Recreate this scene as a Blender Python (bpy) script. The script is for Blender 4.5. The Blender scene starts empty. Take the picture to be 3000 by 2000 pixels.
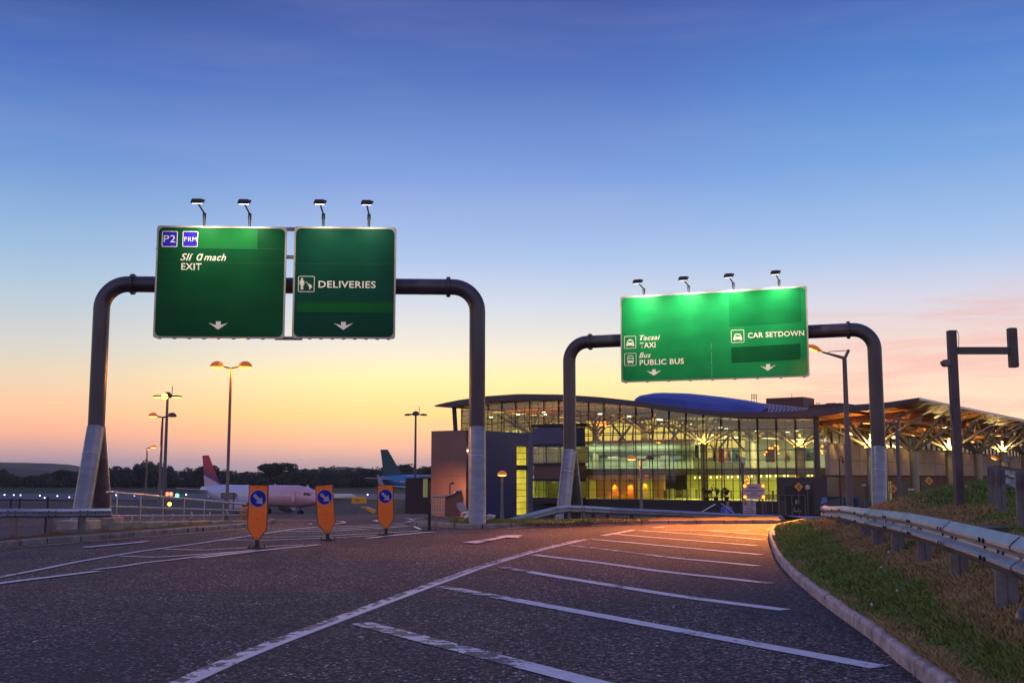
import bpy, bmesh, math, random
import numpy as np
from mathutils import Vector, Matrix, Quaternion

random.seed(7)
rng = np.random.default_rng(7)
scene = bpy.context.scene
COL = scene.collection

# ------------------------------------------------------------------ camera model
F, CX, CY = 3250.0, 1500.0, 1000.0
PITCH = math.atan(397.0 / F)
CAM_H = 1.5
CP, SP = math.cos(PITCH), math.sin(PITCH)

def ray(px, py):
    rx, ry = (px - CX) / F, (CY - py) / F
    return Vector((rx, CP - ry * SP, SP + ry * CP))
def G(px, py, z=0.0):                       # where a sight line meets a level plane
    d = ray(px, py); t = (z - CAM_H) / d.z
    return Vector((d.x * t, d.y * t, z))
def D(px, py, y):                           # where a sight line meets the plane Y = y
    d = ray(px, py); t = y / d.y
    return Vector((d.x * t, y, CAM_H + d.z * t))
def onplane(px, py, p0, n):
    d = ray(px, py); c = Vector((0, 0, CAM_H))
    t = (p0 - c).dot(n) / d.dot(n)
    return c + d * t

# ------------------------------------------------------------------ materials
def lin(c):
    return c / 12.92 if c <= 0.04045 else ((c + 0.055) / 1.055) ** 2.4
def srgb(r, g, b):
    return (lin(r / 255), lin(g / 255), lin(b / 255), 1.0)

class NT:
    def __init__(s, tree): s.t = tree
    def n(s, typ, ins=None, **props):
        nd = s.t.nodes.new(typ)
        for k, v in props.items(): setattr(nd, k, v)
        if ins:
            for k, v in ins.items():
                if isinstance(v, bpy.types.NodeSocket): s.t.links.new(v, nd.inputs[k])
                else: nd.inputs[k].default_value = v
        return nd
    def ramp(s, fac, stops, interp='LINEAR'):
        nd = s.t.nodes.new('ShaderNodeValToRGB'); cr = nd.color_ramp; cr.interpolation = interp
        while len(cr.elements) < len(stops): cr.elements.new(0.5)
        for e, (p, c) in zip(cr.elements, stops):
            e.position = p; e.color = c if len(c) == 4 else (*c, 1)
        s.t.links.new(fac, nd.inputs[0]); return nd.outputs[0]
    def math(s, op, a, b=0.0, c=0.0, clamp=False):
        nd = s.t.nodes.new('ShaderNodeMath'); nd.operation = op; nd.use_clamp = clamp
        for i, v in enumerate((a, b, c)):
            if isinstance(v, bpy.types.NodeSocket): s.t.links.new(v, nd.inputs[i])
            else: nd.inputs[i].default_value = v
        return nd.outputs[0]
    def mix(s, f, a, b, mode='MIX'):
        nd = s.t.nodes.new('ShaderNodeMix'); nd.data_type = 'RGBA'; nd.blend_type = mode
        for k, v in ((0, f), (6, a), (7, b)):
            if isinstance(v, bpy.types.NodeSocket): s.t.links.new(v, nd.inputs[k])
            else: nd.inputs[k].default_value = v if k == 0 else (v if len(v) == 4 else (*v, 1))
        return nd.outputs[2]

def new_mat(name):
    m = bpy.data.materials.new(name); m.use_nodes = True
    nt = m.node_tree
    for x in list(nt.nodes): nt.nodes.remove(x)
    out = nt.nodes.new('ShaderNodeOutputMaterial')
    return m, NT(nt), out

MATS = {}
def mat(name, color, rough=0.6, metal=0.0, var=0.12, scale=6.0, bump=0.0, spec=0.5, stretch=(1, 1, 1), dirt=None):
    """Paint, metal, stone ...: base colour with a noisy variation and optional relief."""
    if name in MATS: return MATS[name]
    m, T, out = new_mat(name)
    tc = T.n('ShaderNodeTexCoord').outputs['Object']
    mp = T.n('ShaderNodeMapping', {'Vector': tc, 'Scale': stretch}).outputs[0]
    nz = T.n('ShaderNodeTexNoise', {'Vector': mp, 'Scale': scale, 'Detail': 5.0, 'Roughness': 0.6})
    c = color if len(color) == 4 else (*color, 1)
    lo = tuple(x * (1 - var) for x in c[:3]); hi = tuple(min(1, x * (1 + var)) for x in c[:3])
    colr = T.ramp(nz.outputs['Fac'], [(0.3, lo), (0.7, hi)])
    if dirt:
        n2 = T.n('ShaderNodeTexNoise', {'Vector': mp, 'Scale': scale * 0.35, 'Detail': 6.0, 'Roughness': 0.7})
        f = T.ramp(n2.outputs['Fac'], [(0.52, (0, 0, 0)), (0.68, (1, 1, 1))])
        colr = T.mix(T.math('MULTIPLY', f, 0.7), colr, dirt)
    b = T.n('ShaderNodeBsdfPrincipled', {'Base Color': colr, 'Roughness': rough, 'Metallic': metal, 'Specular IOR Level': spec})
    if bump:
        bm_ = T.n('ShaderNodeBump', {'Height': nz.outputs['Fac'], 'Strength': bump, 'Distance': 0.02})
        T.t.links.new(bm_.outputs[0], b.inputs['Normal'])
    T.t.links.new(b.outputs[0], out.inputs[0])
    MATS[name] = m
    return m

def glow(name, color, strength):
    if name in MATS: return MATS[name]
    m, T, out = new_mat(name)
    e = T.n('ShaderNodeEmission', {'Color': color if len(color) == 4 else (*color, 1), 'Strength': strength})
    T.t.links.new(e.outputs[0], out.inputs[0]); MATS[name] = m
    return m

def glass(name, tint, refl=0.12, rough=0.02):
    if name in MATS: return MATS[name]
    m, T, out = new_mat(name)
    tr = T.n('ShaderNodeBsdfTransparent', {'Color': (*tint, 1)})
    gl = T.n('ShaderNodeBsdfGlossy', {'Color': (0.9, 0.95, 1, 1), 'Roughness': rough})
    lw = T.n('ShaderNodeLayerWeight', {'Blend': 0.35})
    f = T.math('MULTIPLY_ADD', lw.outputs['Fresnel'], 0.8, refl * 0.4, clamp=True)
    mx = T.n('ShaderNodeMixShader', {0: f, 1: tr.outputs[0], 2: gl.outputs[0]})
    T.t.links.new(mx.outputs[0], out.inputs[0]); MATS[name] = m
    return m

# ------------------------------------------------------------------ mesh builder (world or local coordinates)
class MB:
    def __init__(s): s.v = []; s.f = []
    def add(s, vs, fs):
        o = len(s.v); s.v += [tuple(p) for p in vs]; s.f += [tuple(i + o for i in f) for f in fs]; return s
    def box(s, c, size, M=None):
        x, y, z = (k / 2 for k in size)
        P = [Vector((a * x, b * y, d * z)) for d in (-1, 1) for a, b in ((-1, -1), (1, -1), (1, 1), (-1, 1))]
        if M is not None: P = [M @ p for p in P]
        c = Vector(c)
        return s.add([c + p for p in P], [(3, 2, 1, 0), (4, 5, 6, 7), (0, 1, 5, 4), (1, 2, 6, 5), (2, 3, 7, 6), (3, 0, 4, 7)])
    def bbox(s, c, size, b=0.01, M=None):   # box with chamfered vertical and horizontal edges
        x, y, z = (k / 2 for k in size); b = min(b, x * .45, y * .45, z * .45)
        rings = []
        for zz, ins in ((-z, b), (-z + b, 0), (z - b, 0), (z, b)):
            X, Y = x - ins, y - ins
            rings.append([Vector(p + (zz,)) for p in ((-X + b, -Y), (X - b, -Y), (X, -Y + b), (X, Y - b), (X - b, Y), (-X + b, Y), (-X, Y - b), (-X, -Y + b))])
        P = [p for r in rings for p in r]
        if M is not None: P = [M @ p for p in P]
        c = Vector(c); fs = [tuple(reversed(range(8))), tuple(range(24, 32))]
        for k in range(3):
            for i in range(8):
                j = (i + 1) % 8; fs.append((k * 8 + i, k * 8 + j, k * 8 + 8 + j, k * 8 + 8 + i))
        return s.add([c + p for p in P], fs)
    def tube(s, pts, r, seg=12, cap=True):
        pts = [Vector(p) for p in pts]; n = len(pts)
        rs = list(r) if isinstance(r, (list, tuple)) else [r] * n
        tang = []
        for i in range(n):
            a = pts[max(i - 1, 0)]; b = pts[min(i + 1, n - 1)]; tang.append((b - a).normalized())
        ref = Vector((0, 0, 1)) if abs(tang[0].z) < .95 else Vector((1, 0, 0))
        X = (ref - tang[0] * ref.dot(tang[0])).normalized(); V = []
        for i in range(n):
            t = tang[i]; X = (X - t * X.dot(t)).normalized(); Y = t.cross(X)
            for k in range(seg):
                a = 2 * math.pi * k / seg
                V.append(pts[i] + (X * math.cos(a) + Y * math.sin(a)) * rs[i])
        Fs = []
        for i in range(n - 1):
            for k in range(seg):
                k2 = (k + 1) % seg
                Fs.append((i * seg + k, i * seg + k2, (i + 1) * seg + k2, (i + 1) * seg + k))
        if cap: Fs += [tuple(reversed(range(seg))), tuple(range((n - 1) * seg, n * seg))]
        return s.add(V, Fs)
    def bar(s, a, b, w, h):                 # rectangular bar between two points (h along z-ish)
        a, b = Vector(a), Vector(b); t = (b - a).normalized()
        ref = Vector((0, 0, 1)) if abs(t.z) < .9 else Vector((0, 1, 0))
        X = t.cross(ref).normalized() * (w / 2); Y = X.cross(t).normalized() * (h / 2)
        P = [p + q for p in (a, b) for q in (-X - Y, X - Y, X + Y, -X + Y)]
        return s.add(P, [(3, 2, 1, 0), (4, 5, 6, 7), (0, 1, 5, 4), (1, 2, 6, 5), (2, 3, 7, 6), (3, 0, 4, 7)])
    def prism(s, poly, off, o=None, U=None, W=None):   # 2-D outline in plane (o,U,W), thickness vector off
        P = [o + U * x + W * y for x, y in poly] if o is not None else [Vector(p) for p in poly]
        n = len(P); off = Vector(off)
        V = P + [p + off for p in P]
        return s.add(V, [tuple(range(n)), tuple(range(2 * n - 1, n - 1, -1))] + [((i + 1) % n, i, n + i, n + (i + 1) % n) for i in range(n)])
    def lathe(s, prof, c=(0, 0, 0), seg=16, M=None):   # profile (r, z)
        c = Vector(c); V = []
        for r, z in prof:
            for k in range(seg):
                a = 2 * math.pi * k / seg
                p = Vector((r * math.cos(a), r * math.sin(a), z))
                V.append(c + (M @ p if M is not None else p))
        Fs = [(i * seg + k, i * seg + (k + 1) % seg, (i + 1) * seg + (k + 1) % seg, (i + 1) * seg + k) for i in range(len(prof) - 1) for k in range(seg)]
        Fs += [tuple(reversed(range(seg))), tuple(range((len(prof) - 1) * seg, len(prof) * seg))]
        return s.add(V, Fs)
    def strip(s, A, B):                     # quads between two equally long polylines
        n = len(A); V = [Vector(p) for p in A] + [Vector(p) for p in B]
        return s.add(V, [(i, i + 1, n + i + 1, n + i) for i in range(n - 1)])
    def ball(s, c, r, seg=10, rings=6, sq=(1, 1, 1)):
        pr = [(max(1e-4, r * math.sin(math.pi * i / rings)), -r * math.cos(math.pi * i / rings)) for i in range(rings + 1)]
        return s.lathe(pr, c, seg, Matrix.Diagonal(Vector(sq)))
    def build(s, name, m, parent=None, smooth=False):
        me = bpy.data.meshes.new(name)
        off = Vector((0, 0, 0))
        p = parent
        while p is not None: off = off + p.location; p = p.parent
        me.from_pydata([tuple(Vector(v) - off) for v in s.v], [], s.f)
        me.validate(); me.update()
        if smooth:
            bmm = bmesh.new(); bmm.from_mesh(me); bmesh.ops.recalc_face_normals(bmm, faces=bmm.faces)
            bmm.to_mesh(me); bmm.free()
            me.polygons.foreach_set('use_smooth', [True] * len(me.polygons))
            me.set_sharp_from_angle(angle=math.radians(38))
        else:
            bmm = bmesh.new(); bmm.from_mesh(me); bmesh.ops.recalc_face_normals(bmm, faces=bmm.faces)
            bmm.to_mesh(me); bmm.free()
        me.materials.append(m)
        o = bpy.data.objects.new(name, me); COL.objects.link(o)
        if parent is not None: o.parent = parent
        return o

def thing(name, label, cat, loc=(0, 0, 0), group=None):
    o = bpy.data.objects.new(name, None); COL.objects.link(o)
    o.location = Vector(loc); o.empty_display_size = 0.3
    o['label'] = label; o['category'] = cat
    if group: o['group'] = group
    return o
def tag(o, label, cat, group=None):
    o['label'] = label; o['category'] = cat
    if group: o['group'] = group
    return o
def kind(o, k, label=None, cat=None):
    o['kind'] = k
    if label: o['label'] = label
    if cat: o['category'] = cat
    return o
def kids(o): return [c for c in COL.objects if c.parent is o]
def copy_tree(o, parent=None):
    c = o.copy(); COL.objects.link(c); c.parent = parent
    for ch in kids(o): copy_tree(ch, c)
    return c
def light(kind_, name, loc, energy, color, parent=None, target=None, **kw):
    l = bpy.data.lights.new(name, kind_); l.energy = energy; l.color = color[:3]
    for k, v in kw.items(): setattr(l, k, v)
    o = bpy.data.objects.new(name, l); COL.objects.link(o); o.location = Vector(loc)
    if target is not None:
        o.rotation_euler = (Vector(target) - Vector(loc)).to_track_quat('-Z', 'Y').to_euler()
    return o
def sstep(a, b, x):
    t = np.clip((x - a) / (b - a), 0, 1); return t * t * (3 - 2 * t)
def interp_line(pts, t_list):               # arc-length sampling of a polyline
    pts = [Vector(p) for p in pts]; L = [0]
    for a, b in zip(pts, pts[1:]): L.append(L[-1] + (b - a).length)
    out = []
    for t in t_list:
        t = min(max(t, 0), L[-1])
        for i in range(len(pts) - 1):
            if t <= L[i + 1] + 1e-9: break
        k = (t - L[i]) / max(L[i + 1] - L[i], 1e-9); out.append(pts[i].lerp(pts[i + 1], k))
    return out
def smooth_line(pts, n=6):                  # Catmull-Rom
    P = [Vector(p) for p in pts]; P = [P[0] * 2 - P[1]] + P + [P[-1] * 2 - P[-2]]; out = []
    for i in range(1, len(P) - 2):
        for k in range(n):
            t = k / n; a, b, c, d = P[i - 1], P[i], P[i + 1], P[i + 2]
            out.append(0.5 * ((2 * b) + (c - a) * t + (2 * a - 5 * b + 4 * c - d) * t * t + (3 * b - a - 3 * c + d) * t ** 3))
    out.append(P[-2]); return out
def length(pts): return sum((b - a).length for a, b in zip(pts, pts[1:]))
def side_offset(pts, w):                    # polyline shifted to its right by w (level)
    out = []
    for i, p in enumerate(pts):
        t = (pts[min(i + 1, len(pts) - 1)] - pts[max(i - 1, 0)]); t.z = 0; t.normalize()
        out.append(p + Vector((t.y, -t.x, 0)) * w)
    return out
# ------------------------------------------------------------------ camera
cam = bpy.data.cameras.new('camera'); cam.sensor_width = 36.0; cam.lens = 36.0 * F / 3000.0
cam.clip_start = 0.1; cam.clip_end = 20000
co = bpy.data.objects.new('camera', cam); COL.objects.link(co)
co.location = (0, 0, CAM_H); co.rotation_euler = (math.pi / 2 + PITCH, 0, 0); scene.camera = co

# ------------------------------------------------------------------ twilight sky
SUN_EL, SUN_AZ = math.radians(1.2), math.radians(-6.0)     # just setting, a little left of the view axis
w = bpy.data.worlds.new('World'); scene.world = w; w.use_nodes = True
for x in list(w.node_tree.nodes): w.node_tree.nodes.remove(x)
T = NT(w.node_tree)
gen = T.n('ShaderNodeTexCoord').outputs['Generated']
dirn = T.n('ShaderNodeVectorMath', {0: gen}, operation='NORMALIZE').outputs[0]
sx = T.n('ShaderNodeSeparateXYZ', {0: dirn})
X_, Y_, Z_ = sx.outputs[0], sx.outputs[1], sx.outputs[2]
fac = T.math('DIVIDE', Z_, 0.45, clamp=True)
ES = [0, .56, 1.2, 2.1, 3.2, 5.0, 6.6, 8.85, 11.1, 15.5, 19.9, 24.1, 26.7]
def skyramp(cols): return T.ramp(fac, [(math.sin(math.radians(e)) / .45, srgb(*c)) for e, c in zip(ES, cols)])
cen = skyramp([(170, 152, 165), (184, 165, 170), (222, 176, 160), (252, 192, 146), (255, 214, 142), (255, 240, 178), (242, 238, 222), (216, 228, 244), (178, 206, 246), (130, 166, 230), (92, 126, 200), (72, 96, 172), (64, 84, 160)])
lef = skyramp([(150, 140, 160), (162, 148, 164), (196, 158, 160), (240, 176, 148), (244, 196, 156), (232, 212, 186), (214, 216, 212), (190, 212, 230), (160, 196, 232), (114, 156, 220), (82, 118, 196), (60, 84, 152), (54, 74, 142)])
rig = skyramp([(190, 150, 150), (214, 168, 156), (244, 200, 168), (255, 216, 178), (255, 226, 190), (253, 218, 196), (250, 222, 212), (224, 226, 242), (180, 208, 246), (128, 173, 232), (94, 140, 214), (76, 104, 182), (66, 90, 166)])
az = T.math('ARCTAN2', X_, Y_)
fl = T.n('ShaderNodeMapRange', {0: az, 1: -0.10, 2: -0.42}, interpolation_type='SMOOTHSTEP').outputs[0]
fr = T.n('ShaderNodeMapRange', {0: az, 1: 0.06, 2: 0.34}, interpolation_type='SMOOTHSTEP').outputs[0]
sky = T.mix(fl, cen, lef); sky = T.mix(fr, sky, rig)
# thin pink cirrus, mostly to the right of the sunset
cv = T.n('ShaderNodeCombineXYZ', {0: T.math('MULTIPLY', az, 4.0), 1: T.math('MULTIPLY', Z_, 38.0), 2: 0.0}).outputs[0]
cn = T.n('ShaderNodeTexNoise', {'Vector': cv, 'Scale': 1.3, 'Detail': 6.0, 'Roughness': 0.62, 'Distortion': 0.5}).outputs['Fac']
cl = T.ramp(cn, [(0.44, (0, 0, 0)), (0.68, (1, 1, 1))])
ma = T.n('ShaderNodeMapRange', {0: az, 1: 0.10, 2: 0.34}, interpolation_type='SMOOTHSTEP').outputs[0]
me_ = T.ramp(fac, [(0.03, (0, 0, 0)), (0.13, (1, 1, 1)), (0.30, (1, 1, 1)), (0.37, (0, 0, 0))])
cm = T.math('MULTIPLY', T.math('MULTIPLY', cl, ma), T.math('MULTIPLY', me_, 0.8))
sky = T.mix(cm, sky, srgb(252, 182, 172))
cv2 = T.n('ShaderNodeCombineXYZ', {0: T.math('MULTIPLY', az, 3.0), 1: T.math('MULTIPLY', Z_, 24.0), 2: 3.0}).outputs[0]
cn2 = T.n('ShaderNodeTexNoise', {'Vector': cv2, 'Scale': 1.1, 'Detail': 5.0, 'Roughness': 0.55}).outputs['Fac']
sky = T.mix(T.math('MULTIPLY', T.math('SUBTRACT', cn2, 0.45, clamp=True), 0.22), sky, srgb(226, 214, 232))
# the eastern half of the sky: unseen pink belt brightened to light the ground
bac = T.ramp(fac, [(0.0, srgb(176, 150, 172)), (0.25, srgb(234, 208, 216)), (0.6, srgb(210, 202, 234)), (1.0, srgb(158, 166, 226))])
fb = T.n('ShaderNodeMapRange', {0: Y_, 1: 0.25, 2: -0.45}, interpolation_type='SMOOTHSTEP').outputs[0]
sky = T.mix(fb, sky, bac)
fz = T.n('ShaderNodeMapRange', {0: Z_, 1: 0.42, 2: 0.9}).outputs[0]
sky = T.mix(fz, sky, srgb(126, 134, 202))  # zenith, also out of view and brightened for ground light
nis = T.n('ShaderNodeTexSky', sky_type='NISHITA', sun_disc=False, sun_elevation=SUN_EL, sun_rotation=SUN_AZ, altitude=150.0, air_density=1.0, dust_density=2.0, ozone_density=2.0)
sky = T.n('ShaderNodeHueSaturation', {'Saturation': 1.03, 'Color': sky}).outputs[0]
gl_ = T.n('ShaderNodeMapRange', {0: Z_, 1: 0.16, 2: 0.02, 3: 0.93, 4: 1.20}, interpolation_type='SMOOTHSTEP').outputs[0]
bg1 = T.n('ShaderNodeBackground', {'Color': sky, 'Strength': gl_})
bg2 = T.n('ShaderNodeBackground', {'Color': nis.outputs[0], 'Strength': 0.012})
ad = T.n('ShaderNodeAddShader', {0: bg1.outputs[0], 1: bg2.outputs[0]})
wo = T.n('ShaderNodeOutputWorld'); T.t.links.new(ad.outputs[0], wo.inputs[0])
sun = bpy.data.lights.new('sun', 'SUN'); sun.energy = 0.15; sun.angle = math.radians(6); sun.color = (1.0, 0.55, 0.3)
so = bpy.data.objects.new('sun', sun); COL.objects.link(so)
so.rotation_euler = (-(math.pi / 2 - math.radians(2.5)), 0, -SUN_AZ); so.location = (-20, 60, 60)
vs = scene.view_settings; vs.view_transform = 'Standard'; vs.look = 'None'; vs.exposure = 0.0; vs.gamma = 1.0; vs.use_curve_mapping = False
scene.cycles.use_denoising = True
scene.cycles.max_bounces = 6; scene.cycles.transparent_max_bounces = 16; scene.cycles.sample_clamp_indirect = 4.0

# ------------------------------------------------------------------ ground materials
def asphalt(name, base=(0.115, 0.092, 0.10), warm=(0.15, 0.105, 0.10), speck=0.5, rough=0.62):
    m, T, out = new_mat(name)
    tc = T.n('ShaderNodeTexCoord').outputs['Object']
    big = T.n('ShaderNodeTexNoise', {'Vector': tc, 'Scale': 0.16, 'Detail': 4.0, 'Roughness': 0.55}).outputs['Fac']
    c = T.mix(T.ramp(big, [(0.40, (0, 0, 0)), (0.62, (1, 1, 1))]), base, warm)
    med = T.n('ShaderNodeTexNoise', {'Vector': tc, 'Scale': 15.0, 'Detail': 8.0, 'Roughness': 0.85}).outputs['Fac']
    c = T.mix(T.ramp(med, [(0.40, (0, 0, 0)), (0.60, (1, 1, 1))]), tuple(x * .22 for x in base), c)
    vor = T.n('ShaderNodeTexVoronoi', {'Vector': tc, 'Scale': 33.0, 'Randomness': 1.0})
    cell = T.n('ShaderNodeSeparateColor', {0: vor.outputs['Color']})
    chip = T.math('GREATER_THAN', cell.outputs[0], 0.80)
    near = T.math('LESS_THAN', vor.outputs['Distance'], 0.42)
    patch = T.ramp(T.n('ShaderNodeTexNoise', {'Vector': tc, 'Scale': 1.1, 'Detail': 4.0}).outputs['Fac'], [(0.35, (.15, .15, .15)), (0.65, (1, 1, 1))])
    c = T.mix(T.math('MULTIPLY', T.math('MULTIPLY', chip, near), T.math('MULTIPLY', patch, speck)), c, (0.62, 0.54, 0.53))
    grain = T.n('ShaderNodeTexVoronoi', {'Vector': tc, 'Scale': 36.0, 'Randomness': 1.0})
    gr = T.ramp(T.n('ShaderNodeSeparateColor', {0: grain.outputs['Color']}).outputs[1], [(0.0, (.26, .26, .26)), (.5, (.70, .70, .70)), (.82, (1.3, 1.27, 1.27)), (1.0, (2.9, 2.75, 2.7))])
    if name == 'asphalt': c = T.mix(1.0, c, gr, 'MULTIPLY')
    vor2 = T.n('ShaderNodeTexVoronoi', {'Vector': tc, 'Scale': 15.0, 'Randomness': 1.0})
    ce2 = T.n('ShaderNodeSeparateColor', {0: vor2.outputs['Color']})
    c = T.mix(T.math('MULTIPLY', T.math('MULTIPLY', T.math('GREATER_THAN', ce2.outputs[1], 0.95), T.math('LESS_THAN', vor2.outputs['Distance'], 0.2)), T.math('MULTIPLY', patch, speck * 1.5), clamp=True), c, (0.62, 0.56, 0.54))
    seam = T.n('ShaderNodeTexNoise', {'Vector': T.n('ShaderNodeMapping', {'Vector': tc, 'Scale': (0.5, 0.06, 1), 'Rotation': (0, 0, -0.35)}).outputs[0], 'Scale': 1.6, 'Detail': 2.0}).outputs['Fac']
    c = T.mix(T.ramp(seam, [(0.55, (0, 0, 0)), (0.72, (.38, .38, .38))]), c, tuple(x * .5 for x in base))
    if name == 'asphalt':                     # tyre-worn lanes, repaired strips, hairline cracks and oil
        mp1 = T.n('ShaderNodeMapping', {'Vector': tc, 'Rotation': (0, 0, 0.22), 'Scale': (1, .10, 1)}).outputs[0]
        lane = T.n('ShaderNodeTexNoise', {'Vector': mp1, 'Scale': .75, 'Detail': 3.0}).outputs['Fac']
        c = T.mix(T.ramp(lane, [(.46, (0, 0, 0)), (.60, (.5, .5, .5))]), c, T.mix(.5, c, (.03, .028, .035)))
        rp = T.n('ShaderNodeTexVoronoi', {'Vector': T.n('ShaderNodeMapping', {'Vector': tc, 'Rotation': (0, 0, -.42), 'Scale': (.30, .11, 1)}).outputs[0], 'Scale': 1.0}, distance='CHEBYCHEV')
        rc = T.n('ShaderNodeSeparateColor', {0: rp.outputs['Color']})
        c = T.mix(T.math('MULTIPLY', T.math('GREATER_THAN', rc.outputs[2], .72), .30), c, (.035, .033, .05))
        wob = T.n('ShaderNodeTexNoise', {'Vector': tc, 'Scale': 1.3, 'Detail': 6.0, 'Roughness': .7})
        vv = T.n('ShaderNodeVectorMath', {0: tc, 1: wob.outputs['Color']}, operation='ADD').outputs[0]
        crk = T.n('ShaderNodeTexVoronoi', {'Vector': vv, 'Scale': .28}, feature='DISTANCE_TO_EDGE').outputs['Distance']
        gate = T.math('GREATER_THAN', T.n('ShaderNodeTexNoise', {'Vector': tc, 'Scale': .22}).outputs['Fac'], .50)
        c = T.mix(T.math('MULTIPLY', T.math('LESS_THAN', crk, .005), T.math('MULTIPLY', gate, .75)), c, (.012, .011, .012))
        oil = T.n('ShaderNodeTexNoise', {'Vector': tc, 'Scale': .9, 'Detail': 5.0, 'Roughness': .7}).outputs['Fac']
        c = T.mix(T.ramp(oil, [(.64, (0, 0, 0)), (.72, (.55, .55, .55))]), c, (.02, .018, .02))
    h = T.math('ADD', med, T.math('MULTIPLY', vor.outputs['Distance'], 0.8))
    bp = T.n('ShaderNodeBump', {'Height': h, 'Strength': 0.55, 'Distance': 0.012})
    b = T.n('ShaderNodeBsdfPrincipled', {'Base Color': c, 'Roughness': rough, 'Specular IOR Level': 0.22, 'Normal': bp.outputs[0]})
    T.t.links.new(b.outputs[0], out.inputs[0]); MATS[name] = m
    return m
M_ROAD = asphalt('asphalt', (0.128, 0.103, 0.104), (0.215, 0.142, 0.122), .9, .85)
M_APRON = asphalt('apron_concrete', (0.085, 0.065, 0.07), (0.11, 0.085, 0.085), 0.1, 0.9)
M_LOWROAD = asphalt('lower_asphalt', (0.06, 0.07, 0.10), (0.08, 0.085, 0.11), 0.1, 0.35)
M_PATH = asphalt('path_asphalt', (0.12, 0.10, 0.095), (0.14, 0.115, 0.10), 0.25, 0.7)

def paint(name, col, wear=0.5, k1=.75, k2=.65):
    m, T, out = new_mat(name)
    tc = T.n('ShaderNodeTexCoord').outputs['Object']
    n1 = T.n('ShaderNodeTexNoise', {'Vector': tc, 'Scale': 0.9, 'Detail': 3.0}).outputs['Fac']
    n2 = T.n('ShaderNodeTexNoise', {'Vector': tc, 'Scale': 11.0 if k2 < 1 else 5.2, 'Detail': 9.0 if k2 < 1 else 6.0, 'Roughness': 0.78 if k2 < 1 else .62, 'Distortion': 0.0 if k2 < 1 else .6}).outputs['Fac']
    v = T.math('ADD', T.math('MULTIPLY', n1, k1), T.math('MULTIPLY', n2, k2))
    f = T.ramp(v, [(wear, (0, 0, 0)), (wear + 0.035, (1, 1, 1))])
    n3 = T.n('ShaderNodeTexNoise', {'Vector': tc, 'Scale': 9.0, 'Detail': 5.0}).outputs['Fac']
    c = T.mix(T.ramp(n3, [(.3, (0, 0, 0)), (.75, (1, 1, 1))]), tuple(x * .72 for x in col), col)
    c = T.mix(f, (0.075, 0.063, 0.07), c)
    bp = T.n('ShaderNodeBump', {'Height': n2, 'Strength': 0.3, 'Distance': 0.01})
    b = T.n('ShaderNodeBsdfPrincipled', {'Base Color': c, 'Roughness': 0.6, 'Normal': bp.outputs[0]})
    T.t.links.new(b.outputs[0], out.inputs[0]); MATS[name] = m
    return m
M_PAINT = paint('road_paint', (0.80, 0.74, 0.74), 0.575)
M_WORN = paint('worn_road_paint', (0.80, 0.74, 0.74), 0.675, .24, 1.10)
M_YELLOW = paint('yellow_road_paint', (0.62, 0.36, 0.10), 0.60)

def turf(name, green=(0.035, 0.062, 0.018), dry=(0.17, 0.085, 0.035), amount=0.5, scale=0.8):
    m, T, out = new_mat(name)
    tc = T.n('ShaderNodeTexCoord').outputs['Object']
    n1 = T.n('ShaderNodeTexNoise', {'Vector': tc, 'Scale': scale, 'Detail': 5.0, 'Roughness': 0.6}).outputs['Fac']
    n2 = T.n('ShaderNodeTexNoise', {'Vector': tc, 'Scale': scale * 22, 'Detail': 5.0, 'Roughness': 0.7}).outputs['Fac']
    if name == 'verge_turf_dry': n1 = T.math('ADD', n1, T.math('MULTIPLY', T.math('SUBTRACT', T.n('ShaderNodeAttribute', attribute_name='dry').outputs['Fac'], .5), .34))
    c = T.mix(T.ramp(n1, [(amount - .12, (0, 0, 0)), (amount + .12, (1, 1, 1))]), green, dry)
    c = T.mix(T.ramp(n2, [(.3, (0, 0, 0)), (.7, (1, 1, 1))]), T.mix(0.55, c, (0.01, 0.01, 0.005)), c)
    bp = T.n('ShaderNodeBump', {'Height': n2, 'Strength': 0.8, 'Distance': 0.04})
    b = T.n('ShaderNodeBsdfPrincipled', {'Base Color': c, 'Roughness': 0.9, 'Specular IOR Level': 0.15, 'Normal': bp.outputs[0]})
    T.t.links.new(b.outputs[0], out.inputs[0]); MATS[name] = m
    return m
M_TURF = turf('verge_turf')
M_FIELD = turf('airfield_grass', (0.028, 0.045, 0.02), (0.045, 0.055, 0.026), 0.52, 0.02)
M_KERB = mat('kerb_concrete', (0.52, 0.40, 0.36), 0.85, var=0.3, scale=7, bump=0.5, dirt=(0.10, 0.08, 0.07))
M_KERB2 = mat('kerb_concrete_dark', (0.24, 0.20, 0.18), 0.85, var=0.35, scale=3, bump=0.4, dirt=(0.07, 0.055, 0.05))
M_CONC = mat('concrete', (0.30, 0.27, 0.23), 0.85, var=0.25, scale=3, bump=0.3, dirt=(0.10, 0.085, 0.06))

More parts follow.
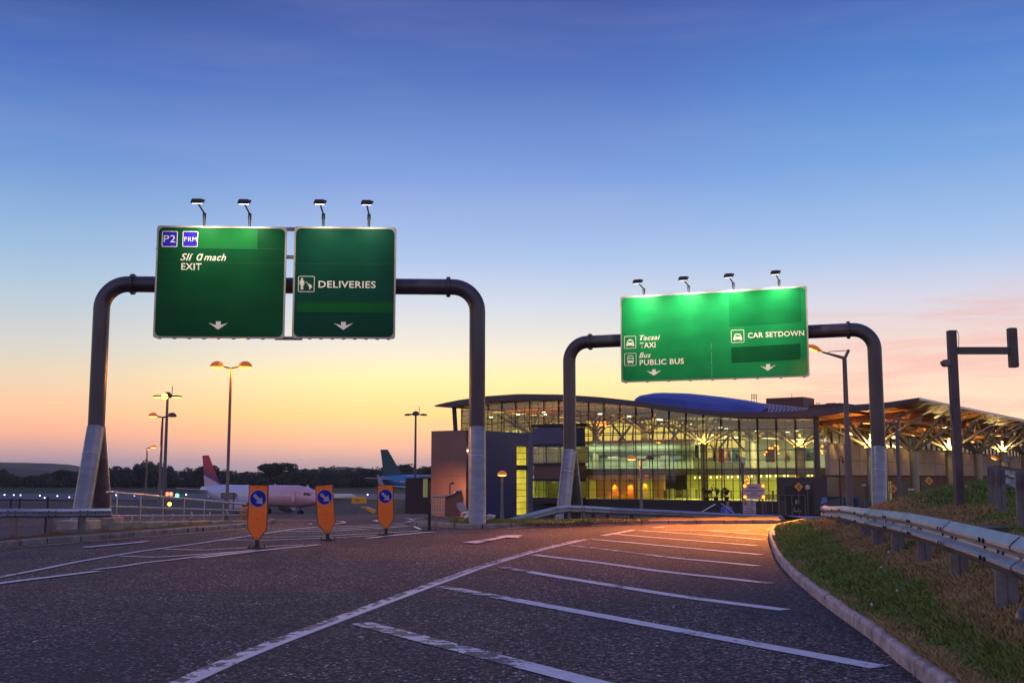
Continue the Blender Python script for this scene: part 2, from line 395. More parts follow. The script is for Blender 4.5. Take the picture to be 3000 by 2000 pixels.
# ------------------------------------------------------------------ ground sheet to the horizon
def gz(x, y):
    left = -5.5 * sstep(46, 78, y)
    right = -2.25 * sstep(38, 64, y)
    k = sstep(-0.10, -0.045, x / np.maximum(y, 1))        # airfield left of the terminal block
    z = left * (1 - k) + right * k
    far = sstep(180, 400, y)
    return z * (1 - far) - 5.5 * far - 0.06
def graded(a, b, lo, hi, n):
    """n values from a to b, dense between lo and hi"""
    t = np.linspace(-1, 1, n)
    return t
xs = np.concatenate([-np.geomspace(9000, 62, 26), np.linspace(-60, 90, 76), np.geomspace(92, 9000, 26)])
ys = np.concatenate([np.linspace(-60, 30, 14), np.linspace(33, 130, 66), np.geomspace(133, 14000, 34)])
gm = MB()
XX, YY = np.meshgrid(xs, ys); ZZ = gz(XX, YY)
gm.v = list(zip(XX.ravel().tolist(), YY.ravel().tolist(), ZZ.ravel().tolist()))
nx = len(xs)
gm.f = [(j * nx + i, j * nx + i + 1, (j + 1) * nx + i + 1, (j + 1) * nx + i) for j in range(len(ys) - 1) for i in range(nx - 1)]
kind(gm.build('ground', M_FIELD, smooth=True), 'structure')

def sheet(name, pts, m, z=None):
    P = [Vector((p[0], p[1], (p[2] if len(p) > 2 else 0) if z is None else z)) for p in pts]
    b = MB(); b.add(P, [tuple(range(len(P)))])
    return kind(b.build(name, m), 'structure')
sheet('road', [(-70, -30), (60, -30), (60, 33), (16, 40), (9, 38.2), (-1, 37.5), (-3.5, 46.0), (-70, 46.0)], M_ROAD, 0.0)
sheet('lower_road', [(2, 68), (110, 68), (150, 150), (80, 150), (36, 116), (14, 126), (6, 112)], M_LOWROAD, -2.27)
sheet('apron', [(-230, 96), (-12, 96), (-14, 160), (-20, 320), (-230, 335)], M_APRON, -5.53)
sheet('runway', [(-700, 352), (700, 352), (700, 486), (-700, 486)], mat('runway_asphalt', (0.045, 0.05, 0.075), 0.8, var=0.2, scale=0.03), -5.52)

# ------------------------------------------------------------------ road markings
mk_i = [0]
def mark(b, pts, wd, n=5, taper=None):
    P = smooth_line([G(*p) for p in pts], n) if len(pts) > 2 else interp_line([G(*p) for p in pts], np.linspace(0, (G(*pts[1]) - G(*pts[0])).length, 14))
    mk_i[0] += 1; z = 0.004 + 0.0005 * mk_i[0]
    A, B = side_offset(P, -wd / 2), side_offset(P, wd / 2)
    for p in A + B: p.z = z
    b.strip(A, B)
W1 = MB(); W2 = MB(); Yl = MB()
ML = [(520, 2016), (733, 1920), (924, 1845), (1144, 1762), (1329, 1693.5), (1442, 1653.5), (1590, 1610), (1718, 1580)]
mark(W2, [(x - 9 * (y - 1397) / 450, y - 4 * (y - 1397) / 450) for x, y in ML], .19); mark(W1, ML, .085)
mark(W2, [(1058, 1825), (1480, 1934)], .24); mark(W1, [(1480, 1934), (2080, 2089)], .24)
mark(W2, [(1295, 1718), (1500, 1755.9)], .22); mark(W1, [(1500, 1755.9), (2577, 1955)], .22)
mark(W1, [(1560, 1677), (1600, 1684), (1736, 1706), (1872, 1728), (2008, 1749), (2144, 1767), (2300, 1787)], .21)
mark(W2, [(1465, 1661), (1510, 1668), (1560, 1677)], .2)
mark(W1, [(1567, 1625), (1603, 1630), (1753, 1648), (1940, 1674), (2110, 1692.5), (2255, 1709)], .2)
mark(W2, [(1668, 1597), (1770, 1609), (1906, 1626), (2008, 1638)], .19)
mark(W1, [(2008, 1638), (2110, 1647), (2219, 1658)], .19)
mark(W1, [(1729, 1579), (1872, 1592), (2076, 1611), (2229, 1625)], .19)
mark(W1, [(1804, 1565), (2008, 1582), (2216, 1598)], .19)
mark(W1, [(1872, 1554), (2076, 1568), (2236, 1581)], .18)
mark(W1, [(2083, 1555.5), (2253, 1567)], .18)
mark(W1, [(1947, 1552), (2202, 1555)], .18)
mark(W1, [(1767, 1569), (1857, 1553)], .16)
mark(W1, [(1913, 1546), (1950, 1543)], .14)
mark(W1, [(-60, 1706), (0, 1692), (128, 1667), (225, 1647), (383, 1620), (480, 1606), (600, 1589.5), (735, 1569), (857, 1551), (929, 1544)], .11)
mark(W1, [(276, 1670), (357, 1660), (434, 1648), (510, 1640), (600, 1628), (737, 1613)], .11)
mark(W1, [(-60, 1719), (0, 1710), (286, 1674)], .16)
mark(W1, [(579, 1636), (760, 1614), (937, 1596)], .16)
mark(W1, [(1076, 1577), (1170, 1567), (1269, 1558)], .16)
mark(W1, [(349, 1630), (459, 1633.5)], .11); mark(W1, [(459, 1633.5), (600, 1624), (750, 1613)], .11)
mark(W1, [(482, 1610), (600, 1612.5)], .11); mark(W1, [(600, 1612.5), (719, 1605.5), (783, 1602), (888, 1597)], .11)
mark(W1, [(658, 1583.5), (780, 1583), (883, 1579.5), (1000, 1575), (1102, 1569)], .11)
mark(W1, [(735, 1574), (895, 1573), (972, 1570), (1100, 1563), (1230, 1556.5)], .11)
mark(W1, [(834, 1558), (1000, 1554.5), (1204, 1542)], .11)
mark(W1, [(880, 1551), (1000, 1549), (1191, 1539)], .11)
mark(W1, [(960, 1545), (1080, 1540), (1190, 1533)], .11)
mark(W1, [(788, 1523), (850, 1524), (920, 1525), (985, 1527), (1010, 1530), (990, 1534), (975, 1537)], .12)
mark(W1, [(1190, 1519), (1215, 1524), (1195, 1530)], .2)
mark(W1, [(1213, 1543), (1222, 1547), (1232, 1552)], .1)
mark(W1, [(1480, 1548), (1600, 1544), (1860, 1537.5), (2000, 1536)], .1)
for poly in ([(235, 1605), (262, 1605.5), (420, 1590), (439, 1586), (412, 1588), (395, 1590)],
             [(1355, 1591), (1398, 1593.5), (1484, 1576), (1518, 1577.5), (1532, 1569), (1485, 1569.3), (1449, 1574.5), (1466, 1575)],
             [(1090, 1526), (1107, 1524), (1106, 1527), (1135, 1527), (1106, 1529)], [(898, 1536), (915, 1534.5), (914, 1537)]):
    mk_i[0] += 1; W1.add([G(*p) + Vector((0, 0, .004 + .0005 * mk_i[0])) for p in poly], [tuple(range(len(poly)))])
mark(Yl, [(-60, 1620), (0, 1611), (153, 1597), (383, 1578), (536, 1565), (612, 1559), (722, 1549), (800, 1540), (830, 1537)], .09)
mark(Yl, [(2246, 1554), (2272, 1547), (2300, 1541)], .1); mark(Yl, [(2266, 1554), (2285, 1548), (2310, 1541)], .1)
kind(W1.build('road_markings', M_PAINT), 'structure'); kind(W2.build('worn_road_markings', M_WORN), 'structure')
kind(Yl.build('yellow_edge_lines', M_YELLOW), 'structure')

# ------------------------------------------------------------------ kerbs: rows of separate stones
def kerb(name, line, m, wd=.14, h=.135, L=.92, side=1, z0=0.0, seed=1):
    r = random.Random(seed); b = MB(); tot = length(line); n = max(1, int(tot / L))
    for i in range(n):
        t0, t1 = tot * i / n + .018, tot * (i + 1) / n - .018
        P = interp_line(line, np.linspace(t0, t1, 4)); j = r.uniform(-.006, .006); dz = r.uniform(-.005, .006)
        rows = []
        for off, zz in ((0, -.05), (0.0, h - .03), (.012, h - .008), (.03, h), (wd, h), (wd, -.05)):
            Q = side_offset(P, side * (off + j)) if True else P
            rows.append([Vector((q.x, q.y, z0 + zz + (dz if zz > 0 else 0))) for q in Q])
        o = len(b.v)
        for rw in rows: b.v += [tuple(q) for q in rw]
        for k in range(5):
            for q in range(3): b.f.append((o + k * 4 + q, o + k * 4 + q + 1, o + (k + 1) * 4 + q + 1, o + (k + 1) * 4 + q))
        b.f.append(tuple(o + k * 4 for k in range(6))); b.f.append(tuple(o + k * 4 + 3 for k in reversed(range(6))))
    nf = len(b.f); P = interp_line(line, np.linspace(.01, tot - .01, n * 3))      # dark bedding seen in the joints
    R_ = [[Vector((q.x, q.y, z0 + zz)) for q in side_offset(P, side * off)] for off, zz in ((.010, -.05), (.010, h - .034), (.034, h - .010), (wd - .01, h - .010))]
    for a, c in zip(R_, R_[1:]): b.strip(a, c)
    o = b.build(name, m); o.data.materials.append(M_JNT); o.data.polygons.foreach_set('material_index', [0] * nf + [1] * (len(b.f) - nf))
    return kind(o, 'structure')
M_JNT = mat('kerb_bedding', (.03, .025, .022), .95)

KR = smooth_line([G(*p) for p in [(2253, 1565), (2253, 1576), (2256, 1590), (2267, 1622), (2288, 1657), (2321, 1694), (2375, 1741), (2424, 1781), (2491, 1830), (2551, 1874), (2631, 1941), (2691, 1987), (2800, 2075), (2950, 2200), (3200, 2420)]], 5)
KR.reverse()                                               # from the camera away
KTIP = smooth_line([KR[-1], G(2258, 1556), G(2268, 1550), G(2300, 1540.5), G(2348, 1531), G(2400, 1525)], 5)
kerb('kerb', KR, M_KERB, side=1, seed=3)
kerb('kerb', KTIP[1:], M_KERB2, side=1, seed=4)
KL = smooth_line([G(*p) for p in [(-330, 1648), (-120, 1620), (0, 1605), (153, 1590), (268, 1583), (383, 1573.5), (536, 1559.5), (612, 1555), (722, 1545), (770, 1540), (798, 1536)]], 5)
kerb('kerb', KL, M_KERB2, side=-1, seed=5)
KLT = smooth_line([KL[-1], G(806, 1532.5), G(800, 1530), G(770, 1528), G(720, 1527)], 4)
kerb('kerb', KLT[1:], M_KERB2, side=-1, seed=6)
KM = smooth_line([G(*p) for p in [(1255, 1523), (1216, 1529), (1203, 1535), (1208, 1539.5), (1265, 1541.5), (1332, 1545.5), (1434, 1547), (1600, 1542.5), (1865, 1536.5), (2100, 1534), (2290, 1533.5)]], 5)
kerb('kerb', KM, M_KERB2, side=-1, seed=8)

# pavement behind the left kerb, path and grass of the middle island
def bank(name, A, B, m, zs, n=5, jit=0.0, seed=2):
    """surface lofted from polyline A to polyline B, heights from zs along the way"""
    r = random.Random(seed); A = interp_line(A, np.linspace(0, length(A), 40)); B = interp_line(B, np.linspace(0, length(B), 40))
    b = MB(); k = len(zs)
    for j in range(k):
        t = j / (k - 1)
        for a, c in zip(A, B):
            p = a.lerp(c, t); z = zs[j] + (r.uniform(-jit, jit) if 0 < j < k - 1 else 0); b.v.append((p.x, p.y, z))
    b.f = [(j * 40 + i, j * 40 + i + 1, (j + 1) * 40 + i + 1, (j + 1) * 40 + i) for j in range(k - 1) for i in range(39)]
    return kind(b.build(name, m, smooth=True), 'structure')
KLi = side_offset(KL, -.13)
bank('pavement', KLi, [Vector((p.x + .1, p.y + 1.75, 0)) for p in KLi], M_PATH, [.128, .13, .12])
bank('left_verge', [Vector((p.x + .1, p.y + 1.75, 0)) for p in KLi][:32], [Vector((p.x - .6, p.y + 5.5, 0)) for p in KLi][:32], M_TURF, [.11, .16, .05, -.25, -.7], jit=.04)
KMi = side_offset(KM, -.13)
i0 = min(range(len(KMi)), key=lambda i: abs(1500 + F * KMi[i].x / KMi[i].y - 1330))
bank('island_path', KMi[12:i0 + 1], [D(1262, 1520, 40), D(1275, 1517, 41), D(1342, 1517, 40.5)], M_PATH, [.128, .13, .05, -.3])
bank('island_verge', KMi[i0:], [Vector((KMi[i0].x + .25, 38.5, 0)), Vector((3.8, 40.6, 0)), Vector((9.6, 42.5, 0))], M_TURF, [.128, .17, .14, .02, -.2, -.7], jit=.02)
# ------------------------------------------------------------------ grass bank on the right (height field through surveyed points)
ki = [p for p in side_offset(KR, .13)] + [p for p in side_offset(KTIP[1:], .13)]
kiY = np.array([p.y for p in ki]); kiX = np.array([p.x for p in ki]); o_ = np.argsort(kiY); kiY, kiX = kiY[o_], kiX[o_]
def kx(y): return np.interp(y, kiY, kiX)
CPTS = [(p.x, p.y, .125 if p.y < 30 else max(.125 - (p.y - 30) * .012, 0.0)) for p in ki[::3]]
CPTS += [(7.7, 27, .24), (6.6, 22, .36), (5.76, 18, .45), (5.02, 14, .48), (4.45, 11.5, .48), (4.0, 9.4, .48), (3.7, 8, .46), (3.4, 5, .42), (3.3, 3, .4), (5.5, 5, .5), (7, 8, .56), (9, 12, .7)]
CPTS += [(9.28, 23, .86), (8.8, 20, .80), (11.6, 27, .93), (7.8, 17, .74), (12.8, 30, 1.40), (12.1, 30, 1.31), (11.2, 29.5, 1.17), (10.3, 29, .98), (9.76, 28.8, .74), (9.0, 31, .35), (9.4, 34, .12), (11, 36.5, .05), (14, 40, -.2),
         (8.6, 27.5, .5), (8.2, 24, .62), (6.8, 18, .62), (15, 31, 1.5), (20, 31, 1.6), (26, 31, 1.5), (14, 35, .9), (20, 38, .7), (20, 45, -.2), (30, 45, 0.2), (14, 24, 1.0), (14, 18, 1.0), (20, 20, 1.2), (12, 8, .9), (24, 8, 1.2), (13.8, 42, -.3)]
CP_ = np.array(CPTS); n_ = len(CP_)
def _phi(r2): r2 = np.maximum(r2, 1e-9); return r2 * np.log(r2) * .5
_A = np.zeros((n_ + 3, n_ + 3)); _A[:n_, :n_] = _phi(((CP_[:, None, :2] - CP_[None, :, :2]) ** 2).sum(-1)) + np.eye(n_) * .3
_A[:n_, n_] = 1; _A[:n_, n_ + 1:] = CP_[:, :2]; _A[n_, :n_] = 1; _A[n_ + 1:, :n_] = CP_[:, :2].T
_W = np.linalg.solve(_A, np.concatenate([CP_[:, 2], [0, 0, 0]]))
def vz(x, y):
    x = np.asarray(x, float); y = np.asarray(y, float); P = np.stack([x.ravel(), y.ravel()], -1)
    d2 = ((P[:, None] - CP_[None, :, :2]) ** 2).sum(-1)
    z = (_phi(d2) @ _W[:n_] + _W[n_] + P @ _W[n_ + 1:]).reshape(x.shape)
    d = x - kx(y); z = z * sstep(0, .6, d) + .125 * (1 - sstep(0, .6, d)) * (y < 31) + np.maximum(z, 0) * (1 - sstep(0, .6, d)) * (y >= 31)
    return z + .012 * np.sin(x * 7 + y * 3) * sstep(.1, .5, d) + .015 * np.sin(x * 2.3 - y * 4.1) * sstep(.1, .5, d)
yy = np.concatenate([np.linspace(2.5, 32, 150), np.linspace(32.4, 45, 28)]); tt = np.linspace(0, 1, 90) ** 1.8
VX = kx(yy)[:, None] + tt[None, :] * (34 - kx(yy)[:, None]); VY = np.repeat(yy[:, None], 90, 1); VZ = vz(VX, VY)
vb = MB(); vb.v = list(zip(VX.ravel().tolist(), VY.ravel().tolist(), VZ.ravel().tolist()))
vb.f = [(j * 90 + i, j * 90 + i + 1, (j + 1) * 90 + i + 1, (j + 1) * 90 + i) for j in range(len(yy) - 1) for i in range(89)]
RLY = np.array([4.0, 8, 9.4, 14, 18, 23.6, 27, 28.5, 45]); RLX = np.array([3.3, 3.7, 4.0, 5.02, 5.76, 7.2, 7.7, 8.0, 14])
def dryness(x, y):
    t = (x - kx(y)) / np.maximum(np.interp(y, RLY, RLX) - kx(y), .3)
    d = sstep(.50, .85, t) * (1 - .85 * sstep(1.9, 3.2, t)) + .75 * (1 - sstep(.0, .35, t)) * (1 - sstep(8, 13, y)) + .35 * (1 - sstep(.0, .12, t)) + .6 * (1 - sstep(6.5, 8, y))
    return np.clip(d, 0, 1)
kind(vb.build('grass_verge', turf('verge_turf_dry', (0.07, 0.105, 0.02), (0.21, 0.12, 0.05), 0.55, 0.75), smooth=True), 'structure')
_gv = bpy.data.objects['grass_verge'].data; _gv.attributes.new('dry', 'FLOAT', 'POINT').data.foreach_set('value', dryness(VX, VY).ravel().astype(np.float32)) if len(_gv.vertices) == VX.size else print('verge attribute skipped')

def blades(name, n, sampler, hgt, m, seed, wid=.006):
    r = np.random.default_rng(seed); x, y, z = sampler(r, n); n = len(x)
    a = r.uniform(0, 2 * np.pi, n); h = hgt * r.uniform(.45, 1.25, n) * np.clip(1 + .5 * np.sin(x * 3.1 + 1.3 * y) * np.sin(y * 1.7), .4, 1.6)
    wv = wid * (1 + y / 9.0) * r.uniform(.6, 1.3, n); lx, ly = r.normal(0, .55, n) * h, r.normal(0, .55, n) * h
    ca, sa = np.cos(a) * wv, np.sin(a) * wv
    V = np.empty((n, 5, 3))
    V[:, 0] = np.stack([x - ca, y - sa, z - .01], -1); V[:, 1] = np.stack([x + ca, y + sa, z - .01], -1)
    V[:, 2] = np.stack([x + ca * .7 + lx * .4, y + sa * .7 + ly * .4, z + h * .6], -1); V[:, 3] = np.stack([x - ca * .7 + lx * .4, y - sa * .7 + ly * .4, z + h * .6], -1)
    V[:, 4] = np.stack([x + lx, y + ly, z + h], -1)
    me = bpy.data.meshes.new(name); i = np.arange(n)[:, None] * 5
    fs = np.concatenate([i + np.array([[0, 1, 2, 3]])], 1).tolist() + (i + np.array([[3, 2, 4]])).tolist()
    me.from_pydata(V.reshape(-1, 3).tolist(), [], fs); me.materials.append(m)
    me.attributes.new('dry', 'FLOAT', 'POINT').data.foreach_set('value', np.repeat(dryness(x, y) if seed < 13 else np.full(n, .45), 5).astype(np.float32))
    o = bpy.data.objects.new(name, me); COL.objects.link(o); return kind(o, 'stuff')
def blade_mat(name, g, d, amount, scale):
    m, T, out = new_mat(name)
    tc = T.n('ShaderNodeTexCoord').outputs['Object']
    n1 = T.n('ShaderNodeTexNoise', {'Vector': tc, 'Scale': scale, 'Detail': 5.0, 'Roughness': 0.6}).outputs['Fac']
    rnd = T.n('ShaderNodeNewGeometry').outputs['Random Per Island']
    v = T.math('ADD', n1, T.math('MULTIPLY', T.math('SUBTRACT', rnd, .5), .26))
    v = T.math('ADD', v, T.math('MULTIPLY', T.math('SUBTRACT', T.n('ShaderNodeAttribute', attribute_name='dry').outputs['Fac'], .45), .34))
    c = T.mix(T.ramp(v, [(amount - .10, (0, 0, 0)), (amount + .10, (1, 1, 1))]), g, d)
    c = T.mix(T.math('MULTIPLY', T.math('GREATER_THAN', rnd, .9), .6), c, (0.26, 0.17, 0.07))
    b = T.n('ShaderNodeBsdfPrincipled', {'Base Color': c, 'Roughness': 0.75, 'Specular IOR Level': 0.2})
    T.t.links.new(b.outputs[0], out.inputs[0]); return m
M_BLADE = blade_mat('grass_blade', (0.165, 0.235, 0.05), (0.40, 0.275, 0.12), .55, .75)
def samp_right(r, n):
    y = 6.0 * (26.0 / 6.0) ** (r.random(n) ** 1.25); x = kx(y) - .05 + r.random(n) ** 1.15 * (2.9 + y * .12)
    cl = np.sin(x * 5.3 + np.sin(y * 3.7) * 1.7) * np.sin(y * 4.9 + x * 1.9)
    k = r.random(n) < np.clip(.72 + .4 * cl, .22, 1); x, y = x[k], y[k]
    return x, y, vz(x, y)
blades('grass', 260000, samp_right, .065, M_BLADE, 11)
def samp_mound(r, n):
    y = r.uniform(15, 40, n); x = kx(y) + .03 + r.uniform(0, 1, n) ** 1.4 * 12; return x, y, vz(x, y)
blades('grass', 90000, samp_mound, .06, M_BLADE, 12, .005)
def samp_isl(r, n):
    t = r.random(n); y = r.uniform(33.6, 39, n); x = -1.9 + 6.2 * t; k = (y > np.interp(x, [-1.9, -0.7, 1.0, 3.7], [33.8, 33.3, 33.2, 35.3]))
    x, y = x[k], y[k]; return x, y, np.interp(y, [33.3, 34.5, 35.7, 37, 38.2, 40], [.12, .17, .14, .03, -.15, -.6])
blades('grass', 18000, samp_isl, .05, M_BLADE, 13, .006)

# ------------------------------------------------------------------ shared materials
M_GALV = mat('galvanised_steel', (0.22, 0.216, 0.235), 0.36, 0.85, var=0.16, scale=2.2, stretch=(1, 1, 3), dirt=(0.16, 0.14, 0.13))
M_RAIL = mat('guardrail_steel', (0.36, 0.37, 0.44), 0.42, 0.7, var=0.14, scale=2.5, stretch=(1, 1, 4), dirt=(0.25, 0.22, 0.22))
M_POST = mat('post_steel', (0.16, 0.145, 0.15), 0.6, 0.3, var=0.25, scale=8, dirt=(0.10, 0.06, 0.04))
M_DARKPAINT = mat('dark_grey_paint', (0.060, 0.058, 0.070), 0.36, 0.45, var=0.2, scale=1.6, stretch=(1, 1, .25), dirt=(.04, .04, .05))
M_BLACK = mat('black_rubber', (0.012, 0.012, 0.013), 0.6)
M_BOLT = mat('bolt_dark', (0.02, 0.02, 0.022), 0.5, 0.6)
M_WHITE = mat('white_sheeting', (0.62, 0.57, 0.46), 0.5, var=0.06)
M_GREY = mat('lamp_post_grey', (0.11, 0.10, 0.105), 0.5, 0.2, var=0.15)
M_LAMPBLK = mat('lamp_housing_black', (0.02, 0.02, 0.024), 0.45)

# ------------------------------------------------------------------ guardrails
WB = [(-.156, 0), (-.140, .018), (-.112, .052), (-.082, .078), (-.060, .078), (-.034, .048), (-.014, .012), (0, .006), (.014, .012), (.034, .048), (.060, .078), (.082, .078), (.112, .052), (.140, .018), (.156, 0)]
def guardrail(name, label, line, zt, posts, side=1, hs=1.0, post=(.10, .16), ground=None, spacing=None, bolts=True, n=60, closed_end=True, overlap=True):
    """line: list of Vector (x, y) along the beam centre; zt: top height at each; posts: parameters along the line"""
    L = length(line); base = interp_line(line, [L / 2])[0]
    t = thing(name, label, 'guardrail', (base.x, base.y, 0), 'steel guardrails along the roads')
    ls = [0]
    for a, c in zip(line, line[1:]): ls.append(ls[-1] + (c - a).length)
    zf = lambda s: float(np.interp(s, ls, zt))
    S = np.linspace(0, L, n); P = interp_line(line, S); A = side_offset(P, side); b = MB(); k = len(WB)
    for th in (0.0, -.006):
        o = len(b.v)
        for p, a, s in zip(P, A, S):
            nrm = (a - p).normalized()
            for h, d in WB: b.v.append(tuple(Vector((p.x, p.y, 0)) + nrm * (d + th) + Vector((0, 0, zf(s) - .156 * hs + h * hs))))
        b.f += [(o + i * k + j, o + i * k + j + 1, o + (i + 1) * k + j + 1, o + (i + 1) * k + j) for i in range(n - 1) for j in range(k - 1)]
    q_ = 1.6
    while bolts and q_ < L - .6:                # lapped joints between rail lengths
        o = len(b.v)
        for s in (q_ - .16, q_ + .16):
            p = interp_line(line, [s])[0]; p2 = interp_line(line, [min(s + .1, L)])[0]; tg = (p2 - p); tg.z = 0; tg.normalize(); nrm = Vector((tg.y, -tg.x, 0)) * side
            for h, d in WB: b.v.append(tuple(Vector((p.x, p.y, 0)) + nrm * (d + .007) + Vector((0, 0, zf(s) - .156 * hs + h * hs * 1.01))))
        b.f += [(o + j, o + j + 1, o + k + j + 1, o + k + j) for j in range(k - 1)]; q_ += 3.2
    nb_ = len(b.f)
    bb = MB()
    for s in posts:
        q = interp_line(line, [s])[0]; q2 = interp_line(line, [min(s + .1, L)])[0]; q1 = interp_line(line, [max(s - .1, 0)])[0]
        tg = (q2 - q1); tg.z = 0; tg.normalize(); nr = Vector((tg.y, -tg.x, 0)) * side; gzv = ground(q.x, q.y)
        z1 = zf(s) - .02; Rm = Matrix((tg, nr, Vector((0, 0, 1)))).transposed()
        pb = MB(); c = q - nr * (post[1] / 2 + .012)
        w_, d_ = post; f_ = .014
        h = z1 - gzv + .25; zc = (z1 + gzv - .25) / 2     # channel section post
        pb.box((c.x, c.y, zc), (w_, f_, h), Rm)
        pb.box(c + nr * (d_ / 2) + Vector((0, 0, zc)), (w_, f_, h), Rm); pb.box(c - nr * (d_ / 2) + Vector((0, 0, zc)), (w_, f_, h), Rm)
        pb.box(c + tg * (w_ / 2 - f_ / 2) + Vector((0, 0, zc)), (f_, d_ - f_, h - .01), Rm)
        pb.build('post', M_POST, t)
        if bolts:
            for dx in (-.09, .09):
                for hh, dd in ((.072, .078), (-.072, .078)):
                    c2 = q + nr * dd + tg * dx + Vector((0, 0, zf(s) - .156 * hs + hh * hs)); bb.tube([c2, c2 + nr * .016], .019, 8)
            for dx in (-.3, .3, .5):
                c2 = q + nr * .008 + tg * dx + Vector((0, 0, zf(s) - .156 * hs)); bb.tube([c2, c2 + nr * .012], .014, 8)
    b.add(bb.v, bb.f); bo = b.build('beam', M_RAIL, t, smooth=True); bo.data.materials.append(M_BOLT)
    bo.data.polygons.foreach_set('material_index', [0] * nb_ + [1] * (len(b.f) - nb_))
    return t, zf
gl = [Vector((D(x, y, d).x, d, 0)) for x, y, d in ((2415, 1480, 28.5), (2431, 1481, 27), (2471, 1484, 23.6), (2540, 1486, 18), (2620, 1494, 15.6), (2666, 1499, 14), (2762, 1518, 11.6), (2887, 1544, 9.4), (3000, 1569, 7.9), (3130, 1590, 6.7), (3400, 1640, 5.0))]
gz_ = [.79, .80, .90, 1.0, 1.03, 1.055, 1.07, 1.075, 1.085, 1.09, 1.09]
Ls = [0]
for a, c in zip(gl, gl[1:]): Ls.append(Ls[-1] + (c - a).length)
def at_px(line, target):                  # distance along a line at which it is seen at column target
    S = np.linspace(0, length(line), 800); P = interp_line(line, S); u = [abs(1500 + F * p.x / p.y - target) for p in P]
    return float(S[int(np.argmin(u))])
gp = [at_px(gl, x) for x in (2437, 2459, 2507, 2540, 2595, 2668, 2762, 2887)] + [length(gl) - .8]
vzs = lambda x, y: float(vz(np.array([x]), np.array([y]))[0])
R1, _ = guardrail('guardrail', 'nearest silver guardrail curving along the grass bank beside the right kerb', gl, gz_, gp, side=1, ground=vzs, n=120, post=(.10, .15))
eb = MB(); e0 = gl[0]; e1 = gl[1]; tg = (e0 - e1).normalized(); nr = Vector((-tg.y, tg.x, 0))
for hz in (.072, -.072):
    c = e1 + tg * 1.35 + nr * .02 + Vector((0, 0, .79 - .156 + hz)); eb.bbox(c, (.26, .16, .12), .04, Matrix.Rotation(math.atan2(tg.y, tg.x), 3, 'Z'))
eb.build('end_cap', M_RAIL, R1, smooth=True)

ml = [Vector((D(x, y, d).x, d, 0)) for x, y, d in ((1490, 1516, 37.0), (1500, 1513, 37.4), (1576, 1495, 39.5), (1625, 1484, 41), (1653, 1479, 42), (1700, 1480, 43), (1800, 1486, 46), (1973, 1494, 50), (2196, 1506, 55), (2450, 1514, 60.5))]
mz = [D(x, y, d).z for x, y, d in ((1490, 1519, 37.0), (1500, 1515, 37.4), (1576, 1495, 39.5), (1625, 1483.5, 41), (1653, 1479, 42), (1700, 1480, 43), (1800, 1486, 46), (1973, 1494, 50), (2196, 1506, 55), (2450, 1514, 60.5))]
mp = [at_px(ml, x) for x in (1623, 1664, 1702, 1743, 1783, 1853, 1930, 1985, 2046, 2145, 2184, 2196, 2252, 2302, 2350)]
guardrail('guardrail', 'long guardrail across the middle rising from the grass island', ml, mz, mp, side=1, ground=lambda x, y: min(0.2, float(gz(np.array([x]), np.array([y]))[0])) - .1, n=90, hs=.92)
l2 = [Vector((-19.5, 27.2, 0)), Vector((D(54, 1487, 27.9).x, 27.9, 0)), Vector((D(164, 1487, 28.6).x, 28.6, 0)), Vector((D(326, 1487, 29.4).x, 29.4, 0))]
guardrail('guardrail', 'guardrail beside the left pavement in front of the splayed gantry legs', l2, [.735, .725, .70, .69], [at_px(l2, x) for x in (-60, 54, 164, 258)], side=1, ground=lambda x, y: .1, n=30, hs=.72, post=(.16, .14))
l3 = [Vector((D(x, 1380, d).x, d, 0)) for x, d in ((2906, 30), (2912, 27), (2925, 23), (2945, 20), (2995, 17), (3085, 14), (3200, 12))]
z3 = [1.87, 1.80, 1.73, 1.69, 1.62, 1.58, 1.55]
guardrail('guardrail', 'rear guardrail on the grass bank at the right edge, seen from its post side', l3, z3, [at_px(l3, x) for x in (2906, 2918, 2935, 3000)] + [length(l3) - .5], side=-1, ground=vzs, n=40, post=(.17, .15))
# distant rail behind the left pavement
l4 = [Vector((-26, 40, 0)), Vector((-17.5, 42.5, 0)), Vector((-12.5, 47, 0))]
guardrail('guardrail', 'low dark guardrail seen under the left rail, on the ramp below', l4, [-.35, -.3, -.4], [1, 4, 7, 10, 13], side=1, ground=lambda x, y: -1.2, n=20, hs=.8, bolts=False)

# stone lying by the last post, gravel patch, timber edging
st = MB(); c = D(2985, 1752, 8.2)
for k, (rr, zz) in enumerate([]): pass
st.lathe([(.02, -.08), (.22, -.07), (.24, .0), (.225, .05), (.19, .075), (.17, .08), (.02, .085)], (c.x + .22, c.y, vzs(c.x + .22, c.y) - .035), 22)
for k in range(7): st.box((c.x + .22, c.y - .12 + k * .04, vzs(c.x + .22, c.y) + .053), (.26, .018, .010))
tag(st.build('manhole', mat('wet_slate', (0.055, 0.055, 0.068), 0.45, var=0.3, scale=9, bump=0.3), smooth=True), 'round dark ribbed lid in the grass under the right guardrail', 'manhole')
gb = MB(); r = random.Random(9)
for _ in range(420):
    gx, gy = c.x + .15 + r.gauss(0, .30), c.y - .75 + r.gauss(0, .28); s = r.uniform(.008, .028)
    gb.ball((gx, gy, vzs(gx, gy) + s * .3), s, 6, 4, (1, r.uniform(.7, 1.2), .6))
kind(gb.build('gravel', mat('grey_gravel', (0.26, 0.25, 0.28), 0.8, var=0.4, scale=30)), 'stuff')
eg = MB(); e1 = D(2822, 1531, 15.5); e2 = D(2913, 1523, 15.9); zz = max(vzs(e1.x, e1.y), vzs(e2.x, e2.y))
eg.bar((e1.x - .5, e1.y, zz + .02), (e2.x, e2.y, zz + .06), .5, .12)
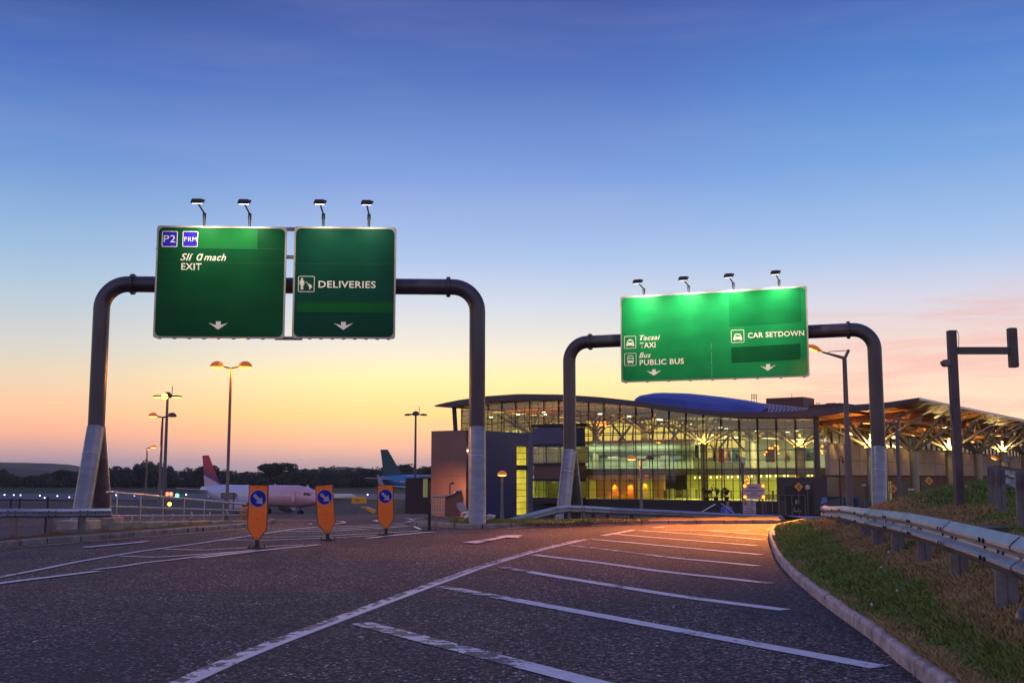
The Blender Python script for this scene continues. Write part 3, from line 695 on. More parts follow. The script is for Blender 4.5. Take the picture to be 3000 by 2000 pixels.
tag(eg.build('drain_cover', mat('dark_slab', (0.05, 0.048, 0.05), 0.7, var=0.3, scale=5, bump=.3)), 'flat dark slab lying in the grass behind the nearest guardrail', 'slab')
for k, (px, py) in enumerate(((2498, 1661), (2581, 1717), (2551, 1781), (2627, 1768), (2604, 1683))):
    g = G(px, py, .2); x, y = g.x, g.y; z = vzs(x, y); fl_ = thing('dandelion_clock', ['white dandelion clock highest up the verge near the rail posts', 'dandelion clock in the middle of the green patch on the verge', 'dandelion clock close to the kerb top', 'small dandelion clock nearest the viewer on the right verge', 'faint dandelion clock right of the highest one on the verge'][k], 'flower', (x, y, z), 'dandelion clocks in the verge')
    b = MB(); b.tube([(x, y, z), (x + .01, y, z + .10)], .003, 6); b.build('stem', mat('stalk', (.08, .10, .03), .7), fl_)
    b = MB(); b.ball((x + .01, y, z + .112), .015, 8, 6); b.build('seed_head', mat('seed_white', (.6, .58, .55), .9), fl_)
# ------------------------------------------------------------------ overhead gantries
def gantry(name, label, A, B, zb, r, zj, zg, spl=1.15):
    A, B = Vector((*A, 0)), Vector((*B, 0)); u = (B - A).normalized(); n = Vector((u.y, -u.x, 0))      # n points at the viewer
    t = thing(name, label, 'gantry', ((A.x + B.x) / 2, (A.y + B.y) / 2, 0)); R = .78; ends = []
    for P, s, g in ((A, 1, zg[0]), (B, -1, zg[1])):
        d = u * s; pts = [P + Vector((0, 0, zj + (zb - R - zj) * k / 4)) for k in range(5)]
        for k in range(1, 15):
            a = math.pi / 2 * k / 14; pts.append(P + d * (R - R * math.cos(a)) + Vector((0, 0, zb - R + R * math.sin(a))))
        pts.append(P + d * (R + .14) + Vector((0, 0, zb))); ends.append(pts[-1])
        c = MB(); c.tube(pts, r, 36); c.build('column', M_DARKPAINT, t, smooth=True)
        f = MB(); f.tube([pts[-1] - d * .035, pts[-1] + d * .035], r + .075, 36)
        for k in range(16):
            a = 2 * math.pi * k / 16; q = pts[-1] + Vector((0, 0, 1)) * math.sin(a) * (r + .045) + n * math.cos(a) * (r + .045); f.tube([q - d * .065, q + d * .065], .02, 6)
        f.build('flange', M_DARKPAINT, t, smooth=True)
        w_ = MB(); w_.tube([P + Vector((0, 0, zb - R - .01)), P + Vector((0, 0, zb - R + .01))], r + .006, 36); w_.build('weld_band', M_DARKPAINT, t, smooth=True)
        for sg in (1, -1):
            foot = P + n * spl * sg + Vector((0, 0, g - .1)); top = P + n * .045 * sg + Vector((0, 0, zj + .02))
            l = MB(); l.tube([foot, foot.lerp(top, .5), top], [r + .012, r + .012, r + .012], 36); lo = l.build('leg', M_GALV, t, smooth=True)
            mid = foot.lerp(top, .72); dr = (top - foot).normalized(); s2 = MB(); s2.tube([mid - dr * .012, mid + dr * .012], r + .02, 36); s2.build('seam_band', M_RAIL, lo, smooth=True)
            pl = MB(); pl.bbox(foot + Vector((0, 0, .06)), (.95, .95, .3), .03); pl.build('footing', M_CONC, t)
    b = MB(); b.tube([ends[0], ends[1]], r, 36); b.build('beam', M_DARKPAINT, t, smooth=True)
    return t, u, n
g1A, g1B = (D(289, 1100, 34).x, 34.0), (D(1398, 1100, 34.6).x, 34.6)
Z1 = D(800, 835, 34.2).z
GA1, U1, N1 = gantry('sign_gantry', 'dark tubular gantry with two green sign panels, on the left', g1A, g1B, Z1, .25, 2.97, (.15, -.12))
g2A, g2B = (D(1669, 1250, 46).x, 46.0), (D(2573, 1300, 41.6).x, 41.6)
Z2 = (D(1709, 1005, 46).z + D(2500, 966, 42).z) / 2
GA2, U2, N2 = gantry('sign_gantry', 'dark tubular gantry with one bright green sign panel, in front of the terminal', g2A, g2B, Z2, .262, 2.55, (-.5, -.4))

# ------------------------------------------------------------------ sign faces
def sign_paint(name, col, emis=0.0, rough=.42, streak=.25):
    m, T, out = new_mat(name)
    tc = T.n('ShaderNodeTexCoord').outputs['Object']
    n1 = T.n('ShaderNodeTexNoise', {'Vector': tc, 'Scale': 0.8, 'Detail': 4.0}).outputs['Fac']
    mp_ = T.n('ShaderNodeMapping', {'Vector': tc, 'Scale': (5, 5, .5)}).outputs[0]
    n2 = T.n('ShaderNodeTexNoise', {'Vector': T.n('ShaderNodeMapping', {'Vector': tc, 'Scale': (.35, .35, 1.6)}).outputs[0], 'Scale': 1.1, 'Detail': 3.0}).outputs['Fac']
    v = T.math('ADD', T.math('MULTIPLY', n1, .6), T.math('MULTIPLY', n2, .4))
    c = T.ramp(v, [(.3, tuple(x * (1 - streak) for x in col)), (.7, tuple(x * (1 + streak) for x in col))])
    b = T.n('ShaderNodeBsdfPrincipled', {'Base Color': c, 'Roughness': rough, 'Specular IOR Level': .10})
    T.t.links.new(b.outputs[0], out.inputs[0]); return m
G_A = sign_paint('sign_green_dark', (0.002, 0.064, 0.018)); G_B = sign_paint('sign_green_blue', (0.002, 0.054, 0.029)); G_C = sign_paint('sign_green_bright', (0.008, 0.215, 0.058))
G_A2 = sign_paint('sign_overlay_green', (0.010, 0.135, 0.03), rough=.3); G_B2 = sign_paint('sign_overlay_band', (0.004, 0.11, 0.02)); G_C2 = sign_paint('sign_overlay_dark', (0.003, 0.085, 0.024), rough=.25); G_C3 = sign_paint('sign_overlay_mid', (0.005, 0.15, 0.04), rough=.28)
M_LET = mat('sign_lettering', (0.88, 0.82, 0.62), 0.5, var=0.05); M_BLUE = sign_paint('sign_blue', (0.03, 0.02, 0.42), streak=.1); M_RIM = mat('sign_rim', (0.42, 0.38, 0.30), .5, .3, var=.12)
M_LENS = glow('white_lamp_lens', (1.0, .93, .80), 7.0)

def rrect(x0, z0, x1, z1, r, n=6):
    P = []
    for cx, cz, a0 in ((x1 - r, z1 - r, 0), (x0 + r, z1 - r, 90), (x0 + r, z0 + r, 180), (x1 - r, z0 + r, 270)):
        for k in range(n + 1):
            a = math.radians(a0 + 90 * k / n); P.append((cx + r * math.cos(a), cz + r * math.sin(a)))
    return P
class Face:
    """flat face of a sign: a along dir, z up; px() takes picture points of a zoomed crop on the photograph"""
    def __init__(s, p0, u, n, parent, crop):
        s.p0, s.u, s.n, s.parent, s.crop = Vector(p0), u, n, parent, crop
    def px(s, x, y):
        cx, cy, k = s.crop; q = onplane(cx + x * k, cy + y * k, s.p0, s.n); return ((q - s.p0).dot(s.u), q.z - s.p0.z)
    def flat(s, name, polys, m, off, th=.004, parent=None):
        b = MB()
        for P in polys: b.prism(P, s.n * th, s.p0 + s.n * off, s.u, Vector((0, 0, 1)))
        return b.build(name, m, parent or s.parent)
    def text(s, txt, box, m, off, bold=.012, shear=0.0, name='lettering', parent=None, line=False):
        """box = picture x0, y_top, x1, y_bottom of the inked glyphs, measured at the left end"""
        a0, z0 = s.px(box[0], box[3]); a1, _ = s.px(box[2], box[3]); _, z1 = s.px(box[0], box[1])
        return s.text_at(txt, a0, z0, a1, z1, m, off, bold, shear, name, parent)
    def text_at(s, txt, a0, z0, a1, z1, m, off, bold=.012, shear=0.0, name='lettering', parent=None):
        cu = bpy.data.curves.new('t', 'FONT'); cu.body = txt; cu.size = 1; cu.offset = bold; cu.shear = shear; cu.resolution_u = 3; cu.space_character = 1.06
        ob = bpy.data.objects.new('t', cu); COL.objects.link(ob)
        dg = bpy.context.evaluated_depsgraph_get(); me = bpy.data.meshes.new_from_object(ob.evaluated_get(dg))
        bpy.data.objects.remove(ob); bpy.data.curves.remove(cu)
        vs_ = np.array([v.co[:] for v in me.vertices]); lo, hi = vs_.min(0), vs_.max(0)
        par = parent or s.parent; base = Vector((0, 0, 0)); p = par
        while p is not None: base = base + p.location; p = p.parent
        for v in me.vertices:
            a = a0 + (v.co.x - lo[0]) / (hi[0] - lo[0]) * (a1 - a0); z = z0 + (v.co.y - lo[1]) / (hi[1] - lo[1]) * (z1 - z0)
            v.co = s.p0 + s.u * a + Vector((0, 0, z)) + s.n * off - base
        me.materials.clear(); me.materials.append(m); me.name = name
        o = bpy.data.objects.new(name, me); COL.objects.link(o); o.parent = par; return o
    def outline(s, box, r, wd, m, off, name='symbol_border', parent=None):
        x0, z0 = s.px(box[0], box[3]); x1, _ = s.px(box[2], box[3]); _, z1 = s.px(box[0], box[1])
        return s.outline_at(x0, z0, x1, z1, r, wd, m, off, name, parent)
    def outline_at(s, x0, z0, x1, z1, r, wd, m, off, name='symbol_border', parent=None):
        O, I = rrect(x0, z0, x1, z1, r), rrect(x0 + wd, z0 + wd, x1 - wd, z1 - wd, max(r - wd, .005)); k = len(O)
        b = MB(); P = [s.p0 + s.u * a + Vector((0, 0, z)) + s.n * off for a, z in O + I]
        b.add(P, [(i, (i + 1) % k, k + (i + 1) % k, k + i) for i in range(k)]); return b.build(name, m, parent or s.parent)
def sign(name, label, corners, crop, plane_p, u, n, mg, rim=.055, lamps=(), arm=1.0, power=60, cone=70, battens=True, lampcol=(1, .9, .7), hrise=.40):
    f = Face(plane_p, u, n, None, crop)
    c = [f.px(*q) for q in corners]                      # TL TR BR BL
    x0 = (c[0][0] + c[3][0]) / 2; x1 = (c[1][0] + c[2][0]) / 2; z1 = (c[0][1] + c[1][1]) / 2; z0 = (c[2][1] + c[3][1]) / 2
    o = f.p0 + f.u * (x0 + x1) / 2 + Vector((0, 0, z0))
    t = thing(name, label, 'road sign', o, 'overhead direction signs'); f.parent = t
    f.flat('frame', [rrect(x0, z0, x1, z1, .09)], M_RIM, -.05, .05)
    f.flat('panel', [rrect(x0 + rim, z0 + rim, x1 - rim, z1 - rim, .17)], mg, .001, .004)
    if battens:
        b = MB()
        for k in range(5):
            zz = z0 + .12 + (z1 - z0 - .24) * k / 4; P = f.p0 + f.n * -.12 + Vector((0, 0, zz)); b.bar(P + f.u * (x0 + .15), P + f.u * (x1 - .15), .10, .09)
        b.build('batten', M_POST, t)
        b = MB()
        for k in range(2):
            P = f.p0 + f.n * -.235 + f.u * (x0 + (x1 - x0) * (.28 + .44 * k)); b.bar(P + Vector((0, 0, z0 + .1)), P + Vector((0, 0, z1 - .1)), .13, .10)
        b.build('bracket', M_POST, t)
        b = MB()
        for k in range(9):
            P = f.p0 + f.n * -.02 + f.u * (x0 + .2 + (x1 - x0 - .4) * k / 8) + Vector((0, 0, z0 - .012)); b.box(P, (.10, .04, .03))
        b.build('clip', M_POST, t)
    for lx in lamps:
        a, _ = f.px(lx, corners[0][1]); P = f.p0 + f.u * a + f.n * -.06 + Vector((0, 0, z1 - .25))
        lp = thing('sign_lamp', '', '', (0, 0, 0)); del lp['label']; del lp['category']; lp.parent = t; lp.location = P - o
        b = MB(); top = P + Vector((0, 0, .25 + hrise)); b.tube([P, top], .042, 10); b.tube([top - Vector((0, 0, .16)), top + Vector((0, 0, .02))], .055, 10)
        h = top + f.n * arm + Vector((0, 0, .12)); b.tube([top, h - f.n * .16 - Vector((0, 0, .02))], .026, 8); b.build('arm', M_LAMPBLK, lp, smooth=True)
        Rm = Matrix((f.u, f.n, Vector((0, 0, 1)))).transposed() @ Matrix.Rotation(math.radians(-14), 3, 'X')
        b = MB(); hp = h + Vector((0, 0, .02))
        lo_, hi_ = [(-.16, -.14), (.16, -.14), (.16, .15), (-.16, .15)], [(-.12, -.10), (.12, -.10), (.12, .12), (-.12, .12)]
        V = [hp + Rm @ Vector((x, y, -.065)) for x, y in lo_] + [hp + Rm @ Vector((x, y, .0)) for x, y in lo_] + [hp + Rm @ Vector((x, y, .08)) for x, y in hi_]
        b.add(V, [(0, 1, 2, 3), (8, 9, 10, 11)] + [(i, (i + 1) % 4, 4 + (i + 1) % 4, 4 + i) for i in range(4)] + [(4 + i, 4 + (i + 1) % 4, 8 + (i + 1) % 4, 8 + i) for i in range(4)])
        b.tube([hp + Rm @ Vector((.13, -.13, .02)), hp + Rm @ Vector((.19, -.13, .02))], .04, 8)
        b.build('housing', M_LAMPBLK, lp)
        b = MB(); b.box(hp + Rm @ Vector((0, .0, -.070)), (.26, .22, .008), Rm); b.build('lens', M_LENS, lp)
        light('SPOT', 'sign_spot', hp + Rm @ Vector((0, -.05, -.09)), power, lampcol, target=f.p0 + f.u * a + Vector((0, 0, z1 - (z1 - z0) * .38)), spot_size=math.radians(cone), spot_blend=.9, shadow_soft_size=.10)
    f.x0, f.x1, f.z0, f.z1 = x0, x1, z0, z1
    return f, t
P1 = Vector((D(800, 830, 33.4).x, 33.4, Z1)); CR2 = (400, 550, .3401)
fa, SA = sign('direction_sign', 'left green overhead sign reading EXIT with two small blue squares', [(180, 328), (1297, 335), (1272, 1300), (138, 1293)], CR2, P1, U1, N1, G_A, lamps=(578, 970), power=270, cone=130)
fb_, SB = sign('direction_sign', 'green overhead sign reading DELIVERIES, right of the EXIT panel', [(1362, 335), (2238, 340), (2228, 1303), (1335, 1295)], CR2, P1, U1, N1, G_B, lamps=(1606, 2000), power=170, cone=130)
tb = MB()
for yy_ in (350, 590, 1292):
    q = P1 + N1 * -.12 + Vector((0, 0, fa.px(1320, yy_)[1])); tb.bar(q + U1 * (fa.x1 - .3), q + U1 * (fb_.x0 + .3), .10, .10)
tb.build('cross_tie', M_POST, GA1)
def joints(f, ys, a, c):
    f.flat('panel_joint', [[f.px(a, y), f.px(c, y), f.px(c, y - 4), f.px(a, y - 4)] for y in ys], M_JOINT, .0055, .001)
M_JOINT = mat('sign_joint', (.004, .05, .02), .6)
joints(fa, (528, 650), 165, 1275); joints(fb_, (656, 982), 1362, 2222)
# left sign content
fa.flat('overlay_plate', [rrect(*fa.px(535, 525), *fa.px(1045, 358), .03)], G_A2, .007)
bx = [fa.px(217, 510) + fa.px(357, 375), fa.px(396, 510) + fa.px(533, 376)]
for (q, tx, tb_) in ((bx[0], 'P2', (235, 410, 335, 470)), (bx[1], 'PRM', (412, 425, 520, 463))):
    sy = fa.flat('symbol', [rrect(*q, .035)], M_BLUE, .012, .006); fa.outline_at(*q, .035, .020, M_LET, .0195, parent=sy, name='border'); fa.text(tx, tb_, M_LET, .020, -.004, parent=sy)
def lane_arrow(f, pts): f.flat('lane_arrow', [[f.px(*p) for p in pts]], M_LET, .008)
fa.text('Slí', (378, 565, 488, 627), M_LET, .010, .014, .32); 
fa.text('ɑ', (517, 568, 574, 628), M_LET, .010, .014, .32); fa.text('mach', (580, 568, 772, 628), M_LET, .010, .014, .32)
fa.text('EXIT', (385, 650, 560, 707), M_LET, .010, .016)
lane_arrow(fa, [(622, 1163), (684, 1182), (684, 1151), (726, 1151), (726, 1182), (788, 1163), (703, 1222)])
# right sign content
fb_.flat('overlay_band', [[fb_.px(1380, 1075), fb_.px(2212, 1076), fb_.px(2214, 992), fb_.px(1382, 990)]], G_B2, .007)
fb_.text('DELIVERIES', (1567, 801, 2060, 861), M_LET, .010, .016)
fb_.outline((1390, 760, 1532, 897), .05, .018, M_LET, .010)
pr = lambda f, b, pts: [f.px(b[0] + x * (b[2] - b[0]), b[1] + y * (b[3] - b[1])) for x, y in pts]
def disc(cx, cy, r, n=14): return [(cx + r * math.cos(2 * math.pi * k / n), cy + r * math.sin(2 * math.pi * k / n)) for k in range(n)]
bb = (1390, 760, 1532, 897)
fb_.flat('symbol', [pr(fb_, bb, p) for p in (disc(.25, .19, .065), [(.11, .32), (.16, .27), (.34, .27), (.39, .32), (.39, .57), (.34, .57), (.34, .38), (.325, .38), (.325, .86), (.26, .86), (.255, .60), (.245, .60), (.24, .86), (.175, .86), (.175, .38), (.16, .38), (.16, .57), (.11, .57)],
     [(.44, .44), (.50, .36), (.57, .39), (.68, .60), (.65, .63), (.555, .43), (.505, .40), (.465, .455)], disc(.70, .55, .055), [(.66, .62), (.80, .54), (.86, .70), (.78, .76), (.72, .86), (.68, .84), (.70, .74)], [(.83, .60), (.88, .70), (.84, .74), (.79, .64)])], M_LET, .008)
lane_arrow(fb_, [(1700, 1166), (1762, 1185), (1762, 1154), (1803, 1154), (1803, 1185), (1866, 1166), (1782, 1225)])
# far sign
CR3 = (1750, 750, .3189); pm = (Vector((*g2A, 0)) + Vector((*g2B, 0))) / 2 + N2 * .62; P2 = Vector((pm.x, pm.y, Z2))
fc, SC = sign('direction_sign', 'bright green overhead sign listing TAXI, PUBLIC BUS and CAR SETDOWN', [(208, 390), (1922, 257), (1950, 1100), (220, 1168)], CR3, P2, U2, N2, G_C, lamps=(425, 838, 1250, 1672), power=560, cone=135, arm=1.0, hrise=.28)
fc.flat('overlay_plate', [[fc.px(*q) for q in ((1213, 648), (1875, 602), (1868, 287), (1206, 337))]], G_C3, .007)
fc.flat('overlay_plate', [[fc.px(*q) for q in ((1233, 978), (1866, 946), (1866, 802), (1230, 840))]], G_C2, .007)
fc.flat('divider', [[fc.px(*q) for q in ((1051, 1116), (1055, 1116), (1054, 1010), (1050, 1010))], [fc.px(*q) for q in ((1049, 995), (1053, 995), (1051, 878), (1047, 878))], [fc.px(*q) for q in ((1046, 855), (1049, 855), (1048, 800), (1045, 800))]], mat('pale_green_tape', (.12, .42, .2), .5), .008)
fc.text('Tacsai', (389, 729, 578, 775), M_LET, .010, .014, .32); fc.text('TAXI', (391, 796, 535, 846), M_LET, .010, .016)
fc.text('Bus', (385, 887, 492, 936), M_LET, .010, .014, .32); fc.text('PUBLIC BUS', (390, 953, 797, 1004), M_LET, .010, .016); fc.text('CAR SETDOWN', (1384, 705, 1902, 754), M_LET, .010, .016)
lane_arrow(fc, [(452, 1053), (505, 1066), (505, 1041), (537, 1040), (537, 1064), (587, 1048), (520, 1098)])
lane_arrow(fc, [(1497, 1009), (1550, 1023), (1550, 993), (1588, 991), (1588, 1020), (1641, 1000), (1568, 1053)])
def icon(b, polys, holes):
    fc.outline(b, .05, .018, M_LET, .010)
    fc.flat('symbol', [pr(fc, b, p) for p in polys], M_LET, .008)
    if holes: fc.flat('symbol_window', [pr(fc, b, p) for p in holes], G_C, .0125, .001)
carp = [(.17, .60), (.22, .52), (.28, .34), (.36, .29), (.64, .29), (.72, .34), (.78, .52), (.83, .60), (.83, .72), (.80, .73), (.80, .80), (.70, .80), (.70, .73), (.30, .73), (.30, .80), (.20, .80), (.20, .73), (.17, .72)]
carh = [[(.29, .50), (.34, .36), (.66, .36), (.71, .50)], disc(.27, .60, .04, 8), disc(.73, .60, .04, 8)]
icon((248, 737, 357, 851), [carp, [(.42, .29), (.44, .23), (.56, .23), (.58, .29)]], carh)
icon((1230, 680, 1351, 798), [carp], carh)
busp = [(.25, .74), (.25, .40), (.28, .20), (.33, .17), (.67, .17), (.72, .20), (.75, .40), (.75, .74), (.70, .75), (.70, .83), (.65, .83), (.64, .75), (.36, .75), (.35, .83), (.30, .83), (.30, .75)]
icon((250, 893, 360, 1009), [busp], [[(.30, .36), (.32, .22), (.68, .22), (.70, .36)], [(.30, .56), (.30, .42), (.70, .42), (.70, .56)], disc(.33, .65, .03, 8), disc(.67, .65, .03, 8)])

# ------------------------------------------------------------------ keep-right plates on spring posts
M_ORANGE = mat('amber_plate', (0.95, 0.175, 0.008), 0.42, var=0.10, scale=3, dirt=(0.72, 0.12, 0.006)); M_EDGE = mat('plate_edge', (0.07, 0.04, 0.03), .6)
M_DISC = sign_paint('disc_blue', (0.018, 0.028, 0.30), streak=.12); M_DW = mat('disc_white', (0.36, 0.31, 0.42), .5, var=.08)
def keep_right(label, px, py, ztop, yaw, lean, wd=.425, disc_r=.185):
    g = G(px, py); t = thing('keep_right_sign', label, 'road sign', g, 'amber keep-right plates along the traffic island')
    q = Matrix.Rotation(yaw, 3, 'Z') @ Matrix.Rotation(lean, 3, 'Y'); u = q @ Vector((1, 0, 0)); up = q @ Vector((0, 0, 1)); n = q @ Vector((0, -1, 0))
    h = wd / 2; zt, zs, zp = ztop, .40, .165
    for nm, ins, m, off, th in (('edge', 0, M_EDGE, -.022, .044), ('plate', .016, M_ORANGE, .0225, .002)):
        P = [(-h + ins, zt - ins), (h - ins, zt - ins), (h - ins, zs + ins * .4), (.035 - ins * .3, zp + ins), (-.035 + ins * .3, zp + ins), (-h + ins, zs + ins * .4)]
        b = MB(); b.prism(P, n * th, g + n * off, u, up); b.build(nm, m, t)
    cz = zt - .29; b = MB(); b.prism(disc(0, cz, disc_r, 28), n * .002, g + n * .0255, u, up); ds = b.build('disc', M_DISC, t)
    b = MB(); O = disc(0, cz, disc_r, 28); I = disc(0, cz, disc_r * .93, 28); k = 28; V = [g + n * .029 + u * x + up * z for x, z in O + I]; b.add(V, [(i, (i + 1) % k, k + (i + 1) % k, k + i) for i in range(k)]); b.build('rim', M_DW, ds)
    A = [(-.16, .30), (-.30, .16), (-.08, -.06), (-.24, -.22), (.30, -.30), (.22, .24), (.06, .08)]
    A = [(-.62, .30), (-.36, .58), (.24, -.02), (.46, .18), (.60, -.62), (-.26, -.50), (-.02, -.28)]
    b = MB(); b.prism([(x * disc_r, cz + z * disc_r) for x, z in A], n * .002, g + n * .030, u, up); b.build('arrow', M_DW, ds)
    b = MB()
    for zz in (.62, .22): b.prism(disc(0, zz, .012, 8), n * .006, g + n * .025, u, up)
    b.prism(disc(0, zt - .05, .012, 8), n * .006, g + n * .025, u, up); b.build('rivet', M_EDGE, t)
    b = MB(); b.tube([g + Vector((0, 0, .02)), g + up * (zp + .12) - n * .05], .045, 12); b.build('post', M_BLACK, t, smooth=True)
    b = MB(); b.lathe([(.20, 0), (.20, .018), (.11, .03), (.055, .06)], g, 18)
    for sx_ in (-.16, .16): b.tube([g + Vector((sx_, 0, .01)), g + Vector((sx_, 0, .075))], .014, 6)
    b.build('base_plate', M_BLACK, t)
keep_right('nearest amber keep-right plate with blue arrow disc, left of the three', 752, 1605, 1.335, math.radians(-4), math.radians(0.5))
keep_right('middle amber keep-right plate leaning left at the top', 961, 1582.5, 1.32, math.radians(6), math.radians(-5.5))
keep_right('farthest amber keep-right plate, right of the other two', 1131, 1567.5, 1.30, math.radians(-5), math.radians(-1.5))
g = G(1258, 1555.5); t = thing('marker_post', 'thin black marker post seen edge-on beyond the three amber plates', 'post', g)
b = MB(); b.bbox(g + Vector((0, 0, .42)), (.085, .10, .82), .015); b.build('post', M_BLACK, t)
b = MB(); b.lathe([(.20, 0), (.20, .018), (.11, .03), (.055, .06)], g, 18)
for sx_ in (-.16, .16): b.tube([g + Vector((sx_, 0, .01)), g + Vector((sx_, 0, .075))], .014, 6)
b.build('base_plate', M_BLACK, t)

# ------------------------------------------------------------------ T-shaped detector post on the bank
M_TP = mat('detector_post_paint', (0.075, 0.055, 0.062), .55, var=.2)
pb_ = D(2812, 1486, 23); zg_ = vzs(pb_.x, 23); ztop = D(2801, 968, 23).z
t = thing('detector_post', 'tall dark post with a side arm ending in a short upright bar', 'post', (pb_.x, 23, zg_))
b = MB(); b.bbox((pb_.x, 23, (zg_ - .2 + ztop) / 2), (.165, .165, ztop - zg_ + .2), .012); b.build('post', M_TP, t)
za = D(2880, 1027, 23).z; xe = D(2967, 1020, 23).x; b = MB(); b.bar((pb_.x + .08, 23, za), (xe - .08, 23, za), .12, .145); b.build('arm', M_TP, t)
b = MB(); b.bbox((xe, 23, (D(2968, 961, 23).z + D(2968, 1076, 23).z) / 2), (.165, .165, D(2968, 961, 23).z - D(2968, 1076, 23).z), .012); b.build('end_bar', M_TP, t)
zc_ = D(2784, 1064, 23).z; b = MB(); b.bbox((pb_.x - .15, 22.98, zc_), (.13, .2, .14), .02); b.tube([(pb_.x - .215, 22.98, zc_), (pb_.x - .25, 22.98, zc_ - .01)], .05, 10); b.build('camera_box', mat('camera_beige', (.16, .13, .12), .6), t)
b = MB(); b.tube(smooth_line([(pb_.x - .12, 22.97, zc_ - .08), (pb_.x - .11, 22.95, zc_ - .3), (pb_.x - .10, 22.95, zc_ - .8), (pb_.x - .085, 22.93, zc_ - 1.25)]), .008, 6)
b.tube(smooth_line([(pb_.x + .07, 22.9, ztop), (pb_.x + .11, 22.9, ztop - .12), (pb_.x + .10, 22.9, ztop - .3), (pb_.x + .085, 22.9, ztop - .42)]), .007, 6); b.build('cable', M_BLACK, t)
# ------------------------------------------------------------------ lamps
SOD = (1.0, .30, .03); M_SOD = glow('sodium_lens', (1, .36, .06), 4.2); M_SODSOFT = glow('sodium_lens_soft', (1.0, .55, .18), 14.0); M_DOMELIT = mat('lamp_dome_lit', (0.42, 0.16, 0.05), .45, .0, var=.1); M_DOMELIT.node_tree.nodes['Principled BSDF'].inputs['Emission Color'].default_value = (1, .25, .03, 1); M_DOMELIT.node_tree.nodes['Principled BSDF'].inputs['Emission Strength'].default_value = .30; M_DOME = mat('lamp_dome', (0.10, 0.06, 0.045), .45, .2, var=.1); M_OFF = mat('unlit_lens', (.15, .14, .14), .3)
def gh(x, y): return float(gz(np.array([float(x)]), np.array([float(y)]))[0])
def dome(parent, c, r, lit):
    b = MB(); pr_ = [(r * math.cos(math.pi / 2 * k / 7), r * .85 * math.sin(math.pi / 2 * k / 7)) for k in range(7)] + [(.002, r * .85)]; b.lathe(pr_, c, 18); hd = b.build('lamp_head', M_DOMELIT if lit else M_DOME, parent, smooth=True)
    b = MB(); b.lathe([(r * .82, -.03), (r * .82, -.005)] if not lit else [(r * .55, -r * .28), (r * .86, -r * .1), (r * .9, -.002)], c, 18); b.build('lens', M_SOD if lit else M_OFF, hd, smooth=True)
def dome_lamp(name, label, x, y, zt, r, heads, pole_r, zb=None, power=0, group='dome street lamps'):
    zb = gh(x, y) if zb is None else zb; t = thing(name, label, 'street lamp', (x, y, zb), group)
    b = MB(); b.tube([(x, y, zb), (x, y, zb + .9), (x, y, zb + .95), (x, y, zt)], [pole_r * 1.35, pole_r * 1.3, pole_r, pole_r * .8], 12); b.build('pole', M_GREY, t, smooth=True)
    b = MB()
    for s, lit in heads:
        b.tube([(x, y, zt - .02), (x + s * r * .5, y, zt - .03 + r * .12), (x + s * r * 1.1, y, zt + r * .12)], pole_r * .55, 8)
    if b.v: b.build('arm', M_GREY, t, smooth=True)
    for s, lit in heads:
        dome(t, (x + s * r * 2.05 if abs(s) == 1 else x + s, y, zt + r * .12), r, lit)
        if lit and power: light('POINT', 'sodium_light', (x + s * r * 2.05 if abs(s) == 1 else x + s, y, zt - r * .35), power, SOD, shadow_soft_size=r * .5)
    return t
p = D(678, 1528, 37); q = D(677, 1077, 37)
dome_lamp('street_lamp', 'tall twin dome lamp with both heads lit, in front of the magenta-finned aircraft', q.x, 37, q.z, .23, ((-1, 1), (1, 1)), .055, p.z, 330)
q = D(476, 1221, 60); dome_lamp('street_lamp', 'twin dome lamp with only its left head lit, beside the floodlight mast', q.x, 60, q.z, .25, ((-1, 1), (1, 0)), .08, None, 120)
q = D(432, 1311, 60); dome_lamp('street_lamp', 'single dome lamp lit orange, left of the floodlight mast', q.x, 60, q.z, .16, ((1, 1),), .055, None, 60)
q = D(1318, 1418, 60); dome_lamp('street_lamp', 'small unlit dome lamp against the bronze wall panel', q.x, 60, q.z, .13, ((.12, 0),), .045, -3)
q = D(1471, 1392, 96); dome_lamp('street_lamp', 'short lit lamp post built for a lamp reflection in the dark stair tower wall', q.x, 96, q.z, .42, ((0.001, 1),), .13, -2.3, 160)  # added post in place of a lamp's reflection in the wall
q = D(1877, 1346, 75); dome_lamp('street_lamp', 'twin dome lamp with left head lit, in front of the glass terminal', q.x, 75, q.z, .30, ((-1, 1), (1, 0)), .11, -2.3, 230)

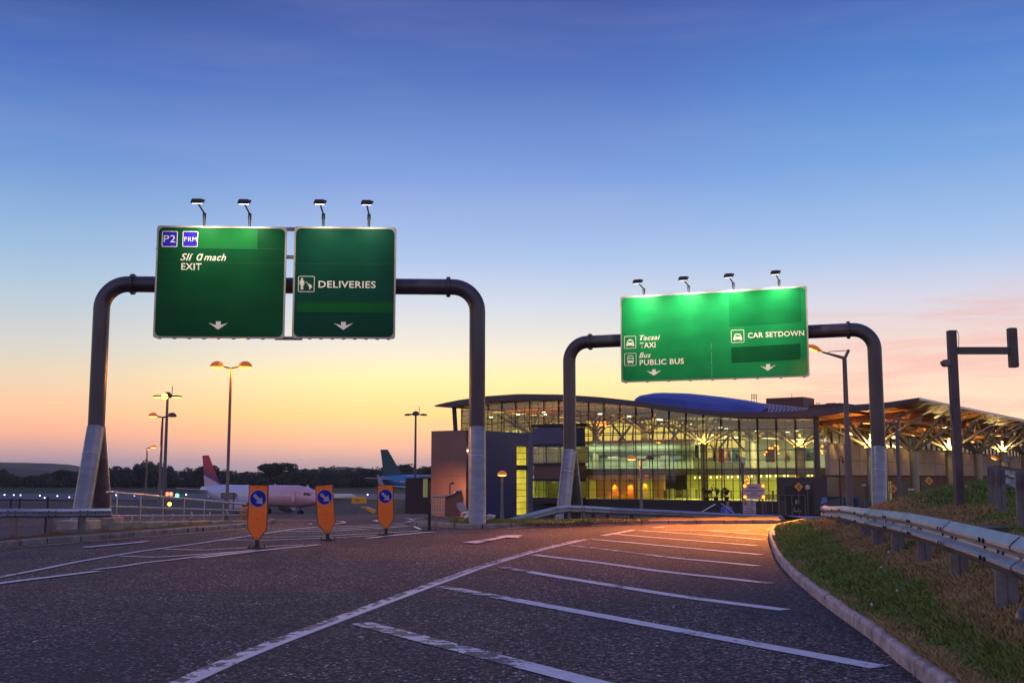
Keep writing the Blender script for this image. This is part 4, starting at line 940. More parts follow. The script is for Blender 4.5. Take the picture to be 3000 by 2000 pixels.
def mast(label, px, py, y, spread, lit, pr=(.3, .16)):
    q = D(px, py, y); zb = gh(q.x, y); t = thing('floodlight_mast', label, 'floodlight mast', (q.x, y, zb), 'apron floodlight masts')
    b = MB(); b.tube([(q.x, y, zb), (q.x, y, q.z)], pr, 12); b.build('pole', M_GREY, t, smooth=True)
    b = MB(); b.lathe([(.5, -.15), (.75, .05), (.55, .3), (.3, .55), (.05, .62)], (q.x, y, q.z), 12); b.tube([(q.x + .6, y, q.z + .3), (q.x + .6, y, q.z + 1.4)], .05, 6); b.build('crown', M_DARKPAINT, t)
    for k, a in enumerate((180, 225, 280, 330, 0)):
        dx, dy = math.cos(math.radians(a)) * spread, math.sin(math.radians(a)) * spread
        b = MB(); b.tube([(q.x, y, q.z + .05), (q.x + dx * .8, y + dy * .8, q.z)], .05, 6); b.bbox((q.x + dx, y + dy, q.z - .02), (.85, .6, .22), .06, Matrix.Rotation(math.radians(a), 3, 'Z')); h = b.build('floodlight', M_DARKPAINT, t)
        b = MB(); b.box((q.x + dx, y + dy, q.z - .16), (.7, .45, .06), Matrix.Rotation(math.radians(a), 3, 'Z')); b.build('lens', M_MAST if lit else M_OFF, h)
        if lit and k == 2:
            b = MB(); b.ball((q.x + dx * .6, y + dy - .2, q.z - .12), .42, 12, 8); b.build('lens', M_MAST, h)
    return t
M_MAST = glow('floodlight_lens', (1.0, .55, .08), 5.5)
mast('tall apron mast with glaring yellow floodlights', 491, 1161, 150, 1.45, True)
mast('tall thin unlit floodlight mast against the yellow sky, left of the terminal', 1218, 1214, 190, 1.5, False, (.26, .16))

def bracket_lamp(label, px, py, y, zb, arm, fork, head, pr, lit, power=0, tilt=.17):
    q = D(px, py, y); x, zt = q.x, q.z; t = thing('street_lamp', label, 'street lamp', (x, y, zb), 'street lamps with a forked bracket')
    b = MB(); b.tube([(x, y, zb), (x, y, zb + (zt - zb) * .48), (x, y, zb + (zt - zb) * .485), (x, y, zt)], [pr, pr * .9, pr * .72, pr * .58], 14); b.build('pole', M_GREY, t, smooth=True)
    e = Vector((x - arm, y, zt + arm * .33)); f = Vector((x + fork, y, zt + fork * 2.0)); b = MB()
    b.tube([(x, y, zt - .05), (x - .04, y, zt + .05), e], [pr * .5, pr * .45, pr * .22], 8); b.tube([(x, y, zt - .05), (x + .02, y, zt + .05), f], [pr * .5, pr * .45, pr * .4], 8)
    b.tube([f - Vector((.02, 0, .02)), Vector((x - arm * .68, y, f.z - .06)), e.lerp(Vector((x, y, zt)), .25)], .014, 6); b.build('bracket', M_GREY, t, smooth=True)
    Rm = Matrix.Rotation(math.radians(24), 3, 'Y'); hc = e + Rm @ Vector((-head * .45, 0, .02))
    b = MB(); V = [(max(.002, head * .23 * math.sin(math.pi * (k / 8) ** .8)), -head * .5 + head * k / 8) for k in range(9)]
    b.lathe(V, hc, 14, Rm @ Matrix.Rotation(math.radians(90), 3, 'Y') @ Matrix.Diagonal(Vector((.75, 1, 1)))); hd = b.build('lamp_head', M_DOMELIT if lit else M_DOME, t, smooth=True)
    b = MB(); b.lathe([(.002, -head * .28), (head * .13, -head * .18), (head * .155, 0), (head * .13, head * .18), (.002, head * .28)], hc + Rm @ Vector((-head * .06, 0, -head * .115)), 12, Rm @ Matrix.Rotation(math.radians(90), 3, 'Y') @ Matrix.Diagonal(Vector((.5, 1, 1)))); b.build('lens', M_SOD if lit else M_OFF, hd, smooth=True)
    if lit and power: light('SPOT', 'sodium_light', hc + Vector((-.1, -.1, -.22)), power, (1.0, .28, .03), target=hc + Vector((-4.2, -6.4, -6)), spot_size=math.radians(60), spot_blend=1.0, shadow_soft_size=.12)
    return t
bracket_lamp('street lamp with an orange lit head beside the bright green overhead sign', 2474, 1052, 40, D(2492, 1490, 40).z - .5, .80, .17, .62, .135, True, 40000)
bracket_lamp('thin unlit street lamp under the canopy, right of the far gantry column', 2627, 1247, 70, -2.3, 1.05, .28, .7, .17, False)
q = D(2952, 1362, 46); bracket_lamp('small lit street lamp just above the rear guardrail', 2957, 1357, 46, -.5, .42, .12, .42, .05, True, 60)
q = D(2459, 1352, 100); t = thing('street_lamp', 'dark swan-neck lamp post in front of the stone wall', 'street lamp', (q.x, 100, -2.3))
b = MB(); zt = D(2460, 1345, 100).z; b.tube([(q.x, 100, -2.3), (q.x, 100, zt)] + [(q.x + .16 - .16 * math.cos(a), 100, zt + .28 * math.sin(a)) for a in np.linspace(.2, math.pi, 9)] + [(q.x + .33, 100, zt - .15)], [.09, .055] + [.04] * 10, 10); b.build('pole', M_BLACK, t, smooth=True)
b = MB(); b.lathe([(.11, -.14), (.08, -.02), (.03, .05)], (q.x + .33, 100, zt - .18), 10); b.build('lamp_head', M_BLACK, t)
q = D(2178, 1352, 62); t = thing('camera_pole', 'slim grey pole with a small camera on top, behind the warning board', 'pole', (q.x, 62.3, -2.3))
b = MB(); b.tube([(q.x, 62.3, -2.3), (q.x, 62.3, q.z)], .075, 10); b.build('pole', M_GREY, t, smooth=True)
b = MB(); b.ball((q.x + .05, 62.3, q.z - .02), .11, 10, 6); b.tube([(q.x, 62.3, q.z), (q.x, 62.3, q.z + .3)], .05, 8); b.build('camera', M_WHITE, t)

# ------------------------------------------------------------------ railing and plinth on the left
M_TUBE = mat('railing_tube', (.50, .47, .46), .28, .8, var=.1)
A_ = D(312, 1441, 30.2); B_ = D(722, 1476, 36.2); zA, zB = .20, -.05
pl = MB(); P0, P1_ = Vector((D(337, 1500, 30.4).x, 30.4, 0)), Vector((B_.x + .05, 36.0, 0)); dv = (P1_ - P0).normalized(); nv = Vector((dv.y, -dv.x, 0))
for k in range(6):
    a, c = P0.lerp(P1_, k / 6 + .002), P0.lerp(P1_, (k + 1) / 6 - .002); m_ = (a + c) / 2; h = .36 - .03 * k
    pl.bbox((m_.x, m_.y, h / 2 - .3), ((c - a).length, .42, h + .45), .02, Matrix((dv, -nv, Vector((0, 0, 1)))).transposed())
tag(pl.build('plinth_wall', mat('mossy_concrete', (0.27, 0.24, 0.17), .85, var=.3, scale=2.5, bump=.3, dirt=(.08, .075, .05))), 'low mossy concrete plinth under the left railing', 'plinth')
rl = thing('railing', 'steel handrail with three tubes on the low concrete plinth at left', 'railing', (P0.x, P0.y, .3))
for f0, f1, rr in ((1.0, 1.0, .034), (.52, .54, .024), (.20, .22, .022)):
    b = MB(); za, zb_ = .3 + (A_.z - .3) * f0, .2 + (B_.z - .2) * f1
    b.tube([(A_.x if f0 == 1 else P0.x - .1, 30.3, za), (B_.x, 36.1, zb_)] if f0 < 1 else [(A_.x, 30.25, za + .005), (B_.x, 36.1, zb_)], rr, 10); b.build('rail_tube', M_TUBE, rl, smooth=True)
for k in range(7):
    f_ = k / 6; q = Vector((P0.x - .02, 30.35, 0)).lerp(Vector((B_.x - .05, 36.05, 0)), f_ * .96 + .02); zt = A_.z + (B_.z - A_.z) * (f_ * .96 + .04)
    b = MB(); b.bar((q.x, q.y, .28 - .12 * f_), (q.x, q.y, zt), .018, .05); b.build('post', M_TUBE, rl)
    if k < 6: 
        b = MB(); q2 = q.lerp(Vector((B_.x, 36.05, 0)), .09); b.tube(smooth_line([(q2.x, q2.y, .3), (q2.x + .1, q2.y - .1, .34), (q2.x + .06, q2.y - .05, .46)]), .012, 6); b.build('bracket', M_TUBE, rl)
q = D(709, 1510, 36.4); bb_ = MB(); bb_.bbox((q.x + .12, 36.4, .28), (.36, .4, .5), .02)
tag(bb_.build('timber_bin', mat('orange_timber', (.34, .14, .05), .7, var=.3, scale=4)), 'small timber box at the right end of the left railing', 'box')
# parapet of the service ramp behind the island, with curved handrail
M_BRONZE = mat('brown_cladding', (0.16, 0.085, 0.075), .55, .2, var=.2)
pp = thing('parapet', 'brown curved ramp parapet beside the right column of the first gantry', 'parapet', (D(1320, 1510, 44).x, 44, 0))
b = MB(); b.prism([D(x, y, 44) for x, y in ((1303, 1453), (1330, 1447), (1340, 1438), (1353, 1438), (1357, 1470), (1345, 1514), (1303, 1512))], (0, .5, 0)); b.build('panel', M_BRONZE, pp)
b = MB(); b.tube(smooth_line([D(x, y, 43.9) for x, y in ((1262, 1453), (1304, 1452.5), (1328, 1446), (1337, 1438), (1353, 1437))]), .035, 8); b.build('handrail', M_TUBE, pp, smooth=True)
b = MB()
for k in range(9): q = D(1266 + k * 4.6, 1455, 44); b.tube([q, (q.x, 44, D(1266, 1506, 44).z)], .014, 6)
for yy_ in (1487, 1500): b.tube([D(1262, yy_, 44), D(1303, yy_, 44)], .02, 6)
b.build('baluster', M_TUBE, pp)
t = thing('rail_terminal', 'pale sloping rail end piece left of the gantry column base', 'guardrail end', D(1350, 1495, 40.5))
b = MB(); b.prism([D(x, y, 40.5) for x, y in ((1338, 1473), (1350, 1471), (1360, 1479), (1368, 1493), (1354, 1496))], (0, .25, 0)); b.prism([D(x, y, 40.48) for x, y in ((1337, 1474), (1354, 1496), (1355, 1506), (1340, 1487))], (0, .2, 0)); b.build('beam_end', M_RAIL, t)
b = MB(); b.prism([D(x, y, 40.46) for x, y in ((1355, 1497), (1367, 1494), (1367, 1502), (1356, 1505))], (0, .2, 0)); b.build('foot', M_POST, t)
for k, (x, y) in enumerate(((1361, 1503), (1370, 1502), (1369, 1513), (1380, 1513), (1431, 1513), (1441, 1513))):
    q = D(x, y, 34.0 if y > 1510 else 35.2); b = MB(); b.ball(q, .085, 7, 5, (1.25, 1, .8)); b.v = [tuple(Vector(v) + Vector((0, 0, .1 * (Vector(v) - q).x)) + Vector((random.uniform(-.02, .02),) * 3)) for v in b.v]
    tag(b.build('stone', mat('white_stone', (.62, .58, .55), .8, var=.15)), ['small white stone behind the rail end piece', 'white stone second from the rail end piece', 'white stone left of the gantry column foot, in the front row', 'white stone touching the left of the gantry column foot', 'white stone just right of the gantry column foot', 'farthest right white stone by the gantry column foot'][k], 'stone', 'white stones round the column foot')

# ------------------------------------------------------------------ signs in the middle distance
M_BOARD = mat('grey_white_board', (.50, .43, .45), .5, var=.06); M_INK = mat('black_ink', (.02, .02, .03), .6); M_AMB = glow('amber_flasher', (1.0, .22, .02), 4.5); M_RED = mat('prohibition_red', (.45, .04, .05), .5)
yb = 62.0; tl, br = D(2177, 1417, yb), D(2241, 1461, yb); U0, N0 = Vector((1, 0, 0)), Vector((0, -1, 0))
t = thing('warning_sign', 'pale warning board with four lit amber lamps reading PEDESTRIAN CROSSING AHEAD', 'road sign', (tl.x, yb, -2.3))
b = MB(); b.box(((tl.x + br.x) / 2, yb + .03, (tl.z + br.z) / 2), (br.x - tl.x, .06, tl.z - br.z)); b.build('board', M_BOARD, t)
f = Face((tl.x, yb - .001, br.z), U0, N0, t, (2100, 1380, .12755)); w_, h_ = br.x - tl.x, tl.z - br.z
for tx, a0, a1, zc, hh in (('WARNING !', .24, .76, .76, .11), ('PEDESTRIAN CROSSING', .05, .95, .55, .085), ('AHEAD', .38, .62, .39, .085), ('MAX SPEED 20 kph', .16, .84, .22, .09)):
    f.text_at(tx, a0 * w_, (zc - hh / 2) * h_, a1 * w_, (zc + hh / 2) * h_, M_INK, .004, .03)
for ax, az_ in ((.03, .87), (.89, .87), (.03, .13), (.89, .13)):
    b = MB(); b.lathe([(.085, 0), (.08, .04), (.05, .07), (.01, .085)], (tl.x + ax * w_ + .05, yb - .01, br.z + az_ * h_), 14, Matrix.Rotation(math.pi / 2, 3, 'X')); b.build('flasher', M_AMB, t)
b = MB()
for dx in (.12, w_ - .12): b.tube([(tl.x + dx, yb + .1, -2.3), (tl.x + dx, yb + .1, tl.z)], .045, 8)
b.build('post', M_POST, t)
tl, br = D(2177, 1464, yb), D(2215, 1506, yb); t = thing('no_parking_sign', 'pale board with a red crossed circle below the warning board', 'road sign', (tl.x, yb, -2.3))
b = MB(); b.box(((tl.x + br.x) / 2, yb + .02, (tl.z + br.z) / 2), (br.x - tl.x, .05, tl.z - br.z)); b.build('board', M_BOARD, t)
f = Face((tl.x, yb - .006, br.z), U0, N0, t, (2100, 1380, .12755)); w_, h_ = br.x - tl.x, tl.z - br.z
for tx, a0, a1, zc in (('NO', .62, .76, .95), ('PARKING', .50, .90, .84), ('OR', .64, .76, .735), ('STOPPING', .44, .94, .625), ('UNATTENDED', .2, .8, .44), ('VEHICLES', .28, .72, .325), ('WILL BE CLAMPED', .10, .92, .21), ('RELEASE FEE APPLIES', .08, .94, .09)):
    f.text_at(tx, a0 * w_, zc * h_ - .03, a1 * w_, zc * h_ + .03, M_INK, .004, .02)
b = MB(); c = Vector((tl.x + .2 * w_, yb - .012, br.z + .78 * h_)); R_ = .125
O, I = disc(0, 0, R_, 24), disc(0, 0, R_ * .8, 24); V = [c + Vector((x, 0, z)) for x, z in O + I]; b.add(V, [(i, (i + 1) % 24, 24 + (i + 1) % 24, 24 + i) for i in range(24)]); b.bar(c + Vector((-.085, -.004, .085)), c + Vector((.085, -.004, -.085)), .004, .022); b.build('symbol', M_RED, t)
f.text_at('P', .2 * w_ - .05, .78 * h_ - .07, .2 * w_ + .05, .78 * h_ + .07, M_INK, .002, .03, name='symbol_letter')
def post_sign(name, label, cat, px, py, y, polys, m, ink=None, grp=None):
    q = D(px, py, y); t = thing(name, label, cat, (q.x, y, -2.3), grp); b = MB()
    for P in polys: b.prism([(q.x + x, y, q.z + z) for x, z in P], (0, .03, 0))
    b.build('plate', m, t); b = MB(); b.tube([(q.x, y + .07, -2.3), (q.x, y + .07, q.z + .1)], .04, 8); b.build('post', M_GREY, t)
    if ink:
        b = MB()
        for P in ink: b.prism([(q.x + x, y - .004, q.z + z) for x, z in P], (0, .003, 0))
        b.build('symbol', M_INK, t)
    return t
M_DIA = mat('diamond_yellow', (.75, .30, .02), .5, var=.1); dia = [[(0, -.42), (.42, 0), (0, .42), (-.42, 0)]]; walk = [disc(.0, .17, .05, 8), [(-.05, .10), (.06, .10), (.10, -.02), (.05, -.03), (.12, -.22), (.06, -.22), (0, -.06), (-.08, -.22), (-.13, -.20), (-.06, -.02)]]
post_sign('crossing_sign', 'yellow diamond pedestrian sign in front of the dark porch', 'road sign', 2340, 1425, 106, dia, M_DIA, walk, 'yellow diamond signs')
post_sign('crossing_sign', 'yellow diamond sign low beside the far gantry column', 'road sign', 2617, 1431, 106, dia, M_DIA, walk, 'yellow diamond signs')
post_sign('crossing_sign', 'yellow diamond sign above the crest of the grass bank', 'road sign', 2722, 1408, 112, dia, M_DIA, walk, 'yellow diamond signs')
post_sign('house_sign', 'small pale house-shaped sign on a thin post, right of a yellow diamond', 'road sign', 2366, 1427, 100, [[(-.2, -.15), (.2, -.15), (.2, .10), (0, .26), (-.2, .10)]], M_WHITE, [[(-.13, -.09), (-.05, -.09), (-.05, .05), (-.13, .05)], [(.05, -.09), (.13, -.09), (.13, .05), (.05, .05)]])
post_sign('name_plate', 'narrow pale plate on a thin post beside a canopy column', 'road sign', 2669, 1433, 100, [[(-.26, -.08), (.26, -.08), (.26, .08), (-.26, .08)]], M_WHITE, [[(-.2, -.02), (.2, -.02), (.2, .02), (-.2, .02)]])
post_sign('globe_lamp', 'thin post topped by two tiny pale globes before the brick opening', 'lamp post', 2531, 1420, 100, [disc(-.10, 0, .08, 10), disc(.10, 0, .08, 10)], M_WHITE)
q = D(670, 1450, 60); t = thing('finger_sign', 'dark teal arrow sign in front of the tail of the magenta-finned aircraft', 'road sign', (q.x, 60, gh(q.x, 60)))
P = [D(x, y, 60) for x, y in ((648, 1443), (689, 1443), (697, 1451), (689, 1460), (648, 1460))]; b = MB(); b.prism(P, (0, .05, 0)); b.build('plate', mat('sign_teal', (.012, .06, .055), .5), t)
b = MB(); b.tube([(P[0].x + .2, 60.1, gh(q.x, 60)), (P[0].x + .2, 60.1, P[0].z)], .045, 8); b.tube([(P[1].x - .1, 60.1, gh(q.x, 60)), (P[1].x - .1, 60.1, P[1].z)], .045, 8); b.build('post', M_GREY, t)
f = Face((P[4].x, 59.99, P[4].z), U0, N0, t, (0, 0, 1)); b = MB()
for zz in (.10, .20): b.box((P[4].x + .36, 59.985, P[4].z + zz), (.55, .004, .035))
b.bar((P[1].x - .02, 59.985, P[1].z - .06), (P[1].x + .06, 59.985, (P[1].z + P[4].z) / 2), .004, .03); b.bar((P[1].x - .02, 59.985, P[4].z + .06), (P[1].x + .06, 59.985, (P[1].z + P[4].z) / 2), .004, .03); b.build('symbol', M_BOARD, t)
# ------------------------------------------------------------------ aircraft
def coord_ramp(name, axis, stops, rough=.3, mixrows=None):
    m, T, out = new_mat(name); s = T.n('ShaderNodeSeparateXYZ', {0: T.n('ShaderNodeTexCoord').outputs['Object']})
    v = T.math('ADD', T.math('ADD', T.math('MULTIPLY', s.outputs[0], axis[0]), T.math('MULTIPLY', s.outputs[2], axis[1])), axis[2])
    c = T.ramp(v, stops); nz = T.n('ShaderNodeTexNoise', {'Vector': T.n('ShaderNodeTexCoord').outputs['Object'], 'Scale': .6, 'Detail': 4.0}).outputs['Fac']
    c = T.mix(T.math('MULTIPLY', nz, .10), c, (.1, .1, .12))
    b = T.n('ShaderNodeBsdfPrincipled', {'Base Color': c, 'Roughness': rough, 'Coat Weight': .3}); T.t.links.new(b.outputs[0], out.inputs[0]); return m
def aircraft(label, cx, cy, heading, mfus, mfin, mwing, k=1.0, cheat='', windows=True):
    c, s = math.cos(heading), -math.sin(heading); zg = gh(cx, cy); O = Vector((cx, cy, zg + 3.55 * k))
    t = thing('airliner', label, 'aircraft', (cx, cy, zg), 'parked airliners')
    Rm = Matrix(((c, -s, 0), (s, c, 0), (0, 0, 1))); tr = lambda b: setattr(b, 'v', [tuple(O + Rm @ (Vector(v) * k)) for v in b.v])
    def put(b, nm, m, par=t, sm=False):
        o = b.build_local(nm, m, par, O, Rm, k, sm); return o
    b = MB(); st_ = [(-18.8, .25, 1.15), (-18.2, .55, 1.08), (-16, 1.05, .85), (-13, 1.6, .42), (-10, 1.9, .1), (-7, 1.98, 0), (12.5, 1.98, 0), (14.5, 1.86, -.05), (16.3, 1.52, -.22), (17.5, 1.1, -.42), (18.3, .62, -.6), (18.75, .12, -.7)]
    seg = 20; V = []
    for x, r_, z in st_: V += [(x, r_ * math.cos(2 * math.pi * q / seg), z + r_ * math.sin(2 * math.pi * q / seg)) for q in range(seg)]
    b.add(V, [(i * seg + q, i * seg + (q + 1) % seg, (i + 1) * seg + (q + 1) % seg, (i + 1) * seg + q) for i in range(len(st_) - 1) for q in range(seg)] + [tuple(range(seg))[::-1], tuple(range((len(st_) - 1) * seg, len(st_) * seg))]); fu = put(b, 'fuselage', mfus, sm=True)
    b = MB(); b.prism([(-17.3, .12, 1.3), (-10.9, .12, 1.9), (-12.6, .12, 2.35), (-16.6, .07, 7.9), (-18.55, .07, 7.9), (-17.6, .12, 2.2)], (0, -.24, 0)); put(b, 'fin', mfin)
    for sg in (1, -1):
        b = MB(); b.prism([(3.6, sg * 1.5, -1.2), (-3.2, sg * 1.5, -1.2), (-4.4, sg * 6.5, -.9), (-6.2, sg * 17, -.2), (-4.9, sg * 17, -.15), (-1.2, sg * 6.5, -.85)], (0, 0, -.3)); b.prism([(-4.9, sg * 17, -.15), (-6.2, sg * 17, -.2), (-6.6, sg * 17.2, 1.9), (-6.1, sg * 17.2, 1.9)], (0, sg * .12, 0)); put(b, 'wing', mwing)
        b = MB(); b.prism([(-14.2, sg * .9, .95), (-17.2, sg * .9, .85), (-18.3, sg * 6.2, 1.35), (-17.1, sg * 6.2, 1.4)], (0, 0, -.16)); put(b, 'stabiliser', mwing)
        b = MB(); pr_ = [(.75, -2.2), (1.05, -1.2), (1.15, .4), (1.05, 1.5), (.85, 1.9), (.8, 1.5), (.1, 1.0)]; b.lathe(pr_, (2.2, sg * 5.7, -2.1), 16, Matrix.Rotation(math.pi / 2, 3, 'Y')); b.bar((2.0, sg * 5.7, -1.1), (-1.2, sg * 5.7, -1.05), .3, .6); put(b, 'engine', mwing, sm=True)
    b = MB()
    if windows:
        for k_ in range(34): b.box((10.6 - k_ * .66, -1.965, .45), (.26, .05, .36))
        put(b, 'cabin_windows', M_ACW)
    b = MB(); b.prism([(16.05, -1.52, .32), (16.55, -1.40, .30), (16.5, -1.34, .72), (16.05, -1.42, .78)], (0, -.06, 0)); b.prism([(16.68, -1.36, .28), (17.25, -1.05, .20), (17.1, -1.02, .60), (16.62, -1.28, .72)], (0, -.06, 0)); b.prism([(17.32, -.98, .18), (17.68, -.2, .15), (17.3, -.2, .62), (17.12, -.86, .6)], (.05, -.04, 0)); put(b, 'cockpit_window', M_DARKGLASS)
    b = MB(); b.prism([(13.2, -1.99, -.9), (14.05, -1.98, -.9), (14.05, -1.9, .95), (13.2, -1.92, .95)], (0, .03, 0)); put(b, 'door', mfus)
    for x, y_ in ((13.3, 0), (-1.5, 3.8), (-1.5, -3.8)):
        b = MB(); b.tube([(x, y_, -1.5), (x, y_, -3.1)], .12, 8)
        for d_ in (-.3, .3): b.tube([(x, y_ + d_ - .12, -3.05), (x, y_ + d_ + .12, -3.05)], .5, 14)
        put(b, 'landing_gear', M_BLACK)
    b = MB(); b.prism([(6, 0, 1.95), (5.4, 0, 1.95), (5.2, 0, 2.3), (5.5, 0, 2.3)], (0, .05, 0)); put(b, 'antenna', M_WHITE)
    return t
def _bl(s, nm, m, par, O, Rm, k, sm):       # build in the aircraft's own axes so that its paint follows it
    me_o = s.build(nm, m, None, sm); me_o.parent = par
    me_o.matrix_local = Matrix.Translation(O - par.location) @ Rm.to_4x4() @ Matrix.Diagonal((k, k, k, 1)); return me_o
MB.build_local = _bl
M_ACW = mat('aircraft_window', (.75, .70, .62), .3); M_DARKGLASS = mat('dark_glass', (.012, .014, .02), .12)
wht, red_ = (.62, .60, .78), (.80, .11, .13)
M_FUS1 = coord_ramp('white_livery_red_glow', (.04, .02, .5), [(0, wht), (.52, (.68, .60, .72)), (.60, (.72, .56, .63)), (.78, (.74, .45, .50)), (1, (.72, .38, .43))])  # pink towards the nose is red tail-light glow painted onto a white body
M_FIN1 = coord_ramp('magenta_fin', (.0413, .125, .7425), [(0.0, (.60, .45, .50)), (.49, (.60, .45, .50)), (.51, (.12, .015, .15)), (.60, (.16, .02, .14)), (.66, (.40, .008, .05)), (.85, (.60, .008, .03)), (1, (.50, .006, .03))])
M_WING = mat('aircraft_wing_grey', (.42, .40, .43), .4, .2)
M_FUS2 = coord_ramp('blue_livery', (0, .25, .5), [(0, (.5, .48, .5)), (.36, (.5, .48, .5)), (.38, (.03, .17, .42)), (1, (.04, .22, .46))]); M_FIN2 = mat('teal_fin', (.006, .075, .085), .4, var=.15, scale=.4)
aircraft('parked airliner with magenta fin, white body with red glow painted in towards the nose', (760 - 1500) / F * 215, 215, math.radians(41), M_FUS1, M_FIN1, M_WING)
xx = (1128 - 1500) / F * 262; hd = math.radians(30)
aircraft('parked airliner with dark teal fin and blue body, partly behind the low dark building', xx + 17.5 * math.cos(hd), 262 - 17.5 * math.sin(hd), hd, M_FUS2, M_FIN2, M_WING)
# small executive jet tail far out
q = D(965, 1432, 330); t = thing('small_jet', 'tiny white jet with a T-tail far out on the airfield', 'aircraft', (q.x, 330, -5.5))
b = MB(); b.lathe([(.1, -5), (.7, -3), (.9, 0), (.85, 3.5), (.1, 5.2)], (q.x + 3, 330, -4.2), 12, Matrix.Rotation(math.pi / 2, 3, 'Y')); b.build('fuselage', M_WHITE, t, smooth=True)
b = MB(); b.prism([(q.x - .8, 330, -3.6), (q.x + 1.5, 330, -3.5), (q.x + .3, 330, -.9), (q.x - .9, 330, -.9)], (0, .2, 0)); b.box((q.x - .2, 330, -.85), (1.3, 4.5, .15), Matrix.Rotation(.5, 3, 'Z')); b.build('tail', M_WHITE, t)
b = MB(); b.prism([(q.x + 2, 330, -4.7), (q.x + 4.5, 330, -4.7), (q.x + 2.5, 323, -4.5), (q.x + 1.8, 323, -4.5)], (0, 0, .2)); b.build('wing', M_WHITE, t)

# ------------------------------------------------------------------ apron vehicles, steps, lights
M_YEL = mat('apron_yellow', (.85, .42, .03), .5, var=.12); M_CARGLASS = mat('car_glass', (.02, .03, .06), .08); M_TYRE = M_BLACK; M_TAIL = glow('tail_light', (1, .03, .05), 6); M_TAILOFF = mat('tail_dull', (.25, .02, .02), .3); M_HEAD = glow('head_light', (1, .9, .75), 8)
q = D(836, 1480, 150); t = thing('boarding_steps', 'yellow mobile boarding steps on the apron between the amber plates', 'steps', (q.x, 150, gh(q.x, 150)))
zg = gh(q.x, 150); xw = 41 / F * 150 / 41                # metres per picture pixel
X0 = lambda px: (px - 1500) / F * 150; Zp = lambda py: D(1000, py, 150).z
b = MB(); b.prism([(X0(1036), 150, Zp(1456)), (X0(1073), 150, Zp(1455)), (X0(1074), 150, Zp(1474)), (X0(1034), 150, Zp(1475))], (0, 1.6, 0)); b.build('canopy', M_YEL, t)
b = MB(); b.prism([(X0(1062), 149.9, Zp(1484)), (X0(1076), 149.9, Zp(1484)), (X0(1103), 149.9, Zp(1494)), (X0(1103), 149.9, Zp(1502)), (X0(1096), 149.9, Zp(1502))], (0, 1.6, 0)); b.build('stair_flight', M_YEL, t)
b = MB()
for a_, c_ in (((1040, 1474), (1062, 1502)), ((1062, 1474), (1040, 1502)), ((1034, 1475), (1034, 1502)), ((1074, 1475), (1074, 1502))): b.bar((X0(a_[0]), 149.8, Zp(a_[1])), (X0(c_[0]), 149.8, Zp(c_[1])), .1, .1)
b.build('strut', M_POST, t); b = MB()
for x in (1036, 1072, 1100): b.tube([(X0(x), 149.7, zg + .4), (X0(x), 150, zg + .4)], .4, 12)
b.build('wheel', M_TYRE, t)
b = MB(); b.bbox((X0(1052), 149.95, Zp(1464)), (.6, .05, .35), .01); b.build('number_panel', mat('panel_orange', (.7, .22, .02), .5), t)

